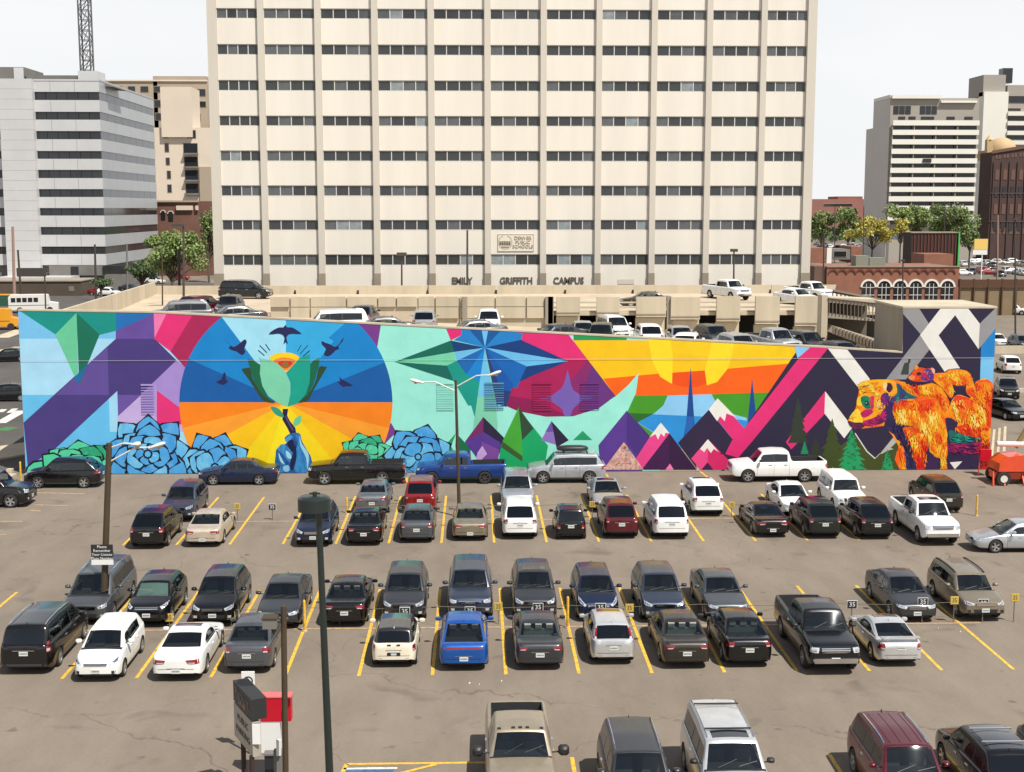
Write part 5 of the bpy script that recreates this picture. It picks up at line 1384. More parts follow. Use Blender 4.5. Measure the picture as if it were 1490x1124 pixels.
b=MB(); b.prism([sp_(1206,483),sp_(1212,474),sp_(1276,494),sp_(1276,511)],YS-1,YS+1.0,CONC); b.obj('stair_flight',br_)
for k in range(13):
    x=1213+k*4.9; a=sp_(x,477+k*1.7,YS-1); b=MB(); b.box(a[0]-.10,a[0]+.05,YS-1.12,YS-1.0,a[1]-.45,a[1]+.10,RAIL); b.obj('tread_bracket',br_)
b=MB(); a=sp_(1212,424,100);c=sp_(1300,441,100); b.tube((a[0],100,a[1]),(c[0],100,c[1]),.16,CONCD,n=6); b.tube((a[0],100,a[1]-.5),(c[0],100,c[1]-.5),.12,RAIL,n=6); b.obj('upper_handrail',br_)
for k in range(16): 
    t=k/15; x=a[0]+(c[0]-a[0])*t; z=a[1]+(c[1]-a[1])*t; q=MB(); q.tube((x,100,z),(x,100,z-.9),.05,RAIL,n=4); q.obj('baluster',br_)
boxobj('bridge_wall',sp_(1205,440)[0],sp_(1276,440)[0],YS+2.3,YS+2.6,0,sp_(1205,436)[1],CONCD,br_)
boxobj('bridge_pier',sp_(1196,440)[0],sp_(1205,440)[0],YS,YS+1.2,0,sp_(1205,430)[1],CONC,br_)

# ================================================================ main white building
MY=150.0
SPN=mat('office_panel',hexc('#f3ecdf',.75),rough=.85,noise=.06,nscale=.35,streak=True)
PIL=mat('office_pilaster',hexc('#dcd4c6',.74),rough=.85,noise=.05,nscale=.3,streak=True)
PILD=mat('office_plinth',hexc('#a39885',.7),rough=.85,noise=.08,nscale=.4)
WGL=mat('office_glass',(.030,.033,.034),rough=.12,noise=.5,nscale=.22,spec=.5)
WGM=mat('office_glass_mid',(.075,.082,.085),rough=.15,noise=.4,nscale=.5)
WGB=mat('office_glass_blinds',(.20,.23,.24),rough=.3,noise=.3,nscale=1.2)
FRM=mat('aluminium_frame',(.55,.54,.50),rough=.5)
off=empty('office_block',(0,MY,0)); tag(off,'wide white office block with ribbon windows and EMILY GRIFFITH CAMPUS lettering','office block')
def mx(px): return W(px,210,MY).x
def mzz(py): return W(745,py,MY).z
xs=[313.5,383.5,465.5,547,628,709.5,790.5,870.5,950,1029.5,1107.5,1176.5]
xs=[303+ (x-303)*1.0 for x in xs]
X=[mx(x) for x in xs]; x_l,x_r=mx(308),mx(1182)
rows=[(14,28.5),(66,81),(118,133),(169.5,184),(220,235),(270.5,285.5),(320.5,335),(370.5,386)]
Z=[(mzz(b_),mzz(a)) for a,b_ in rows]; stepz=Z[0][0]-Z[1][0]
Z=[(Z[0][0]+stepz,Z[0][1]+stepz)]+Z
ztop=Z[0][1]+stepz*.9
boxobj('core_wall',x_l,x_r,.6,28,0,ztop,SPN,off); boxobj('roof_slab',x_l-.1,x_r+.1,.2,28.2,ztop,ztop+.4,PIL,off)
for i,x in enumerate(X):
    w=.33 if 0<i<len(X)-1 else .50
    boxobj('pilaster',x-w,x+w,-.32,.6,Z[-1][0]-.9,ztop,PIL,off); boxobj('pilaster_base',x-w-.03,x+w+.03,-.36,.6,0,Z[-1][0]-.9,PILD,off)
rnd=random.Random(11); npane=0; rest=MB()
for i in range(len(X)-1):
    a,c=X[i]+(.33 if i else .50),X[i+1]-(.33 if i<10 else .50)
    zp=0
    for j,(z0,z1) in enumerate(sorted(Z)):
        boxobj('spandrel_panel',a+.01,c-.01,0,.55,zp+.02,z0-.02,SPN,off); zp=z1
        m_=[.07]; f=MB(); t=.05
        f.box(a,c,.10,.16,z0,z0+t,FRM); f.box(a,c,.10,.16,z1-t,z1,FRM)
        for k in range(5):
            xx=a+(c-a)*k/4; f.box(max(a,xx-.05),min(c,xx+.05),.09,.17,z0+t,z1-t,FRM)
        top=j==len(Z)-1 or j==len(Z)-2
        w_=f.obj('window',off)
        for k in range(4):
            p0=a+(c-a)*k/4+.05; p1=a+(c-a)*(k+1)/4-.05
            m=WGL if rnd.random()>.05 and not(i in(5,) and j<1 and k<2) and not(j==0 and i in (4,5,6) and rnd.random()<.45) else WGB
            if m is WGL and rnd.random()<.28: m=WGM
            if top: rest.box(p0,p1,.13,.15,z0+t,z1-t,m)
            else: unitbox('pane',m,p0,p1,.13,.15,z0+t,z1-t,w_)
    boxobj('spandrel_panel',a+.01,c-.01,0,.55,zp+.02,ztop,SPN,off)
tag(rest.obj('pane',off),kind='stuff')
LETM=mat('letter_grey',hexc('#6d6458',.6),rough=.6); LETT=mat('letter_tan',hexc('#cfc0a6',.72),rough=.6)
zc=mzz(409.3)
for px0,px1,s in ((656.5,687,'EMILY'),(727,775,'GRIFFITH'),(806,851,'CAMPUS')):
    o=text_obj('lettering',s,1.08,LETM,(0,0,0),parent=off,depth=.08,bold=.03); x0,x1=mx(px0)-mx(690)+mx(690),mx(px1)
    xsv=[v.co.x for v in o.data.vertices]; wv=max(xsv)-min(xsv); o.scale=((x1-x0)/wv,1,1); o.location=((x0+x1)/2-(max(xsv)+min(xsv))/2*(x1-x0)/wv,-.04,zc)
# school board plaque
sg=MB(); x0,x1,z0,z1=mx(724),mx(777),mzz(366),mzz(341)
boxobj('plaque',x0,x1,-.05,-.01,z0,z1,mat('plaque_cream',hexc('#f0e8d8',.75),rough=.8),off)
fr=MB(); 
for a in ((x0,x1,z0,z0+.05),(x0,x1,z1-.05,z1),(x0,x0+.05,z0,z1),(x1-.05,x1,z0,z1)): fr.box(a[0],a[1],-.08,-.051,a[2],a[3],LETT)
fr.obj('plaque_frame',off)
for k,s in enumerate(('DENVER','PUBLIC','SCHOOLS')): text_obj('plaque_lettering',s,.52,LETT,(mx(761),-.09,mzz(346.5+k*6.2)),parent=off,depth=.05)
EMBM=mat('emblem_grey',hexc('#a59a88',.7),rough=.7); em=MB(); cx_,cz_=mx(735),mzz(353); n=20
for k in range(n):
    a0,a1=2*math.pi*k/n,2*math.pi*(k+1)/n
    if not(k in(4,5)): em.add([(cx_+.82*math.cos(a0),-.06,cz_+.82*math.sin(a0)),(cx_+.82*math.cos(a1),-.06,cz_+.82*math.sin(a1)),(cx_+.70*math.cos(a1),-.06,cz_+.70*math.sin(a1)),(cx_+.70*math.cos(a0),-.06,cz_+.70*math.sin(a0))],[(0,1,2,3)],LETT)
for k in range(-2,3): em.tube((cx_+k*.26,-.08,cz_-.12),(cx_+k*.26,-.08,cz_+.16),.10,EMBM,n=6)
em.box(cx_-.62,cx_+.62,-.09,-.055,cz_-.28,cz_-.14,EMBM); em.box(cx_-.42,cx_+.42,-.09,-.055,cz_-.56,cz_-.44,EMBM)
em.obj('emblem',off)
boxobj('small_plaque',mx(901),mx(925),-.04,-.01,mzz(414),mzz(407),PIL,off)

# ================================================================ left banded building
LY=270.0
MET=mat('silver_panel',hexc('#dcdcdc',.74),rough=.45,noise=.05,nscale=.2,metal=.1); METS=mat('silver_panel_shaded',hexc('#c4c8ca',.7),rough=.4,noise=.05,nscale=.2,metal=.15)  # side copy is darkened, painting in the weaker light on that face
DGL=mat('dark_band_glass',(.022,.024,.027),rough=.10,noise=.3,nscale=.15); GREYC=mat('service_grey',hexc('#8d8a84',.6),rough=.8,noise=.15,nscale=.3)
lb=empty('banded_office_block',(0,LY,0)); tag(lb,'silver office block with dark glass bands and a chamfered corner at left','office block')
def lx(px,Y=LY): return W(px,300,Y).x
def lz(py,Y=LY): return W(100,py,Y).z
LY2=316.0; cxl=lx(151); xr_=lx(228,LY2)
bands=[(134,146),(163,174.5),(191,203),(220,231.5),(247.5,259.5),(275.5,287),(303,314),(330.5,342),(359,370)]
zt=lz(118)
def seg(name,p,q,z0,z1,m,out=.0,parent=lb):
    "wall panel between plan points p and q (x,y relative to building)"
    d=Vector((q[0]-p[0],q[1]-p[1],0)).normalized(); nn=Vector((d.y,-d.x,0))
    b=MB(); vs=[]
    for (x,y) in (p,q):
        for o_ in (out,-.4): vs.append((x+nn.x*o_,y+nn.y*o_,0))
    a,a2,c,c2=vs
    b.add([(a[0],a[1],z0),(c[0],c[1],z0),(c2[0],c2[1],z0),(a2[0],a2[1],z0),(a[0],a[1],z1),(c[0],c[1],z1),(c2[0],c2[1],z1),(a2[0],a2[1],z1)],[(0,3,2,1),(4,5,6,7),(0,1,5,4),(1,2,6,5),(2,3,7,6),(3,0,4,7)],m)
    return b.obj(name,parent)
A_=(lx(-60),0);B_=(cxl,0);C_=(xr_,LY2-LY)
boxobj('core',lx(-60),cxl-.6,.6,46,-2,zt-.4,GREYC,lb)
zs=[zt]+[z for a,b_ in bands for z in (lz(a),lz(b_))]
edges=list(zip([zt]+[lz(b_) for a,b_ in bands],[lz(a) for a,b_ in bands]+[lz(408)]))
for ki,(hi,lo) in enumerate(edges):
    if ki==len(edges)-1: lo=lz(386)
    n=6
    for k in range(n):
        t0,t1=k/n,(k+1)/n; p=(A_[0]+(B_[0]-A_[0])*t0+.03,0); q=(A_[0]+(B_[0]-A_[0])*t1-.03,0); seg('front_panel',p,q,lo,hi,MET,.12)
    n=4
    for k in range(n):
        t0,t1=k/n,(k+1)/n; p=(B_[0]+(C_[0]-B_[0])*t0,(C_[1])*t0+.05); q=(B_[0]+(C_[0]-B_[0])*t1,(C_[1])*t1-.05); seg('side_panel',p,q,lo,hi,METS,.12)
for a,b_ in bands:
    z0,z1=lz(b_),lz(a)
    for x0,x1 in ((-60,9),(58,151)):
        nw=6
        for k in range(nw): seg('window',(lx(x0+(x1-x0)*k/nw)+.04,0),(lx(x0+(x1-x0)*(k+1)/nw)-.04,0),z0+.01,z1-.01,DGL,-.05)
    for k in range(8): t0,t1=k/8,(k+1)/8; seg('window',(B_[0]+(C_[0]-B_[0])*t0,C_[1]*t0+.05),(B_[0]+(C_[0]-B_[0])*t1,C_[1]*t1-.05),z0+.01,z1-.01,DGL,-.05)
# projecting lift shaft with horizontal joints
for k in range(20):
    z0=lz(408)+ (lz(116)-lz(408))*k/20; z1=lz(408)+(lz(116)-lz(408))*(k+1)/20
    boxobj('shaft_panel',lx(10),lx(58),-1.6,.1,z0+.03,z1,MET,lb)
boxobj('roof_lip',A_[0],cxl,-.2,.5,zt,zt+.3,MET,lb); seg('roof_lip',B_,C_,zt,zt+.3,METS,.2)
boxobj('plant_room',lx(-60),lx(35),4,16,zt,lz(95),GREYC,lb); boxobj('plant_panel',lx(20),lx(34),3.8,4,zt,lz(96),MET,lb)
b=MB(); b.prism([(lx(35),lz(107)),(lx(118),lz(107)),(lx(165),lz(124)),(lx(40),lz(115))],4,14,GREYC); b.obj('roof_canopy',lb)
boxobj('roof_screen',lx(40),lx(140),4.5,13,zt,lz(110),DGL,lb); boxobj('tank',lx(115),lx(143),3,9,zt,lz(101),MET,lb)
boxobj('podium',lx(8),lx(112),-6,-.2,lz(412),lz(401),MET,lb); boxobj('podium_band',lx(68),lx(150),-.35,-.14,lz(401),lz(386.5),GREYC,lb)  # grey wall band from the podium roof up to the panels
boxobj('doorway',lx(100),lx(111),-.5,-.36,lz(412),lz(388),DGL,lb); boxobj('low_window',lx(147),lx(184),-.6,-.4,lz(399),lz(387),DGL,lb)
lw=empty('low_brown_building',(0,255,0)); tag(lw,'low dark brown service building in front of the banded office block','building')
boxobj('wall',W(-40,420,255).x,W(118,420,255).x,0,10,0,W(50,410,255).z,mat('brown_render',hexc('#6a5c4e',.55),rough=.9,noise=.2,nscale=.2),lw); boxobj('roof_edge',W(-41,420,255).x,W(119,420,255).x,-.2,10.2,W(50,410,255).z,W(50,408.5,255).z,CONCG,lw)
boxobj('hatch',W(100,420,255).x,W(108,420,255).x,-.05,0,W(50,424,255).z,W(50,417,255).z,GREYC,lw)

# crane
CRM=mat('crane_steel',(.10,.10,.105),rough=.5)
YC=330; cr_=empty('tower_crane',(0,YC,0)); tag(cr_,'dark steel lattice mast of a tower crane above the banded office block','crane')
def cz(py): return W(120,py,YC).z
x0,x1=W(115,50,YC).x,W(130,50,YC).x
b=MB(); H0,H1=cz(430),cz(-60); w=x1-x0
lean=-(W(120,100,YC).x-W(110,-30,YC).x)*0-.6
for sx in (x0,x1):
    for sy in (0,w): b.tube((sx,sy,H0),(sx,sy,H1),.20,CRM,n=4)
b.obj('mast_chord',cr_)
b=MB(); nseg=34
for k in range(nseg):
    za=H0+(H1-H0)*k/nseg; zb=H0+(H1-H0)*(k+1)/nseg
    for y in (0,w): b.tube((x0,y,za),(x1,y,za),.10,CRM,n=4); b.tube((x0 if k%2 else x1,y,za),(x1 if k%2 else x0,y,zb),.10,CRM,n=4)
    for x in (x0,x1): b.tube((x,0 if k%2 else w,za),(x,w if k%2 else 0,zb),.10,CRM,n=4)
    b.tube(((x0+x1)/2-.5,w/2,za),((x0+x1)/2+.5,w/2,zb),.09,CRM,n=4)
tag(b.obj('lattice',cr_),kind='stuff')

# ================================================================ beige towers and brick mill, left of the office
def simple_box(root,nm,px0,px1,Y,d,py0,py1,m): 
    return boxobj(nm,W(px0,300,Y).x-root.location.x,W(px1,300,Y).x-root.location.x,0,d,W(px0,py1,Y).z,W(px0,py0,Y).z,m,root)
TAN=mat('tan_render',hexc('#c2b19b',.68),rough=.85,noise=.06,nscale=.1); CRE=mat('cream_render',hexc('#eadac6',.75),rough=.85,noise=.05,nscale=.1); BRK=mat('red_brick',hexc('#7c584b',.75),rough=.9,noise=.18,nscale=.25)
def arch_win(root,x0,x1,z0,z1,y,m,name='window',seg_=6,trimm=None,tw=.15):
    b=MB(); r=(x1-x0)/2; zc=z1-r; c=(x0+x1)/2
    P=[(x0,z0),(x1,z0)]+[(c+r*math.cos(math.pi*k/seg_),zc+r*math.sin(math.pi*k/seg_)) for k in range(seg_+1)]
    b.prism(P,y,y+.06,m); o=b.obj(name,root)
    if trimm:
        t=MB(); r2=r+tw
        for k in range(seg_*2):
            a0,a1=math.pi*k/seg_/2,math.pi*(k+1)/seg_/2
            t.prism([(c+r*math.cos(a0),zc+r*math.sin(a0)),(c+r2*math.cos(a0),zc+r2*math.sin(a0)),(c+r2*math.cos(a1),zc+r2*math.sin(a1)),(c+r*math.cos(a1),zc+r*math.sin(a1))],y-.12,y+.05,trimm)
        t.obj('arch_surround',o)
    return o
def tower(name,label,cat,Y,boxes,wins,wm=DGL,arch=False):
    r=empty(name,(0,Y,0)); tag(r,label,cat)
    for nm,a,b_,dy,d,y0,y1,m in boxes: boxobj(nm,W(a,300,Y).x,W(b_,300,Y).x,dy,dy+d,max(-1,W(a,y1,Y).z),W(a,y0,Y).z,m,r)
    for a,b_,dy,y0,y1 in wins: 
        if arch: arch_win(r,W(a,300,Y).x,W(b_,300,Y).x,W(a,y1,Y).z,W(a,y0,Y).z,dy-.14,wm,trimm=CRE,tw=.2); continue
        w_=boxobj('window',W(a,300,Y).x-.12,W(b_,300,Y).x+.12,dy-.10,dy-.02,W(a,y1,Y).z-.12,W(a,y0,Y).z+.12,TAN,r)
        boxobj('pane',W(a,300,Y).x,W(b_,300,Y).x,dy-.14,dy-.10,W(a,y1,Y).z,W(a,y0,Y).z,wm,w_)
    return r
w1=[(174,184,0,126,134),(193,203,0,126,134),(211,222,0,126,134),(230,241,0,126,134),(213,222,0,145,148),(230,240,0,146,156),(231,240,0,165,175),(283,304,0,130,140),(284,304,0,148,156),(285,296,0,166,176)]
tower('tan_apartment_tower','tan apartment tower with square windows rising behind the cream tower','apartment block',420,[('wall',160,235,0,30,118,330,TAN),('upper_wall',229,306,0,30,111,330,TAN),('parapet',158,307,-.4,1,116.5,118.5,CRE)],w1)
w2=[(242,247.5,0,190,201),(243,248.5,0,209,221),(244,249,0,230,240),(245,250,0,249,260),(245,250.5,0,269,280)]+[(276,288,0,190,201)]+[(270+.5*k,290,0,209+19.5*k,224+19.5*k) for k in range(4)]
r=tower('cream_apartment_tower','cream apartment tower with a column of recessed balconies beside the white office block','apartment block',390,[('stair_shaft',240,284,-1,12,127,200,CRE),('wall',228,310,0,25,186,300,CRE),('side_wall',292,310,-.5,2,243,300,TAN)],w2)
for k in range(5): boxobj('balcony_rail',W(270,300,390).x,W(291,300,390).x,-1.2,-.1,W(270,225.5+19.5*k,390).z,W(270,223+19.5*k,390).z,GREYC,r)
w3=[(234,240,0,307,320),(244.5,251.5,0,308,322),(245,251,0,341,352),(234,239,0,341,352),(294,297,0,334,345)]
r=tower('brick_mill','red brick mill building with arched windows behind the green street tree','brick building',330,[('wall',228,288,0,20,293,420,BRK),('wing',280,316,2,20,293,420,BRK),('cornice',227,289,-.5,1,292,294.5,TAN),('name_board',257,281,-.6,.3,299.5,306,CRE),('side_board',285,289,-.6,.3,299.5,306,CRE)],w3,arch=True)

# ================================================================ right side
Y=415; HW=mat('hotel_white',hexc('#f0ede2',.80),rough=.8,noise=.03,nscale=.1); HG=mat('hotel_grey',hexc('#b9b1a6',.66),rough=.85,noise=.05,nscale=.1); HG_LIFT=mat('hotel_side_lightened',hexc('#c4bfb8',.95),rough=.85,noise=.04,nscale=.1)  # last one: paler copy of the grey, lifts the face turned from the sun
ht=empty('hotel_tower',(0,Y,0)); tag(ht,'grey and white hotel tower with white balcony bands on every floor at right','hotel')
def hx(px): return W(px,200,Y).x
def hz_(py): return W(1350,py,Y).z
boxobj('main_wall',hx(1294),hx(1423),0,17.4,-1,hz_(143),HG,ht); 
boxobj('rear_wing_low',hx(1294)+.05,hx(1310),17.5,25,-1,W(1271,187,433).z,HG_LIFT,ht); boxobj('side_parapet',hx(1294)-.1,hx(1294)+.3,0,17.3,hz_(143),hz_(138),HW,ht); boxobj('side_wall_skin',hx(1294)-.08,hx(1294)-.02,.1,17.3,-1,hz_(143)-.1,HG_LIFT,ht)
boxobj('roof_fascia',hx(1295),hx(1366),-1,0,hz_(144),hz_(139),HW,ht); boxobj('roof_fascia',hx(1366),hx(1418),-1,0,hz_(150),hz_(147),HW,ht)
for a,c in ((1298,1324),(1336.5,1362)):
    for k in range(3):
        for j in range(2):
            x0=a+(c-a)*k/3; w_=boxobj('window',hx(x0+.5),hx(x0+(c-a)/3-.5),-.12,-.02,hz_(160+j*6.5),hz_(154.5+j*6),DGL,ht)
for a,c in ((1306,1316),(1321,1331),(1339,1358),(1376,1388),(1402,1414)): boxobj('window',hx(a),hx(c),-.12,-.02,hz_(174),hz_(170),DGL,ht)
for k in range(11):
    y0=176+13.75*k
    boxobj('balcony_front',hx(1296-.3*k),hx(1421-.6*k*.4),-2.0,-1.8,hz_(y0+7.4),hz_(y0),HW,ht)
    boxobj('balcony_slab',hx(1296-.3*k),hx(1421),-1.8,0,hz_(y0+7.4),hz_(y0+6.6),HG,ht)
    for q in range(4):
        a=1296+31.5*q; boxobj('balcony_door',hx(a+1),hx(a+30),-.14,-.02,hz_(y0+13),hz_(y0+8.2),DGL,ht); boxobj('party_wall',hx(a-.5),hx(a+.5),-1.75,-.15,hz_(y0+13.6),hz_(y0+7.5),HG,ht)
boxobj('awning',hx(1341),hx(1353),-2.4,-2.05,hz_(237),hz_(231.5),DGL,ht)
r=tower('white_condo_tower','taller white and grey apartment tower at the right edge behind the dark brick warehouse','apartment block',470,[('core_shaft',1423,1458,-1,5,134,330,HW),('grey_block',1423,1455,.2,14,109,140,HG),('wing',1458,1520,0,20,124,330,HG),('rooftop_frame',1455,1469,3,4,98,120,DGL)],[(1460,1520,0,140,150),(1459,1478,0,158,161.5),(1459,1520,0,170,175.5),(1459,1520,0,184,190),(1459,1520,0,198,203)])
for k in range(5): boxobj('balcony_front',W(1458,300,470).x,W(1520,300,470).x,-1.6,-.2,W(1490,169+14*k,470).z,W(1490,163+14*k,470).z,HW,r)
dome=empty('domed_roof_house',(0,437,0)); tag(dome,'small golden stone dome and turret above the dark brick warehouse','dome')
g=W(1458,211,437); b=MB(); GD=mat('dome_stone',hexc('#d8b98c',.72),rough=.8,noise=.08,nscale=.3)
vs=[];fs=[];n=18;mm=7;R0=4.6
for j in range(mm):
    a=j/(mm-1)*math.pi/2
    for i in range(n): t=2*math.pi*i/n; vs.append((g.x+R0*math.cos(a)*math.cos(t),R0*math.cos(a)*math.sin(t),g.z-2+R0*.95*math.sin(a)))
for j in range(mm-1):
    for i in range(n): fs.append((j*n+i,j*n+(i+1)%n,(j+1)*n+(i+1)%n,(j+1)*n+i))
b.add(vs,fs,GD); b.obj('dome_shell',dome,50); boxobj('dome_base',g.x-7,g.x+7,-4,4,g.z-5,g.z-2,GD,dome); boxobj('turret',g.x-6.6,g.x-4.6,-4.4,-2.4,g.z-4,g.z+1.4,GD,dome); 
b=MB(); b.tube((g.x-5.6,-3.4,g.z+1.4),(g.x-5.6,-3.4,g.z+3),1.3,GD,.1,n=8); b.obj('turret_cap',dome)
# dark brick warehouse
DB=mat('dark_brick',hexc('#4f3c38',.85),rough=.9,noise=.15,nscale=.2); DB2=mat('dark_brick_trim',hexc('#6e5349',.85),rough=.9)
YW=425; wh=empty('brick_warehouse',(0,YW,0)); tag(wh,'big dark brick warehouse with arched top windows at the right edge','warehouse')
def wx(px): return W(px,300,YW).x
def wz(py): return W(1460,py,YW).z
b=MB(); vs=[(wx(1423),0,-1),(wx(1450),-18,-1),(wx(1423),0,wz(221)),(wx(1450),-18,wz(222)),(wx(1550),-18,-1),(wx(1550),-18,wz(203)),(wx(1423),40,-1),(wx(1423),40,wz(221)),(wx(1550),40,wz(203))]
b.add([(wx(1440),0,-1),(wx(1440),0,wz(222)),(wx(1560),0,-1),(wx(1560),0,wz(202)),(wx(1440),10,-1),(wx(1440),10,wz(222)),(wx(1560),10,-1),(wx(1560),10,wz(202))],[(0,2,3,1),(4,0,1,5),(1,3,7,5),(2,6,7,3)],DB); b.obj('wall',wh)
b=MB(); b.add([(wx(1439),-.4,wz(224)),(wx(1439),-.4,wz(219.5)),(wx(1560),-.4,wz(204)),(wx(1560),-.4,wz(199)),(wx(1439),0,wz(219.5)),(wx(1560),0,wz(199)),(wx(1439),0,wz(224)),(wx(1560),0,wz(204))],[(0,2,3,1),(1,3,5,4),(0,6,7,2)],DB2); b.obj('cornice',wh)
for k in range(9):
    x=1445+k*11.5
    for dx in (0,4.6): arch_win(wh,wx(x+dx),wx(x+dx+3.2),wz(231.5-k*1.1),wz(226-k*1.1)+.1,-.1,DB2)
    for f in range(4): boxobj('window',wx(x+1),wx(x+6.5),-.12,-.02,wz(262+f*25),wz(247+f*25),DGL if f%2 else DB2,wh)
    boxobj('pilaster_strip',wx(x-2.5),wx(x-1.2),-.35,-.02,-1,wz(236),DB,wh)
for y_ in (281,322): boxobj('string_course',wx(1440),wx(1560),-.3,-.02,wz(y_+1),wz(y_),DB2,wh)
for k in range(7): arch_win(wh,wx(1443+k*9),wx(1448.5+k*9),wz(341),wz(332),-.1,DB2)
# arched brick restaurant
YA=226; ab=empty('arched_brick_building',(0,YA,0)); tag(ab,'single storey red brick building with six white arched windows and a scalloped cornice','brick building')
BRO=mat('orange_brick',hexc('#9a6854',.75),rough=.9,noise=.16,nscale=.5); BRS=mat('brick_dark_relief',hexc('#7a4636',.7),rough=.9)  # second is a darker brick tone for scallops and cladding ribs
def ax(px): return W(px,400,YA).x
def az_(py): return W(1300,py,YA).z
boxobj('wall',ax(1203),ax(1396),0,16,0,az_(389),BRO,ab); boxobj('parapet_cap',ax(1202.5),ax(1396.5),-.15,.4,az_(389),az_(387.5),CONCG,ab)
for k in range(14):
    c=ax(1212+k*13.2); r=.62; b=MB()
    for q in range(8):
        a0,a1=math.pi*q/8,math.pi*(q+1)/8
        b.prism([(c+r*math.cos(a0),az_(398.5)+r*.9*math.sin(a0)),(c+(r+.20)*math.cos(a0),az_(398.5)+(r*.9+.28)*math.sin(a0)),(c+(r+.20)*math.cos(a1),az_(398.5)+(r*.9+.28)*math.sin(a1)),(c+r*math.cos(a1),az_(398.5)+r*.9*math.sin(a1))],-.16,-.01,BRS)
    b.obj('scallop',ab)
for k in range(6):
    x0=1255+k*23.0; o=arch_win(ab,ax(x0),ax(x0+18),az_(441),az_(409),-.08,DGL,trimm=HW,tw=.32)
    for q in (.33,.66): boxobj('mullion',ax(x0+18*q)-.05,ax(x0+18*q)+.05,-.13,-.085,az_(440),az_(413),FRM,o)
    boxobj('transom',ax(x0),ax(x0+18),-.14,-.085,az_(419),az_(418),FRM,o); boxobj('transom',ax(x0),ax(x0+18),-.14,-.085,az_(430),az_(429),FRM,o); boxobj('sill',ax(x0)-.1,ax(x0+18)+.1,-.3,-.02,az_(443),az_(441.3),HW,o)
boxobj('wing',ax(1186),ax(1203)-.02,.5,14,0,az_(388),mat('brown_brick',hexc('#7a5d50',.65),rough=.9,noise=.1,nscale=.4),ab)
for k,(a,c) in enumerate(((1257,1277),(1276,1301))): boxobj('roof_unit',ax(a),ax(c),5,8,az_(389),az_(374+k*3),mat('hvac_green',hexc('#9aa08e',.6),rough=.7),ab)
# dark corrugated building with green edge
YD=262; dk=empty('dark_clad_shed',(0,YD,0)); tag(dk,'dark brown clad building with a bright green edge line behind the arched brick building','shed')
def dx_(px): return W(px,350,YD).x
def dzz(py): return W(1350,py,YD).z
DKC=mat('dark_cladding',hexc('#3b2a26',.75),rough=.8); boxobj('wall',dx_(1326),dx_(1394),0,5,0,dzz(339.5),DKC,dk); boxobj('roof_edge',dx_(1325),dx_(1395),-.2,5,dzz(339.5),dzz(338),CONCG,dk)
for k in range(13): boxobj('cladding_rib',dx_(1330+k*5),dx_(1331+k*5),-.15,-.01,dzz(385),dzz(341),BRS,dk)
boxobj('green_trim',dx_(1394),dx_(1396),-.3,0,dzz(388),dzz(338),mat('green_light_trim',hexc('#4fc060',.8),rough=.5),dk); boxobj('brick_front',dx_(1326),dx_(1367),-8,-.2,0,dzz(368),BRO,dk)
# long red building and low brick sheds far off
r=tower('pink_brick_office','long low red brick office with dark ribbon windows on the skyline','office block',520,[('wall',1170,1262,0,20,290,330,mat('pink_brick',hexc('#a8746a',.75),rough=.9,noise=.08,nscale=.1)),('upper_storey',1222,1258,3,15,286,291,BRO)],[(1199,1240,0,297,300)])
r=tower('low_brick_shed','low red brick shed with white doors right of the white office block','shed',300,[('wall',1178,1204,0,10,361,383,BRO),('bay',1241,1257,0,10,359,383,BRO),('white_door',1205,1212,-.2,.5,361,384,HW),('garage_front',1212,1241,.2,8,363,378,GREYC)],[(1216,1234,.2,366,374)])
# retaining wall with tan panels at right
rw=empty('retaining_wall',(0,205,0)); tag(rw,'brown retaining wall with tan panels between steel posts right of the arched building','wall')
TANP=mat('tan_panel',hexc('#a08a6c',.6),rough=.9,noise=.15,nscale=.4); BRP=mat('brown_beam',hexc('#6a4a34',.6),rough=.9)
def rx(px): return W(px,400,205).x
def rz_(py): return W(1440,py,205).z
boxobj('beam',rx(1396),rx(1540),-.3,.5,rz_(418),rz_(407),BRP,rw)
for k in range(8):
    a=1397+k*20.5; boxobj('panel',rx(a+1),rx(a+19.5),0,.3,0,rz_(418.5),TANP,rw); boxobj('post',rx(a-.8),rx(a+.8),-.35,.2,0,rz_(406),BRP,rw)
# low wall band and rails in the far right lot
for i,(px0,px1,Y_,h) in enumerate(((1450,1560,150,.9),(1449,1560,118,.35))):
    b=boxobj('barrier',W(px0,460,Y_).x,W(px1,460,Y_).x,Y_,Y_+.3,0,h,CONC); tag(b,['low concrete barrier across the far right car park','concrete wheel stop kerb in the right car park'][i],'barrier')
sheet('side_road',[(34.5,84),(41,84),(44,60),(60,60),(75,300),(36,300)],.003,ASPH)
# steps / ramp slats beside the tower
rp_=empty('loading_ramp'); tag(rp_,'slatted timber ramp and low wall along the right side of the mural tower','ramp')
for k in range(7): b=MB(); b.add([(33.1+k*.28,84+k*.2,.05+.02*k),(33.3+k*.28,84+k*.2,.05+.02*k),(37.8+k*.28,95+k*.2,.1+.02*k),(37.6+k*.28,95+k*.2,.1+.02*k),(33.1+k*.28,84+k*.2,.3+.02*k),(33.3+k*.28,84+k*.2,.3+.02*k),(37.8+k*.28,95+k*.2,.4+.02*k),(37.6+k*.28,95+k*.2,.4+.02*k)],[(4,5,6,7),(0,1,5,4),(1,2,6,5),(3,0,4,7)],TANP if k%2 else CONC); b.obj('board',rp_)
kk=MB(); kpts=[(34.2,78.5),(41,72),(60,66),(60,67),(42,73.5),(34.6,79.6)]; n=len(kpts); kk.add([(x,y,0) for x,y in kpts]+[(x,y,.14) for x,y in kpts],[(i,(i+1)%n,n+(i+1)%n,n+i) for i in range(n)]+[tuple(range(n,2*n))],CONC); tag(kk.obj('kerb'),kind='structure')

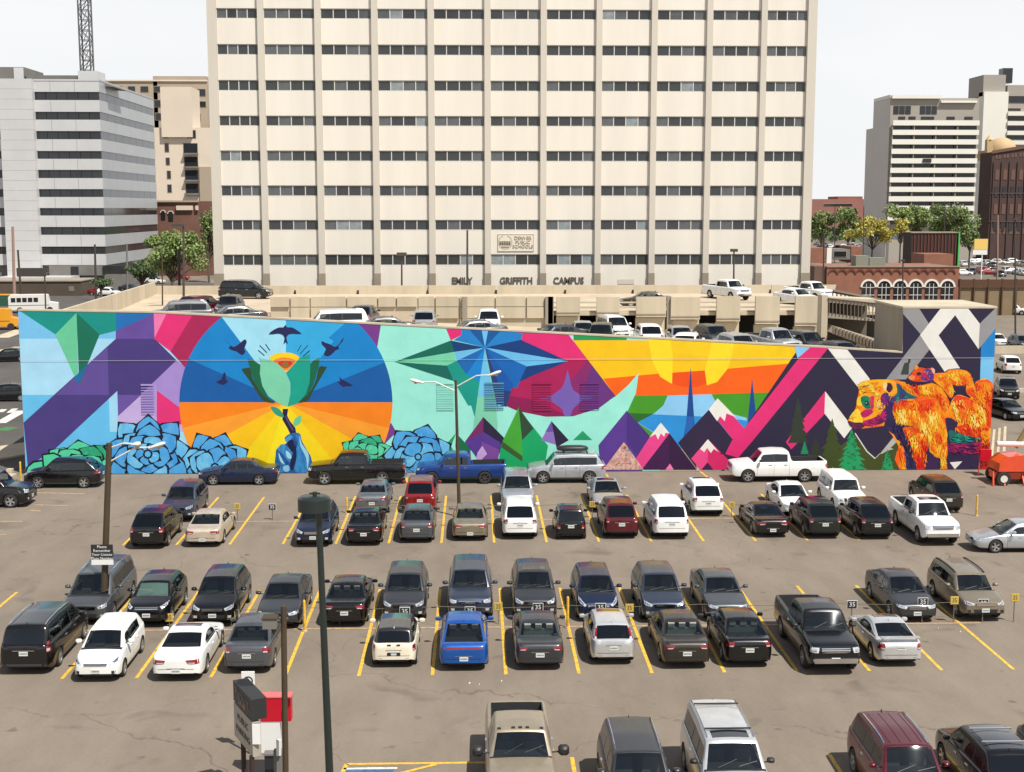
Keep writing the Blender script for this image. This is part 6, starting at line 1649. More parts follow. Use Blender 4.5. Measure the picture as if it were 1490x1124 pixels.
# ================================================================ trees
BARK=mat('bark',(.10,.075,.055),rough=.9,noise=.2,nscale=4)
def leafm(n_,c): 
    m=mat(n_,c,rough=.75,noise=.35,nscale=.6); return m
LF=[leafm('spring_leaf',(.22,.29,.085)),leafm('mid_leaf',(.14,.19,.065)),leafm('yellow_leaf',(.42,.37,.08)),leafm('dark_leaf',(.08,.12,.045))]
def tree(px0,px1,pyt,pyb,Y,li,label,seed,n=2600,lf=.35,dens=1.0,z0=0):
    rn=random.Random(seed); c=W((px0+px1)/2,(pyt+pyb)/2,Y); rxx=(W(px1,300,Y).x-W(px0,300,Y).x)/2; top=W(px0,pyt,Y).z; bot=max(2.2,W(px0,pyb,Y).z)
    r=empty('tree',(c.x,Y,0)); tag(r,label,'tree'); t=MB(); zc=(top+bot)/2; rz=(top-bot)/2
    t.tube((0,0,0),(0,0,bot+rz*.3),.28,BARK,.16,n=8)
    cl=[]
    for k in range(20):
        a=rn.uniform(0,2*math.pi); q=rn.uniform(.2,.85); e=(rxx*q*math.cos(a),rxx*q*math.sin(a)*.8,zc+rz*rn.uniform(-.6,.65)); t.tube((0,0,bot*.8+rz*.2*rn.random()),e,.10,BARK,.03,n=5); cl.append((e,rn.uniform(.20,.38)))
    t.obj('trunk',r)
    cl.append(((0,0,zc+rz*.35),.5))
    b=MB(); m=LF[li]; m2=LF[(li+1)%2] if li<2 else LF[li]
    vs=[];fs=[];mi=[]
    for k in range(n):
        e,q=rn.choice(cl); d=Vector((rn.gauss(0,1),rn.gauss(0,1),rn.gauss(0,1))).normalized()*(rn.random()**.4)*q
        p=Vector((e[0]+d.x*rxx,e[1]+d.y*rxx,e[2]+d.z*rz*1.1))
        if p.z<bot*.8: continue
        s=lf*rn.uniform(.35,.95); u=Vector((rn.gauss(0,1),rn.gauss(0,1),rn.gauss(0,1))).normalized(); v=u.cross(Vector((rn.gauss(0,1),rn.gauss(0,1),rn.gauss(0,1)))).normalized()
        i0=len(vs); vs+= [p-u*s,p+v*s*.55,p+u*s,p-v*s*.55]; fs.append((i0,i0+1,i0+2,i0+3)); mi.append(0 if rn.random()<.75 else 1)
    b.mi(m); b.mi(m2); b.v=[tuple(v) for v in vs]; b.f=fs; b.m=mi if len(b.mats)>1 else [0]*len(fs)
    b.obj('crown',r); return r
tree(198,300,330,404,215,0,'bright green airy street tree in front of the brick mill',1,8000,.36)
tree(182,228,376,408,222,3,'small dark street tree at the left of the bright green tree',2,2500,.32)
tree(286,318,300,380,300,1,'dark green tree in the gap between brick mill and white office block',3,2500,.45)
tree(128,165,405,418,235,3,'low dark shrub in front of the banded office block',31,1200,.3)
tree(1172,1222,306,352,395,1,'broad green tree right beside the white office block in the distance',4,3500,.55)
tree(1208,1262,300,350,400,1,'second green tree in the distance, left of the yellow-green one',5,3500,.55)
tree(1232,1308,312,358,330,2,'yellow-green tree left of the big green tree below the hotel',6,4500,.48)
tree(1288,1372,294,352,360,0,'big bright green tree below the hotel balconies',7,6500,.5)
tree(1345,1428,290,356,350,1,'tall mid green tree between the hotel and the dark brick warehouse',8,6500,.5)
tree(1296,1326,316,346,320,2,'small yellowish tree in front of the big bright green tree',9,1800,.42)
tree(1392,1432,322,362,345,1,'low green tree at the foot of the dark brick warehouse',10,2200,.5)
# low far tree belt
b=MB(); rn=random.Random(5)
vs=[];fs=[]
for k in range(9000):
    x=rn.uniform(-330,420); y=rn.uniform(640,760); p=Vector((x,y,rn.uniform(0,9)*(.6+.4*math.sin(x*.05)+.3*math.sin(x*.21)))); s=rn.uniform(1,2.2); u=Vector((rn.gauss(0,1),rn.gauss(0,1),rn.gauss(0,1))).normalized(); v=u.cross(Vector((rn.gauss(0,1),1,rn.gauss(0,1)))).normalized(); i0=len(vs); vs+=[p-u*s,p+v*s*.7,p+u*s,p-v*s*.7]; fs.append((i0,i0+1,i0+2,i0+3))
b.add(vs,fs,LF[3]); o=b.obj('far_tree_belt'); tag(o,'thin dark belt of distant trees along the skyline','trees',kind='stuff')

# ================================================================ lamp posts, poles, signs
POLEB=mat('brown_pole',hexc('#54452f',.6),rough=.6,noise=.15,nscale=2); POLEG=mat('dark_green_pole',hexc('#1f2c29',.7),rough=.4,coat=.3); LAMPW=mat('lamp_shell',hexc('#e6e0d4',.8),rough=.4); LENS=mat('lamp_lens',hexc('#cfc9a8',.7),rough=.2)
def cobra(root,base,tip,m=LAMPW):
    base=Vector(base); tip=Vector(tip); d=(tip-base); a=MB(); mid=base+d*.45+Vector((0,0,abs(d.x)*.10))
    a.path([base,mid,base+d*.72+Vector((0,0,.06))],.035,m,6); arm=a.obj('lamp_arm',root)
    h=MB(); q=base+d*.70; e=tip; L_=(e-q).length; dr=(e-q).normalized(); up=Vector((0,0,1)); sd=dr.cross(up).normalized(); vs=[];fs=[];n=8
    prof=[(0,.05,.04),(.2,.10,.07),(.55,.17,.10),(.85,.15,.09),(1,.05,.04)]
    for t,w,hh in prof:
        for i in range(n): an=2*math.pi*i/n; vs.append(q+dr*(L_*t)+sd*(w*math.cos(an))+up*(hh*math.sin(an)+.03))
    for j in range(len(prof)-1):
        for i in range(n): fs.append((j*n+i,j*n+(i+1)%n,(j+1)*n+(i+1)%n,(j+1)*n+i))
    fs+= [tuple(range(n)),tuple(range((len(prof)-1)*n,len(prof)*n))]
    h.add(vs,fs,m); ho=h.obj('lamp_head',root,50)
    l=MB(); c=q+dr*L_*.6; l.tube(c-up*.02,c-up*.13,.12,LENS,.05,n=8); l.obj('lamp_lens',ho)
def lamp_post(name,label,px0,py0,px1,py1,Y,r0,r1,m,arms=(),z0=0):
    b_=W(px1,py1,Y); 
    base=Vector((b_.x,Y,z0)); t=W(px0,py0,Y); root=empty(name,base); tag(root,label,'lamp post')
    p=MB(); p.tube((0,0,0),(t.x-base.x,0,t.z-z0),r0,m,r1,n=12); p.tube((0,0,0),(0,0,.12),r0*2,m,n=12); p.obj('pole',root,50)
    for (ax_,ay_,bx,by) in arms:
        a=W(ax_,ay_,Y); c=W(bx,by,Y); cobra(root,(a.x-base.x,0,a.z-z0),(c.x-base.x,-.15,c.z-z0))
    return root
lamp_post('lamp_post','brown lamp post with two opposed white heads in front of the mint mural area',663,553,668.5,752,70.4,.10,.07,POLEB,((662,569,597,553),(664,563,729,541)))
lp=lamp_post('lamp_post','leaning brown lamp post with twin white heads at the left, carrying a black sign',159,645,150,895,52.9,.14,.12,POLEB,((160,652,206,646),(160,672,242,645)))
# licence plate reminder sign
sp=W(149.5,806,52.7); sr=empty('reminder_sign',(sp.x,52.6,0)); tag(sr,'black sign with white lettering fixed to the leaning lamp post','sign')
a=W(133,793,52.6);c=W(166,822,52.6); hw_=(c.x-a.x)/2
boxobj('board',-hw_,hw_,0,.03,c.z+.22,a.z,SGK,sr); boxobj('white_strip',-hw_,hw_,-.003,.028,c.z,c.z+.21,SGW,sr)
for k,s in enumerate(('Please','Remember','Your License','Plate Number')): text_obj('lettering',s,.155,SGW,(0,-.006,a.z-.09-k*.16),parent=sr,depth=.004)
# near dark green pole with drum lamp
nr=empty('drum_lamp_post',(W(479.5,1124,30).x,30,0)); tag(nr,'tall dark green pole with a big drum lamp head in the foreground','lamp post')
bx=nr.location.x; t=W(463.5,742,30); bt=W(479.5,1124,30)
slope=(t.x-bt.x)/(t.z-bt.z); zt_=t.z
p=MB(); p.tube((-slope*bt.z,0,0),(t.x-bx,0,zt_),.105,POLEG,.07,n=16); p.tube((-slope*bt.z,0,0),(-slope*bt.z,0,.3),.2,POLEG,n=16); p.obj('pole',nr,50)
hx_=W(457,733,30).x-bx; z1=W(457,743,30).z; z2=W(457,725,30).z
h=MB(); n=28; h.tube((hx_,0,z1),(hx_,0,z2),.375,POLEG,n=n); h.tube((hx_,0,z2),(hx_,0,z2+.05),.375,POLEG,.30,n=n); h.obj('drum_head',nr,40)
h=MB(); h.tube((hx_+.02,0,z2+.05),(hx_+.02,0,z2+.15),.05,POLEG,n=8); h.box(hx_-.10,hx_+.14,-.03,.03,z2+.09,z2+.13,POLEG); h.obj('photocell',nr)
# brown pole with floodlight
Yp=35; r=lamp_post('lamp_post','square brown post with a box floodlight in the foreground left of the green pole',412.5,882,415,1124,Yp,.085,.08,POLEB)
a=W(384,912,Yp);c=W(411,893,Yp); lx0=r.location.x
h=MB(); h.box(a.x-lx0,W(404,900,Yp).x-lx0,-.25,.12,a.z,W(400,898,Yp).z,GREYC); h.obj('floodlight',r); h=MB(); h.box(a.x-lx0-.02,W(404,900,Yp).x-lx0+.02,-.27,.14,W(400,898,Yp).z,W(400,897,Yp).z+.02,POLEB); h.tube((W(404,903,Yp).x-lx0,0,W(404,903,Yp).z),(0,0,W(404,905,Yp).z),.03,POLEB,n=6); h.obj('bracket',r)
# sign cluster bottom left
Yc=36.0
def q3(px,py,Y=Yc): return W(px,py,Y)
bs=empty('business_sign',(q3(378,1040).x,Yc,0)); tag(bs,'double-faced black and white pylon sign seen edge-on in the foreground','sign')
ox=bs.location.x; SGG=mat('sign_white_shaded',hexc('#b4ada0',.7),rough=.6,noise=.08,nscale=3)  # white board toned grey, its shade put into the colour
def slab(name,A,B,z00,z01,z10,z11,th,m,parent):
    "board between plan points A and B with top/bottom heights"
    d=(Vector(B)-Vector(A)).normalized(); nn=Vector((d.y,-d.x))*th
    P=[(A[0],A[1]),(B[0],B[1]),(B[0]-nn.x,B[1]-nn.y),(A[0]-nn.x,A[1]-nn.y)]
    b=MB(); b.add([(P[0][0],P[0][1],z00),(P[1][0],P[1][1],z10),(P[2][0],P[2][1],z10),(P[3][0],P[3][1],z00),(P[0][0],P[0][1],z01),(P[1][0],P[1][1],z11),(P[2][0],P[2][1],z11),(P[3][0],P[3][1],z01)],[(0,3,2,1),(4,5,6,7),(0,1,5,4),(1,2,6,5),(2,3,7,6),(3,0,4,7)],m); return b.obj(name,parent)
# near end at right (px 365), far end at left (px 338): board receding leftwards
An=q3(366,1022,34.6); Af=W(339,990,36.15)
zt1=W(366,1019,34.6).z; zb1=W(366,1049,34.6).z; 
A=(Af.x-ox,36.15-Yc); B=(An.x-ox,34.6-Yc)
slab('black_face',A,B,zb1,zt1,zb1,zt1,.42,SGK,bs)
zt2=W(366,1052,34.6).z; zb2=W(366,1102,34.6).z
slab('white_face',A,B,zb2,zt2,zb2,zt2,.22,SGG,bs)
ang=math.atan2(B[1]-A[1],B[0]-A[0])
mid=((A[0]+B[0])/2,(A[1]+B[1])/2); nx_,ny_=math.sin(ang)*.012,-math.cos(ang)*.012
for (s_,zz,sz,m) in (('Parking',(zt1*.62+zb1*.38),.36,GREYC),('24 HR',(zt1*.25+zb1*.75),.22,REDL),('PUBLIC',(zt2*.70+zb2*.30),.26,SGK),('PARKING',(zt2*.34+zb2*.66),.26,SGK)):
    text_obj('lettering',s_,sz,m,(mid[0]+nx_,mid[1]+ny_,zz),rot=(R_(90),0,ang),parent=bs,depth=.004,sx=1.2)
pa=(A[0]*.72+B[0]*.28,A[1]*.72+B[1]*.28); b=MB(); b.tube((pa[0]+.1,pa[1],0),(pa[0]+.1,pa[1],zb2),.07,DKC,n=8); b.obj('post',bs); b=MB(); b.tube((B[0]-.05,B[1]+.1,0),(B[0]-.05,B[1]+.1,zb2),.07,DKC,n=8); b.obj('post',bs)
boxobj('edge_cap',B[0]+.0,B[0]+.22,B[1]-.02,B[1]+.0,W(366,1083,34.6).z,W(366,1054,34.6).z,SGW,bs)
rs=empty('pay_station_sign',(q3(393,1050,37).x,37,0)); tag(rs,'red and white box sign behind the black pylon sign','sign')
ox2=rs.location.x; REDS=mat('sign_bright_red',hexc('#c8102a',.85),rough=.4)
a=W(378,1016,37);c=W(411,1050,37); e=W(408,1096,37)
boxobj('red_panel',a.x-ox2,c.x-ox2+.25,0,.35,c.z,a.z,REDS,rs); boxobj('red_edge',a.x-ox2,c.x-ox2+.27,-.02,.37,a.z,a.z+.04,mat('sign_pink_edge',hexc('#f07070',.8),rough=.5),rs); boxobj('white_panel',a.x-ox2,e.x-ox2,.02,.33,e.z,c.z-.005,SGW,rs)
b=MB(); b.tube((.25,.15,0),(.25,.15,e.z),.06,DKC,n=8); b.obj('post',rs)
fl=MB(); f0=W(416,1017,36.8); f1=W(423,1017,36.8); f2=W(416,1036,36.8); fl.add([(f0.x-ox2,-.2,f0.z),(f1.x-ox2,-.3,f1.z+.04),(f1.x-ox2,-.3,f2.z+.25),(f0.x-ox2,-.2,f2.z)],[(0,1,2,3),(3,2,1,0)],REDS); fl.obj('pennant',rs)
ps=empty('parking_sign',(q3(360,990,39).x,39,0)); tag(ps,'small white parking sign with a black circular symbol above the black pylon sign','sign')
ox3=ps.location.x; a=W(351,978,39);c=W(371,1009,39)
boxobj('panel',a.x-ox3,c.x-ox3,0,.05,c.z,a.z,SGW,ps); b=MB(); n=18; cc=((a.x+c.x)/2-ox3,(a.z+c.z)/2+.05)
for k in range(n):
    if k in (8,9,10): continue
    a0,a1=2*math.pi*k/n,2*math.pi*(k+1)/n; b.add([(cc[0]+r_*math.cos(t),-.006,cc[1]+r_*math.sin(t)) for r_,t in ((.15,a0),(.11,a0),(.11,a1),(.15,a1))],[(0,1,2,3)],SGK)
b.obj('ring_symbol',ps); text_obj('lettering','P',.17,SGK,(cc[0],-.008,cc[1]),parent=ps,depth=.004); b=MB(); b.tube((0,.08,0),(0,.08,a.z),.04,DKC,n=8); b.obj('post',ps)
mt_=empty('pay_machine',(q3(394,1105,36.2).x,36.2,0)); tag(mt_,'dark parking pay machine under the red and white sign','pay machine')
zt3=W(394,1097,36.2).z; boxobj('cabinet',-.16,.16,-.12,.12,.25,zt3,mat('machine_dark',hexc('#2c3038',.7),rough=.5),mt_); boxobj('hood',-.18,.18,-.16,.14,zt3,zt3+.05,GREYC,mt_); boxobj('base',-.12,.12,-.1,.1,0,.25,CONCD,mt_)
eb=empty('electric_cabinet',(q3(405,1100,35.6).x,35.6,0)); tag(eb,'grey electrical cabinet with a white box beside the brown post','cabinet'); z4=W(404,1091,35.6).z
boxobj('cabinet',-.12,.14,-.1,.1,.1,z4,GREYC,eb); boxobj('white_box',-.02,.10,-.2,-.1,z4-.1,z4+.35,SGW,eb); boxobj('plinth',-.2,.2,-.2,.2,0,.1,CONCD,eb)
# poles behind
def pole(px,py0,py1,Y,r,label,m=POLEB,z0=0,head=None,cat='pole',px2=None):
    g=W(px,py1,Y); t=W(px2 or px,py0,Y); o=empty('street_pole' if cat=='pole' else 'deck_lamp',(g.x,Y,z0)); tag(o,label,cat); b=MB(); b.tube((0,0,0),(t.x-g.x,0,t.z-z0),r,m,r*.8,n=8); b.obj('pole',o,50)
    if head: h=MB(); h.box(t.x-g.x-head[0],t.x-g.x+head[1],-.3,.3,t.z-z0-.05,t.z-z0+head[2],m); h.obj('lamp_head',o)
    return o
DKP=mat('dark_pole',(.05,.04,.035),rough=.6)
pole(680,335,432,137.5,.12,'slim dark deck lamp in front of the office block between EMILY and GRIFFITH',DKP,UD,cat='lamp post')
pole(584.5,372,414,137.5,.10,'short dark deck lamp with a square head left of the EMILY lettering',DKP,UD,(.5,.5,.3),cat='lamp post')
pole(1068,366,405,137.5,.10,'dark deck lamp above the white pickup at the back of the deck',DKP,UD,(.35,.35,.25),cat='lamp post')
pole(267,329,438,118,.11,'tall dark deck lamp with a side head at the left end of the roof deck',DKP,UD,(1.0,.1,.18),cat='lamp post')
pole(236,372,431,122,.07,'thin rust-brown pole on the left part of the roof deck',POLEB,UD)
pole(260,363,412,190,.22,'thick dark utility pole in front of the green street tree',DKP)
pole(139,356,415,240,.22,'utility pole in front of the corner of the banded office block',DKP,px2=138)
pole(184.5,355,411,240,.18,'utility pole with a white box left of the green street tree',GREYC)
pole(20,330,412,245,.30,'light brown leaning utility pole at the far left',mat('weathered_pole',hexc('#b09080',.7),rough=.9),px2=18.5)
pole(30,364,412,240,.22,'shorter brown utility pole right of the leaning one',POLEB,px2=26)
pole(65,402,445,150,.10,'dark traffic signal pole with a side arm at the far left',DKP,0,(3.0,.1,.9))
for i,(px,y0,y1,Y_,lb_) in enumerate(((1215,300,365,330,'thin dark pole left among the distant trees'),(1257,300,360,320,'thin brown pole in front of the yellow-green tree'),(1314,380,442,200,'black lamp pole in front of the third arched window'),(1452,313,400,260,'pale wooden utility pole left of the warehouse arches'),(1477,320,500,170,'dark lamp pole near the right edge'),(1375,293,330,330,'pole rising in front of the tall mid green tree'),(1199,340,415,190,'dark pole right beside the white office block'))): pole(px,y0,y1,Y_,.13 if i!=3 else .2,lb_,DKP if i!=3 else mat('weathered_pole'),head=(.25,.25,.2) if i in(2,4) else None)
# roadside sign yellow/white
yr=empty('roadside_sign',(W(1430,360,250).x,250,0)); tag(yr,'distant yellow and white roadside sign on a white pole left of the warehouse','sign'); ox4=yr.location.x
a=W(1417.5,363,250);c=W(1437,348,250); boxobj('yellow_panel',a.x-ox4,c.x-ox4+.1,0,.3,a.z-.1,c.z,mat('sign_cream_yellow',hexc('#f0cc70',.8),rough=.5),yr); boxobj('white_panel',W(1416,360,250).x-ox4,W(1437,360,250).x-ox4,0,.3,W(1416,371,250).z,a.z-.15,SGW,yr)
b=MB(); b.tube((0,.15,0),(0,.15,W(1430,371,250).z),.12,SGW,n=8); b.obj('post',yr)
bb=empty('distant_billboard',(W(1292,350,330).x,330,0)); tag(bb,'small grey blue billboard among the distant trees','billboard'); boxobj('panel',-3.5,3.5,0,.4,W(1292,349,330).z,W(1292,338,330).z,mat('billboard_blue',hexc('#8090a0',.6),rough=.6),bb); boxobj('post',-.3,.3,.1,.3,0,W(1292,349,330).z,GREYC,bb)

# ================================================================ orange boom lift
OG=mat('lift_orange',hexc('#e8512a',.8),rough=.35,coat=.5,noise=.1,nscale=2); lf=empty('boom_lift',(W(1474,700,78.5).x,78.5,0)); tag(lf,'orange boom lift parked beside the right end of the mural','boom lift')
b=MB()
for sx in (-.95,.95):
    for sy in (-.8,.8):
        w_=MB(); w_.tube((sx,sy-.16,.42),(sx,sy+.16,.42),.42,RUBBER,n=20); wo=w_.obj('wheel',lf,35); w2=MB(); w2.tube((sx,sy-.18,.42),(sx,sy+.18,.42),.22,LAMPW,n=14); w2.obj('rim',wo,35)
b.box(-1.3,1.3,-.6,.6,.35,.75,OG); b.obj('chassis',lf)
h=MB(); P=[(-1.25,.85),(-1.2,1.35),(-.7,1.75),(.2,1.85),(.9,1.6),(1.35,1.15),(1.3,.85)]; h.prism(P,-.85,.85,OG); h.obj('engine_cover',lf)
h=MB(); h.tube((0,0,.7),(0,0,.95),.6,TRIM,n=16); h.obj('turntable',lf)
h=MB(); h.tube((-1.0,.3,2.35),(1.6,.3,2.30),.17,LAMPW,n=10); h.obj('lower_boom',lf); h=MB(); h.tube((.2,.4,2.1),(1.9,.4,5.2),.16,mat('boom_tan',hexc('#a08a5a',.6),rough=.5),n=8); h.obj('upper_boom',lf)
for sx in (-1.6,-.9,.3,1.1):
    h=MB(); h.tube((sx,-1.0,0),(sx*.9,-.5,.8),.06,OG,n=6); h.obj('outrigger',lf)
pd=empty('red_stand',(W(1423,700,81).x,81,0)); tag(pd,'thin red stand with a small red box at the foot of the painted bear','stand'); h=MB(); h.tube((0,0,0),(.1,0,1.6),.04,OG,n=6); h.obj('pole',pd); boxobj('box',.05,.75,-.1,.2,.9,1.6,REDS,pd); boxobj('foot',-.3,.3,-.3,.3,0,.05,TRIM,pd)
# ================================================================ cars
C_BLK=paint('black','#101012',.2,.25,k=.9); C_CHAR=paint('charcoal','#3c3e41',.5); C_DG=paint('dark_grey','#53565a',.5); C_GR=paint('grey','#74777a',.55)
C_SIL=paint('silver','#b4b7ba',.6,.3); C_WHT=paint('white','#f0f0ec',0,.35,k=.85,dirt=.04); C_CRM=paint('cream','#efe6cf',0,.35,k=.85,dirt=.04); C_NAVY=paint('navy','#18233f',.4); C_BLU=paint('bright_blue','#1656a8',.45); C_TBLU=paint('truck_blue','#123a80',.45)
C_SLB=paint('slate_blue','#3a4252',.5); C_MAR=paint('maroon','#5a1420',.4); C_RED=paint('red','#8e141c',.35); C_GOLD=paint('pale_gold','#c8b89a',.5); C_TAUP=paint('taupe','#8a7f6c',.5); C_BEI=paint('beige_silver','#c9bba8',.45); C_BRN=paint('dark_brown','#2e2a22',.4); C_DGN=paint('dark_green','#1a241e',.4); C_WARM=paint('warm_dark_grey','#38332e',.5); C_TANT=paint('truck_tan','#9d917c',.45); C_LSIL=paint('light_silver','#cfd0d0',.55,.3)
def near(t,p,px,py,end,label,dx=0,hz=.28,rot=0,**k):
    "place by the middle of the bumper nearest the camera"
    g=G(px,py,hz); L_=TYPES[t]['L']; h=0 if end=='f' else 180
    a=R_(rot); 
    return car(t,p,g.x+dx+math.sin(a)*L_/2*(-1),g.y+L_/2*math.cos(a),h+rot,label,**k)
def side(t,p,px0,px1,Y,label,**k):
    x=W((px0+px1)/2,680,Y).x; return car(t,p,x,Y,-90,label,**k)
g1='cars parked along the mural wall'; g2='cars in the double row near the mural'; g3='cars in the middle double row'; g4='cars in the nearest row'; g5='cars on the garage roof deck'; g6='cars in the far right car park'
YWL=79.9
side('crossover',C_BLK,38,152,79.3,'black suv beneath the purple stripes at the left end of the mural wall',group=g1)
side('sedan',C_NAVY,294,403,YWL,'dark blue-black sedan parked under the painted yellow sun rays left of the painted hand',group=g1)
side('pickup',C_BLK,455,586,YWL,'black crew cab pickup at the wall right of the painted hand',group=g1)
side('pickup_mid',C_TBLU,610,733,YWL,'deep blue pickup truck at the wall behind the twin-armed lamp post',group=g1,rim='dark')
o=side('suv',C_SIL,772,876,YWL,'silver suv at the wall with a black cargo box on its roof',group=g1,opts=('crossbars',),rim='truck')
h=boxobj('tmp',0,1,0,1,0,1,TRIM); bpy.data.objects.remove(h)
b=MB(); n=12; prof=[(-.95,.15,.05),(-.85,.32,.12),(-.3,.40,.17),(.5,.40,.17),(.85,.30,.13),(.98,.12,.05)]; vs=[];fs=[]
for x,w,hh in prof:
    for i in range(n): a=2*math.pi*i/n; vs.append((x,w*math.copysign(abs(math.cos(a))**.6,math.cos(a)),hh*math.copysign(abs(math.sin(a))**.7,math.sin(a))))
for j in range(5):
    for i in range(n): fs.append((j*n+i,j*n+(i+1)%n,(j+1)*n+(i+1)%n,(j+1)*n+i))
fs+= [tuple(range(n)),tuple(range(5*n,6*n))]
b.add(vs,fs,TRIM); c=b.obj('roof_cargo_box',None,50,(o.location.x+.35,o.location.y,2.02)); tag(c,'black roof cargo box on top of the silver suv at the wall','cargo box')
side('pickup',C_WHT,1059,1200,YWL,'white crew cab pickup at the wall between the pink peaks and the painted fir trees',group=g1,rim='truck')

# double row near the mural: far side
near('crossover',C_SLB,257,754,'f','slate grey suv facing the camera behind the black suv and pale gold sedan',group=g2)
near('sedan',C_GR,541,742,'r','grey sedan with mural-tinted roof, tail to the camera, just behind the black sedan',group=g2)
near('crossover',C_RED,611,742,'r','red crossover directly behind the dark grey sedan near the mural',group=g2)
near('suv',C_SIL,754,739,'f','tall silver suv facing the camera in front of the green painted peaks',group=g2,opts=('roof_ribs',))
near('sedan_round',C_SIL,887,740,'f','silver-grey sedan with dark sunroof facing the camera behind the maroon suv',group=g2,opts=('sunroof',))
near('crossover',C_WHT,1031,746,'r','white crossover with dark sunroof standing alone nearest the pink painted peak',group=g2,opts=('sunroof',))
near('sedan_round',C_WHT,1163,746,'f','small white sedan facing the camera, left of the boxy white suv',group=g2)
near('jeep',C_WHT,1240,743,'f','boxy white suv with seven-slot grille facing the camera',group=g2)
near('crossover',C_BRN,1381,741,'r','dark brown suv tail to the camera behind the white pickup at right',group=g2)
# double row near the mural: near side
near('crossover',C_BLK,213,793,'r','black suv tail to the camera at the left end of the row near the mural',group=g2,rot=0)
near('sedan_round',C_BEI,294,790,'r','pale gold sedan tail to the camera, right of the leftmost black suv',group=g2)
near('crossover',C_NAVY,455,790,'f','dark navy suv facing the camera behind the drum lamp of the green pole',group=g2)
near('sedan',C_BLK,529,788,'r','black sedan tail to the camera, right of the navy suv behind the drum lamp',group=g2)
near('sedan_tall',C_DG,606,784,'r','dark grey sedan tail to the camera in front of the red crossover',group=g2)
near('sedan_round',C_TAUP,684,781,'r','taupe sedan tail to the camera at the foot of the twin-armed lamp post',group=g2,opts=('light_shelf',))
near('crossover',C_WHT,757,779,'r','white crossover tail to the camera just in front of the tall silver suv',group=g2)
near('micro',C_BLK,831,779,'r','tiny black city car between the white crossover and the maroon suv',group=g2,scale=1)
near('crossover',C_MAR,905,778,'r','maroon suv tail to the camera with roof reflecting the mural',group=g2)
near('suv',C_WHT,978,779,'r','white suv with red tall lights right of the maroon suv',group=g2,opts=('norails',))
near('coupe',C_BLK,1125,776,'r','low black coupe right of the empty bay in the row near the mural',group=g2)
near('crossover',C_DGN,1201,778,'r','dark green-black suv with pale rear window in front of the boxy white suv',group=g2,opts=('light_shelf','sunroof'))
near('crossover',C_BLK,1277,779,'r','black suv tail to the camera between the dark green suv and the white pickup',group=g2)
near('pickup',C_WHT,1372,788,'f','white crew cab pickup with sunroof facing the camera at the right end of its row',group=g2,opts=('sunroof',),rim='truck')
# middle double row: far side
near('minivan',C_DG,122,902,'f','dark grey minivan facing the camera behind the leaning lamp post',group=g3)
near('juke',C_BLK,213,906,'f','black hatchback with a pale green sunshade behind its windscreen',group=g3,opts=('sunshade',))
near('crossover',C_BLK,309,905,'f','black crossover with bright headlights facing the camera behind the white coupe',group=g3)
near('sedan',C_CHAR,404,908,'f','charcoal sedan facing the camera beside the yellow bollard left of the green pole',group=g3)
near('sedan',C_BLK,501,905,'r','black sedan tail to the camera just right of the green pole',group=g3,opts=())
near('crossover',C_CHAR,587,899,'f','charcoal crossover with green-tinted roof facing the camera behind the cream mini car',group=g3)
near('suv',C_SLB,684,896,'f','dark slate blue suv facing the camera behind the bright blue sedan',group=g3,opts=('norails',))
near('crossover',C_CHAR,779,895,'f','dark grey crossover with sunroof facing the camera behind the sedan with pale parcel shelf',group=g3,opts=('sunroof',))
near('leaf',C_NAVY,871,897,'f','navy blue round hatchback facing the camera behind the silver hatchback',group=g3)
near('crossover',C_SLB,967,899,'f','dark suv with bright chrome grille, golden reflection on its roof, right of the navy hatchback',group=g3)
near('sedan',C_DG,1060,898,'f','dark grey sedan facing the camera, rightmost of the middle cluster, behind a black sedan',group=g3)
near('fastback',C_CHAR,1335,898,'f','charcoal sedan facing the camera beside the bollard right of the black pickup',group=g3)
near('wagon',C_TAUP,1434,897,'f','grey-brown wagon with black roof rails at the right end of the middle row',group=g3)
# middle double row: near side
near('minivan',C_BLK,35,973,'r','black minivan at the left edge, tail to the camera',group=g3)
near('hatch',C_WHT,139,984,'f','white rounded hatchback facing the camera beside the black minivan',group=g3)
near('coupe',C_WHT,256,983,'r','white two-door coupe with sunroof, tail to the camera',group=g3,opts=('sunroof',))
near('sedan_tall',C_DG,359,972,'r','mid grey sedan tail to the camera behind the brown floodlight post',group=g3)
near('mini',C_CRM,573,963,'r','cream small hatchback with a black roof and two black stripes',group=g3,p2=mat('black_roof',(.015,.015,.016),rough=.25,coat=1),opts=('stripes',))
near('fastback',C_BLU,675,968,'r','bright blue sedan tail to the camera with a full-width tail lamp',group=g3,rim='dark')
near('sedan',C_CHAR,786,967,'r','charcoal sedan with a pale parcel shelf, right of the bright blue sedan',group=g3,opts=('light_shelf','light_seats'))
near('hatch_focus',C_LSIL,893,959,'r','silver hatchback with tall red tail lamps in the middle row',group=g3,opts=('sunroof',))
near('sedan',C_WARM,1000,965,'r','brown-grey sedan with pale headrests, right of the silver hatchback',group=g3,opts=('light_shelf','light_seats'))
near('sedan_tall',C_BLK,1091,963,'r','black sedan tail to the camera left of the big black pickup',group=g3,opts=('light_seats',))
near('pickup',C_BLK,1216,974,'f','big black crew cab pickup facing the camera in the middle row',group=g3,rim='truck')
near('sport_coupe',C_LSIL,1311,962,'r','silver sports coupe with a raised rear spoiler beside the big black pickup',group=g3,opts=('sunroof',))
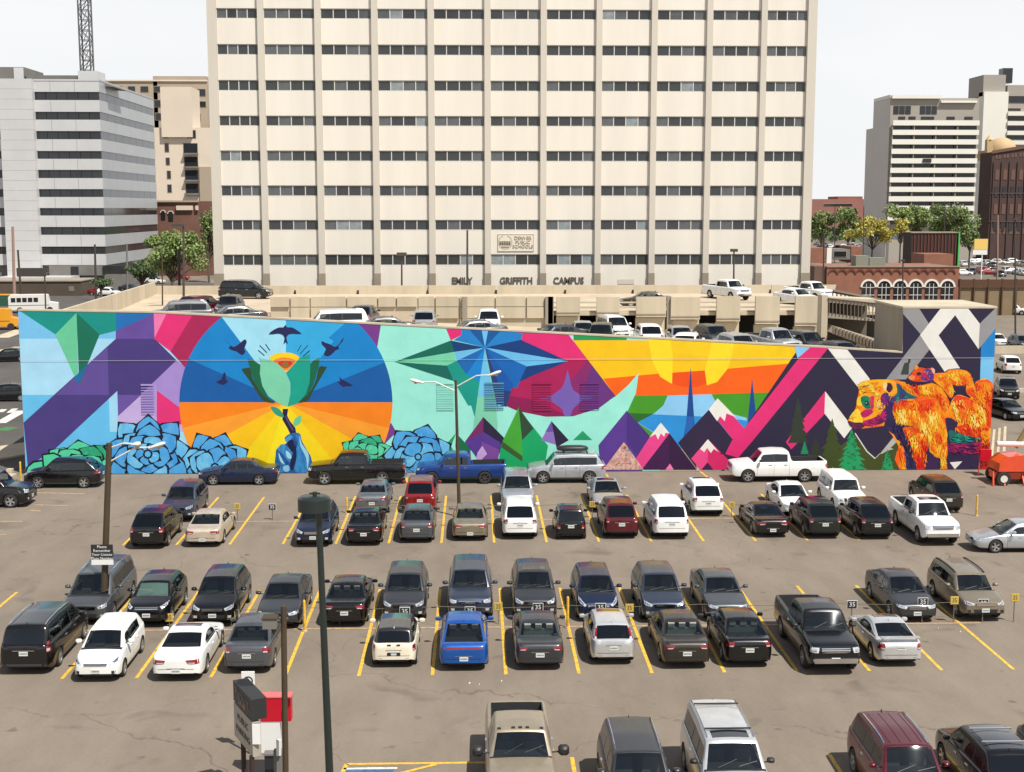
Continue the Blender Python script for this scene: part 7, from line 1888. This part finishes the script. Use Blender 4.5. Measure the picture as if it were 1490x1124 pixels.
# nearest row, cut by the frame
def far_end(t,p,px,py,z,end,label,dy=0,**k):
    g=G(px,py,z); L_=TYPES[t]['L']; return car(t,p,g.x,g.y-L_/2+dy,0 if end=='f' else 180,label,**k)
far_end('pickup_hd',C_TANT,751,1019,1.36,'f','tan heavy-duty pickup with roof marker lamps and big tow mirrors at the bottom edge',group=g4,rim='truck')
far_end('suv',C_CHAR,911,1036,1.66,'f','dark grey suv at the bottom edge between the tan pickup and silver suv',group=g4)
far_end('suv_large',C_LSIL,1033,1013,1.82,'f','silver suv with black roof bars and sunroof at the bottom edge',group=g4,opts=('sunroof','crossbars'))
far_end('suv',C_MAR,1273,1028,1.66,'f','maroon suv with roof rails cut by the bottom edge',group=g4,opts=('roof_ribs',))
far_end('crossover',C_BLK,1395,1049,1.0,'r','black crossover with silver roof rails and roof glass cut by the bottom right corner',group=g4,opts=('glassroof','crossbars','silverbars'),dy=-.2)
far_end('crossover',C_CHAR,1515,1033,1.55,'f','dark grey car just showing at the right edge beside the black crossover',group=g4)
# strays
g=G(1500,803); car('sedan_round',C_SIL,26.7,62.9,-90,'silver sedan driving in at the right edge of the car park',name='driving_car')
car('suv_large',C_BLK,G(8,752).x-2.1,74.2,90,'black van-like suv at the far left edge of the car park',opts=('norails',))

# ---- roof deck
def deck(t,p,px,py_roof,Y,head,label,z=None,**k):
    w=W(px,py_roof,Y); zz=w.z-TYPES[t]['H'] if z is None else z
    return car(t,p,w.x,Y,head,label,z=zz,group=g5,**k)
deck('suv',C_GR,262,438,96,-78,'silver-grey suv turned side-on at the left end of the roof deck')
deck('crossover',C_MAR,292,430,106,150,'dark red crossover behind the silver-grey suv on the deck')
deck('crossover',C_CHAR,334,430,106,0,'charcoal suv with its windscreen to the camera on the deck, below the black minivan')
deck('sedan',C_CHAR,338,445,94,-70,'dark low sedan just above the wall left of the painted sun disc')
deck('minivan',C_BLK,357,410,131,82,'black minivan side-on at the back of the roof deck',z=UD)
deck('suv_large',C_WHT,484,451,95,-80,'long white suv side-on above the painted swallow')
deck('crossover',C_NAVY,530,444,101,175,'dark blue suv tail to the camera right of the long white suv')
deck('sedan',C_CHAR,553,461,91,-75,'dark sedan roof peeping above the wall left of the silver crossover')
deck('crossover',C_SIL,618,451,99,180,'silver crossover tail to the camera standing alone on the deck')
deck('crossover',C_WHT,711,451,101,0,'white-silver suv facing the camera above the blue painted star')
deck('sedan',C_DG,688,466,92,-72,'grey sedan roof above the wall in front of the white-silver suv')
deck('sedan',C_CHAR,808,472,90,-60,'dark sedan roof above the pink part of the mural')
deck('sedan_tall',C_SIL,848,468,99,0,'light silver sedan facing the camera behind the dark sedan roofs on the deck')
deck('suv',C_WHT,893,460,100,10,'white suv with roof rails facing the camera near the middle of the deck')
deck('crossover',C_DGN,875,471,91,-8,'dark green crossover in front of the white suv with roof rails')
deck('crossover',C_WHT,943,471,94,180,'white suv tail to the camera on the deck right of the dark green crossover')
deck('sedan',C_SIL,990,475,97,0,'silver sedan behind the white-roofed car on the deck')
deck('crossover',C_WHT,1000,484,88.5,165,'white-roofed suv with dark rear glass just above the yellow mural sky')
deck('crossover',C_CHAR,1037,473,97,12,'charcoal suv facing the camera in front of the third hanging panel')
deck('crossover',C_SIL,1073,486,89,14,'grey-silver suv roof close to the wall top',opts=())
deck('pickup_mid',C_SIL,1125,477,94,18,'silver pickup facing the camera on the deck above the orange mural band')
deck('crossover',C_CHAR,1172,482,94,18,'dark suv below the rightmost hanging panel')
deck('sedan',C_DG,1222,497,89,20,'dark car roof above the white chevron near the footbridge')
deck('pickup',C_WHT,1058,404,129,25,'white pickup at the back of the deck below the right-hand deck lamp',z=UD,rim='truck')
deck('pickup_mid',C_WHT,1178,403,127,28,'white pickup with a big black grille at the right end of the back row',z=UD)
deck('sedan',C_WHT,1158,419,122,28,'white car with its tailgate open in front of the right-hand white pickup',z=UD)
deck('sedan',C_BRN,940,424.5,119,-90,'brown car roof just visible behind the hanging panels at the back of the deck')

# ---- street at left
def low(t,p,px,py,head,label,grp=None,z=0,**k):
    g=G(px,py); return car(t,p,g.x,g.y,head,label,low=True,group=grp,z=z,**k)
low('sedan',C_BLK,14,526,-80,'black car turning in the street at the far left edge',name='street_car')
low('sedan_tall',C_BLK,13,583,-88,'black sedan waiting beside the white arrow in the left street',name='street_car')
# buses
def bus(px,py,Lb,head,pm,label,short=1):
    g=G(px,py); r=empty('school_bus' if pm is YB_ else 'shuttle_bus',g,R_(-90+head)); tag(r,label,'bus')
    b=MB(); w=1.2; hh=2.9; b.prism([(Lb/2,.5),(Lb/2,1.5),(Lb/2-1.3*short,1.7),(Lb/2-1.5*short,hh-.1),(Lb/2-1.9*short,hh),(-Lb/2+.3,hh),(-Lb/2,hh-.3),(-Lb/2,.5)],-w,w,pm); b.obj('body',r)
    for s in (-1,1):
        n=int((Lb-2.6)/.85)
        for k in range(n): x=-Lb/2+.4+k*.85; boxobj('window',x,x+.68,s*w,s*(w+.02),1.75,2.45,DGL,r)
        for x in (-Lb/2+1.7,Lb/2-1.3): w_=MB(); w_.tube((x,s*(w-.25),.48),(x,s*(w+.02),.48),.48,RUBBER,n=16); w_.obj('wheel',r,35)
        boxobj('stripe',-Lb/2,Lb/2-1.4,s*(w),s*(w+.012),1.2,1.28,TRIM,r)
    for k in range(2): boxobj('rear_window',-Lb/2-.02,-Lb/2,-.95+k,-.1+k,1.75,2.4,DGL,r)
    return r
YB_=mat('school_bus_yellow',hexc('#e8a020',.8),rough=.4); WB_=mat('shuttle_white',hexc('#e8e6e0',.8),rough=.4)
bus(-12,480,8.0,100,YB_,'yellow school bus at the far left edge near the mural corner',)
bus(50,455,7.5,104,WB_,'white shuttle bus with dark windows behind the left end of the mural',)
dm=empty('green_dumpster',G(10,445)); tag(dm,'dark green dumpster with yellow lid behind the yellow school bus','dumpster'); q=MB(); q.prism([(-1.6,0),(1.6,0),(1.8,1.8),(-1.8,1.8)],-1,1,mat('dumpster_green',(.02,.08,.05),rough=.6)); q.obj('bin',dm); boxobj('lid',-1.85,1.85,-1.05,1.05,1.8,1.95,YB_,dm)
# ---- far right car park at ground level
for i,(t,p,px,py,hd,lb_) in enumerate((('crossover',C_WHT,1467,541,170,'white suv tail to the camera just right of the mural tower'),('crossover',C_BLK,1464,577,-15,'black suv right of the mural tower, second below the white suv'),
  ('sedan',C_BLK,1462,607,10,'black sedan right of the painted bear, facing the camera'),('sedan',C_WHT,1449,503,0,'white car half hidden behind the top of the mural tower'),('crossover',C_CHAR,1485,508,0,'dark grey car at the right edge above the white suv'),
  ('crossover',C_GR,1481,447,60,'silver car in the row below the retaining wall, right side'),('sedan',C_WHT,1455,444,60,'white car below the retaining wall near the tower'),('crossover',C_WHT,1474,458,60,'white suv in the second row below the retaining wall'),('sedan',C_CHAR,1440,447,60,'dark car nearest the mural tower below the retaining wall'),
  ('sedan',paint('taxi','#d8b020',.1),1480,438,90,'yellow taxi in front of the retaining wall'))): low(t,p,px,py,hd,lb_,g6)
CNT={}; rn=random.Random(21); cols=[('white',C_WHT),('silver',C_SIL),('black',C_BLK),('dark grey',C_DG),('red',C_RED)]
for i in range(46):
    nm,p=cols[min(4,int(rn.random()**1.3*4.6))]
    if i<22: blk=0 if i<11 else 1; px=1400+ (i%11)*9+rn.uniform(-2,2); py=(400 if i<11 else 386)+rn.uniform(-3,3)
    elif i<34: blk=2; px=1188+(i-22)*6.5+rn.uniform(-1,1); py=358+rn.uniform(-3,3)+(i%2)*5
    else: blk=3; px=1262+(i-34)*5.8; py=368+rn.uniform(-6,6)
    CNT[(blk,nm)]=CNT.get((blk,nm),0)+1; od=['first','second','third','fourth','fifth','sixth','seventh','eighth','ninth','tenth'][CNT[(blk,nm)]-1]
    wh_=['in the nearer distant row below the brick warehouse','in the farther distant row below the brick warehouse','among tiny cars beyond the low brick sheds','among tiny cars below the yellow-green tree'][blk]
    lb_='%s %s car from the left %s'%(od,nm,wh_); gr='distant cars '+['below the warehouse, nearer row','below the warehouse, farther row','beyond the sheds','below the yellow-green tree'][blk]
    g=G(px,py); car('crossover' if i%2 else 'sedan',p,g.x,g.y,rn.choice([0,180,60,90]),lb_,low=True,group=gr,name='distant_car')
for i,(px,py,t,p,lb_) in enumerate(((105,424,'sedan',C_WHT,'white car parked in front of the low brown building'),(158,431,'crossover',C_WHT,'white car right of the shuttle bus by the garage flank wall'),(146,430,'sedan',C_RED,'red-nosed truck shape beside the white car by the flank wall'),(190,424,'sedan',C_CHAR,'dark car under the small dark street tree'),(262,408,'crossover',C_RED,'small red car on the street behind the garage'),(225,413,'sedan',C_WHT,'white car on the street by the green street tree'))): low(t,p,px,py,75,lb_,'cars on the street behind the garage')
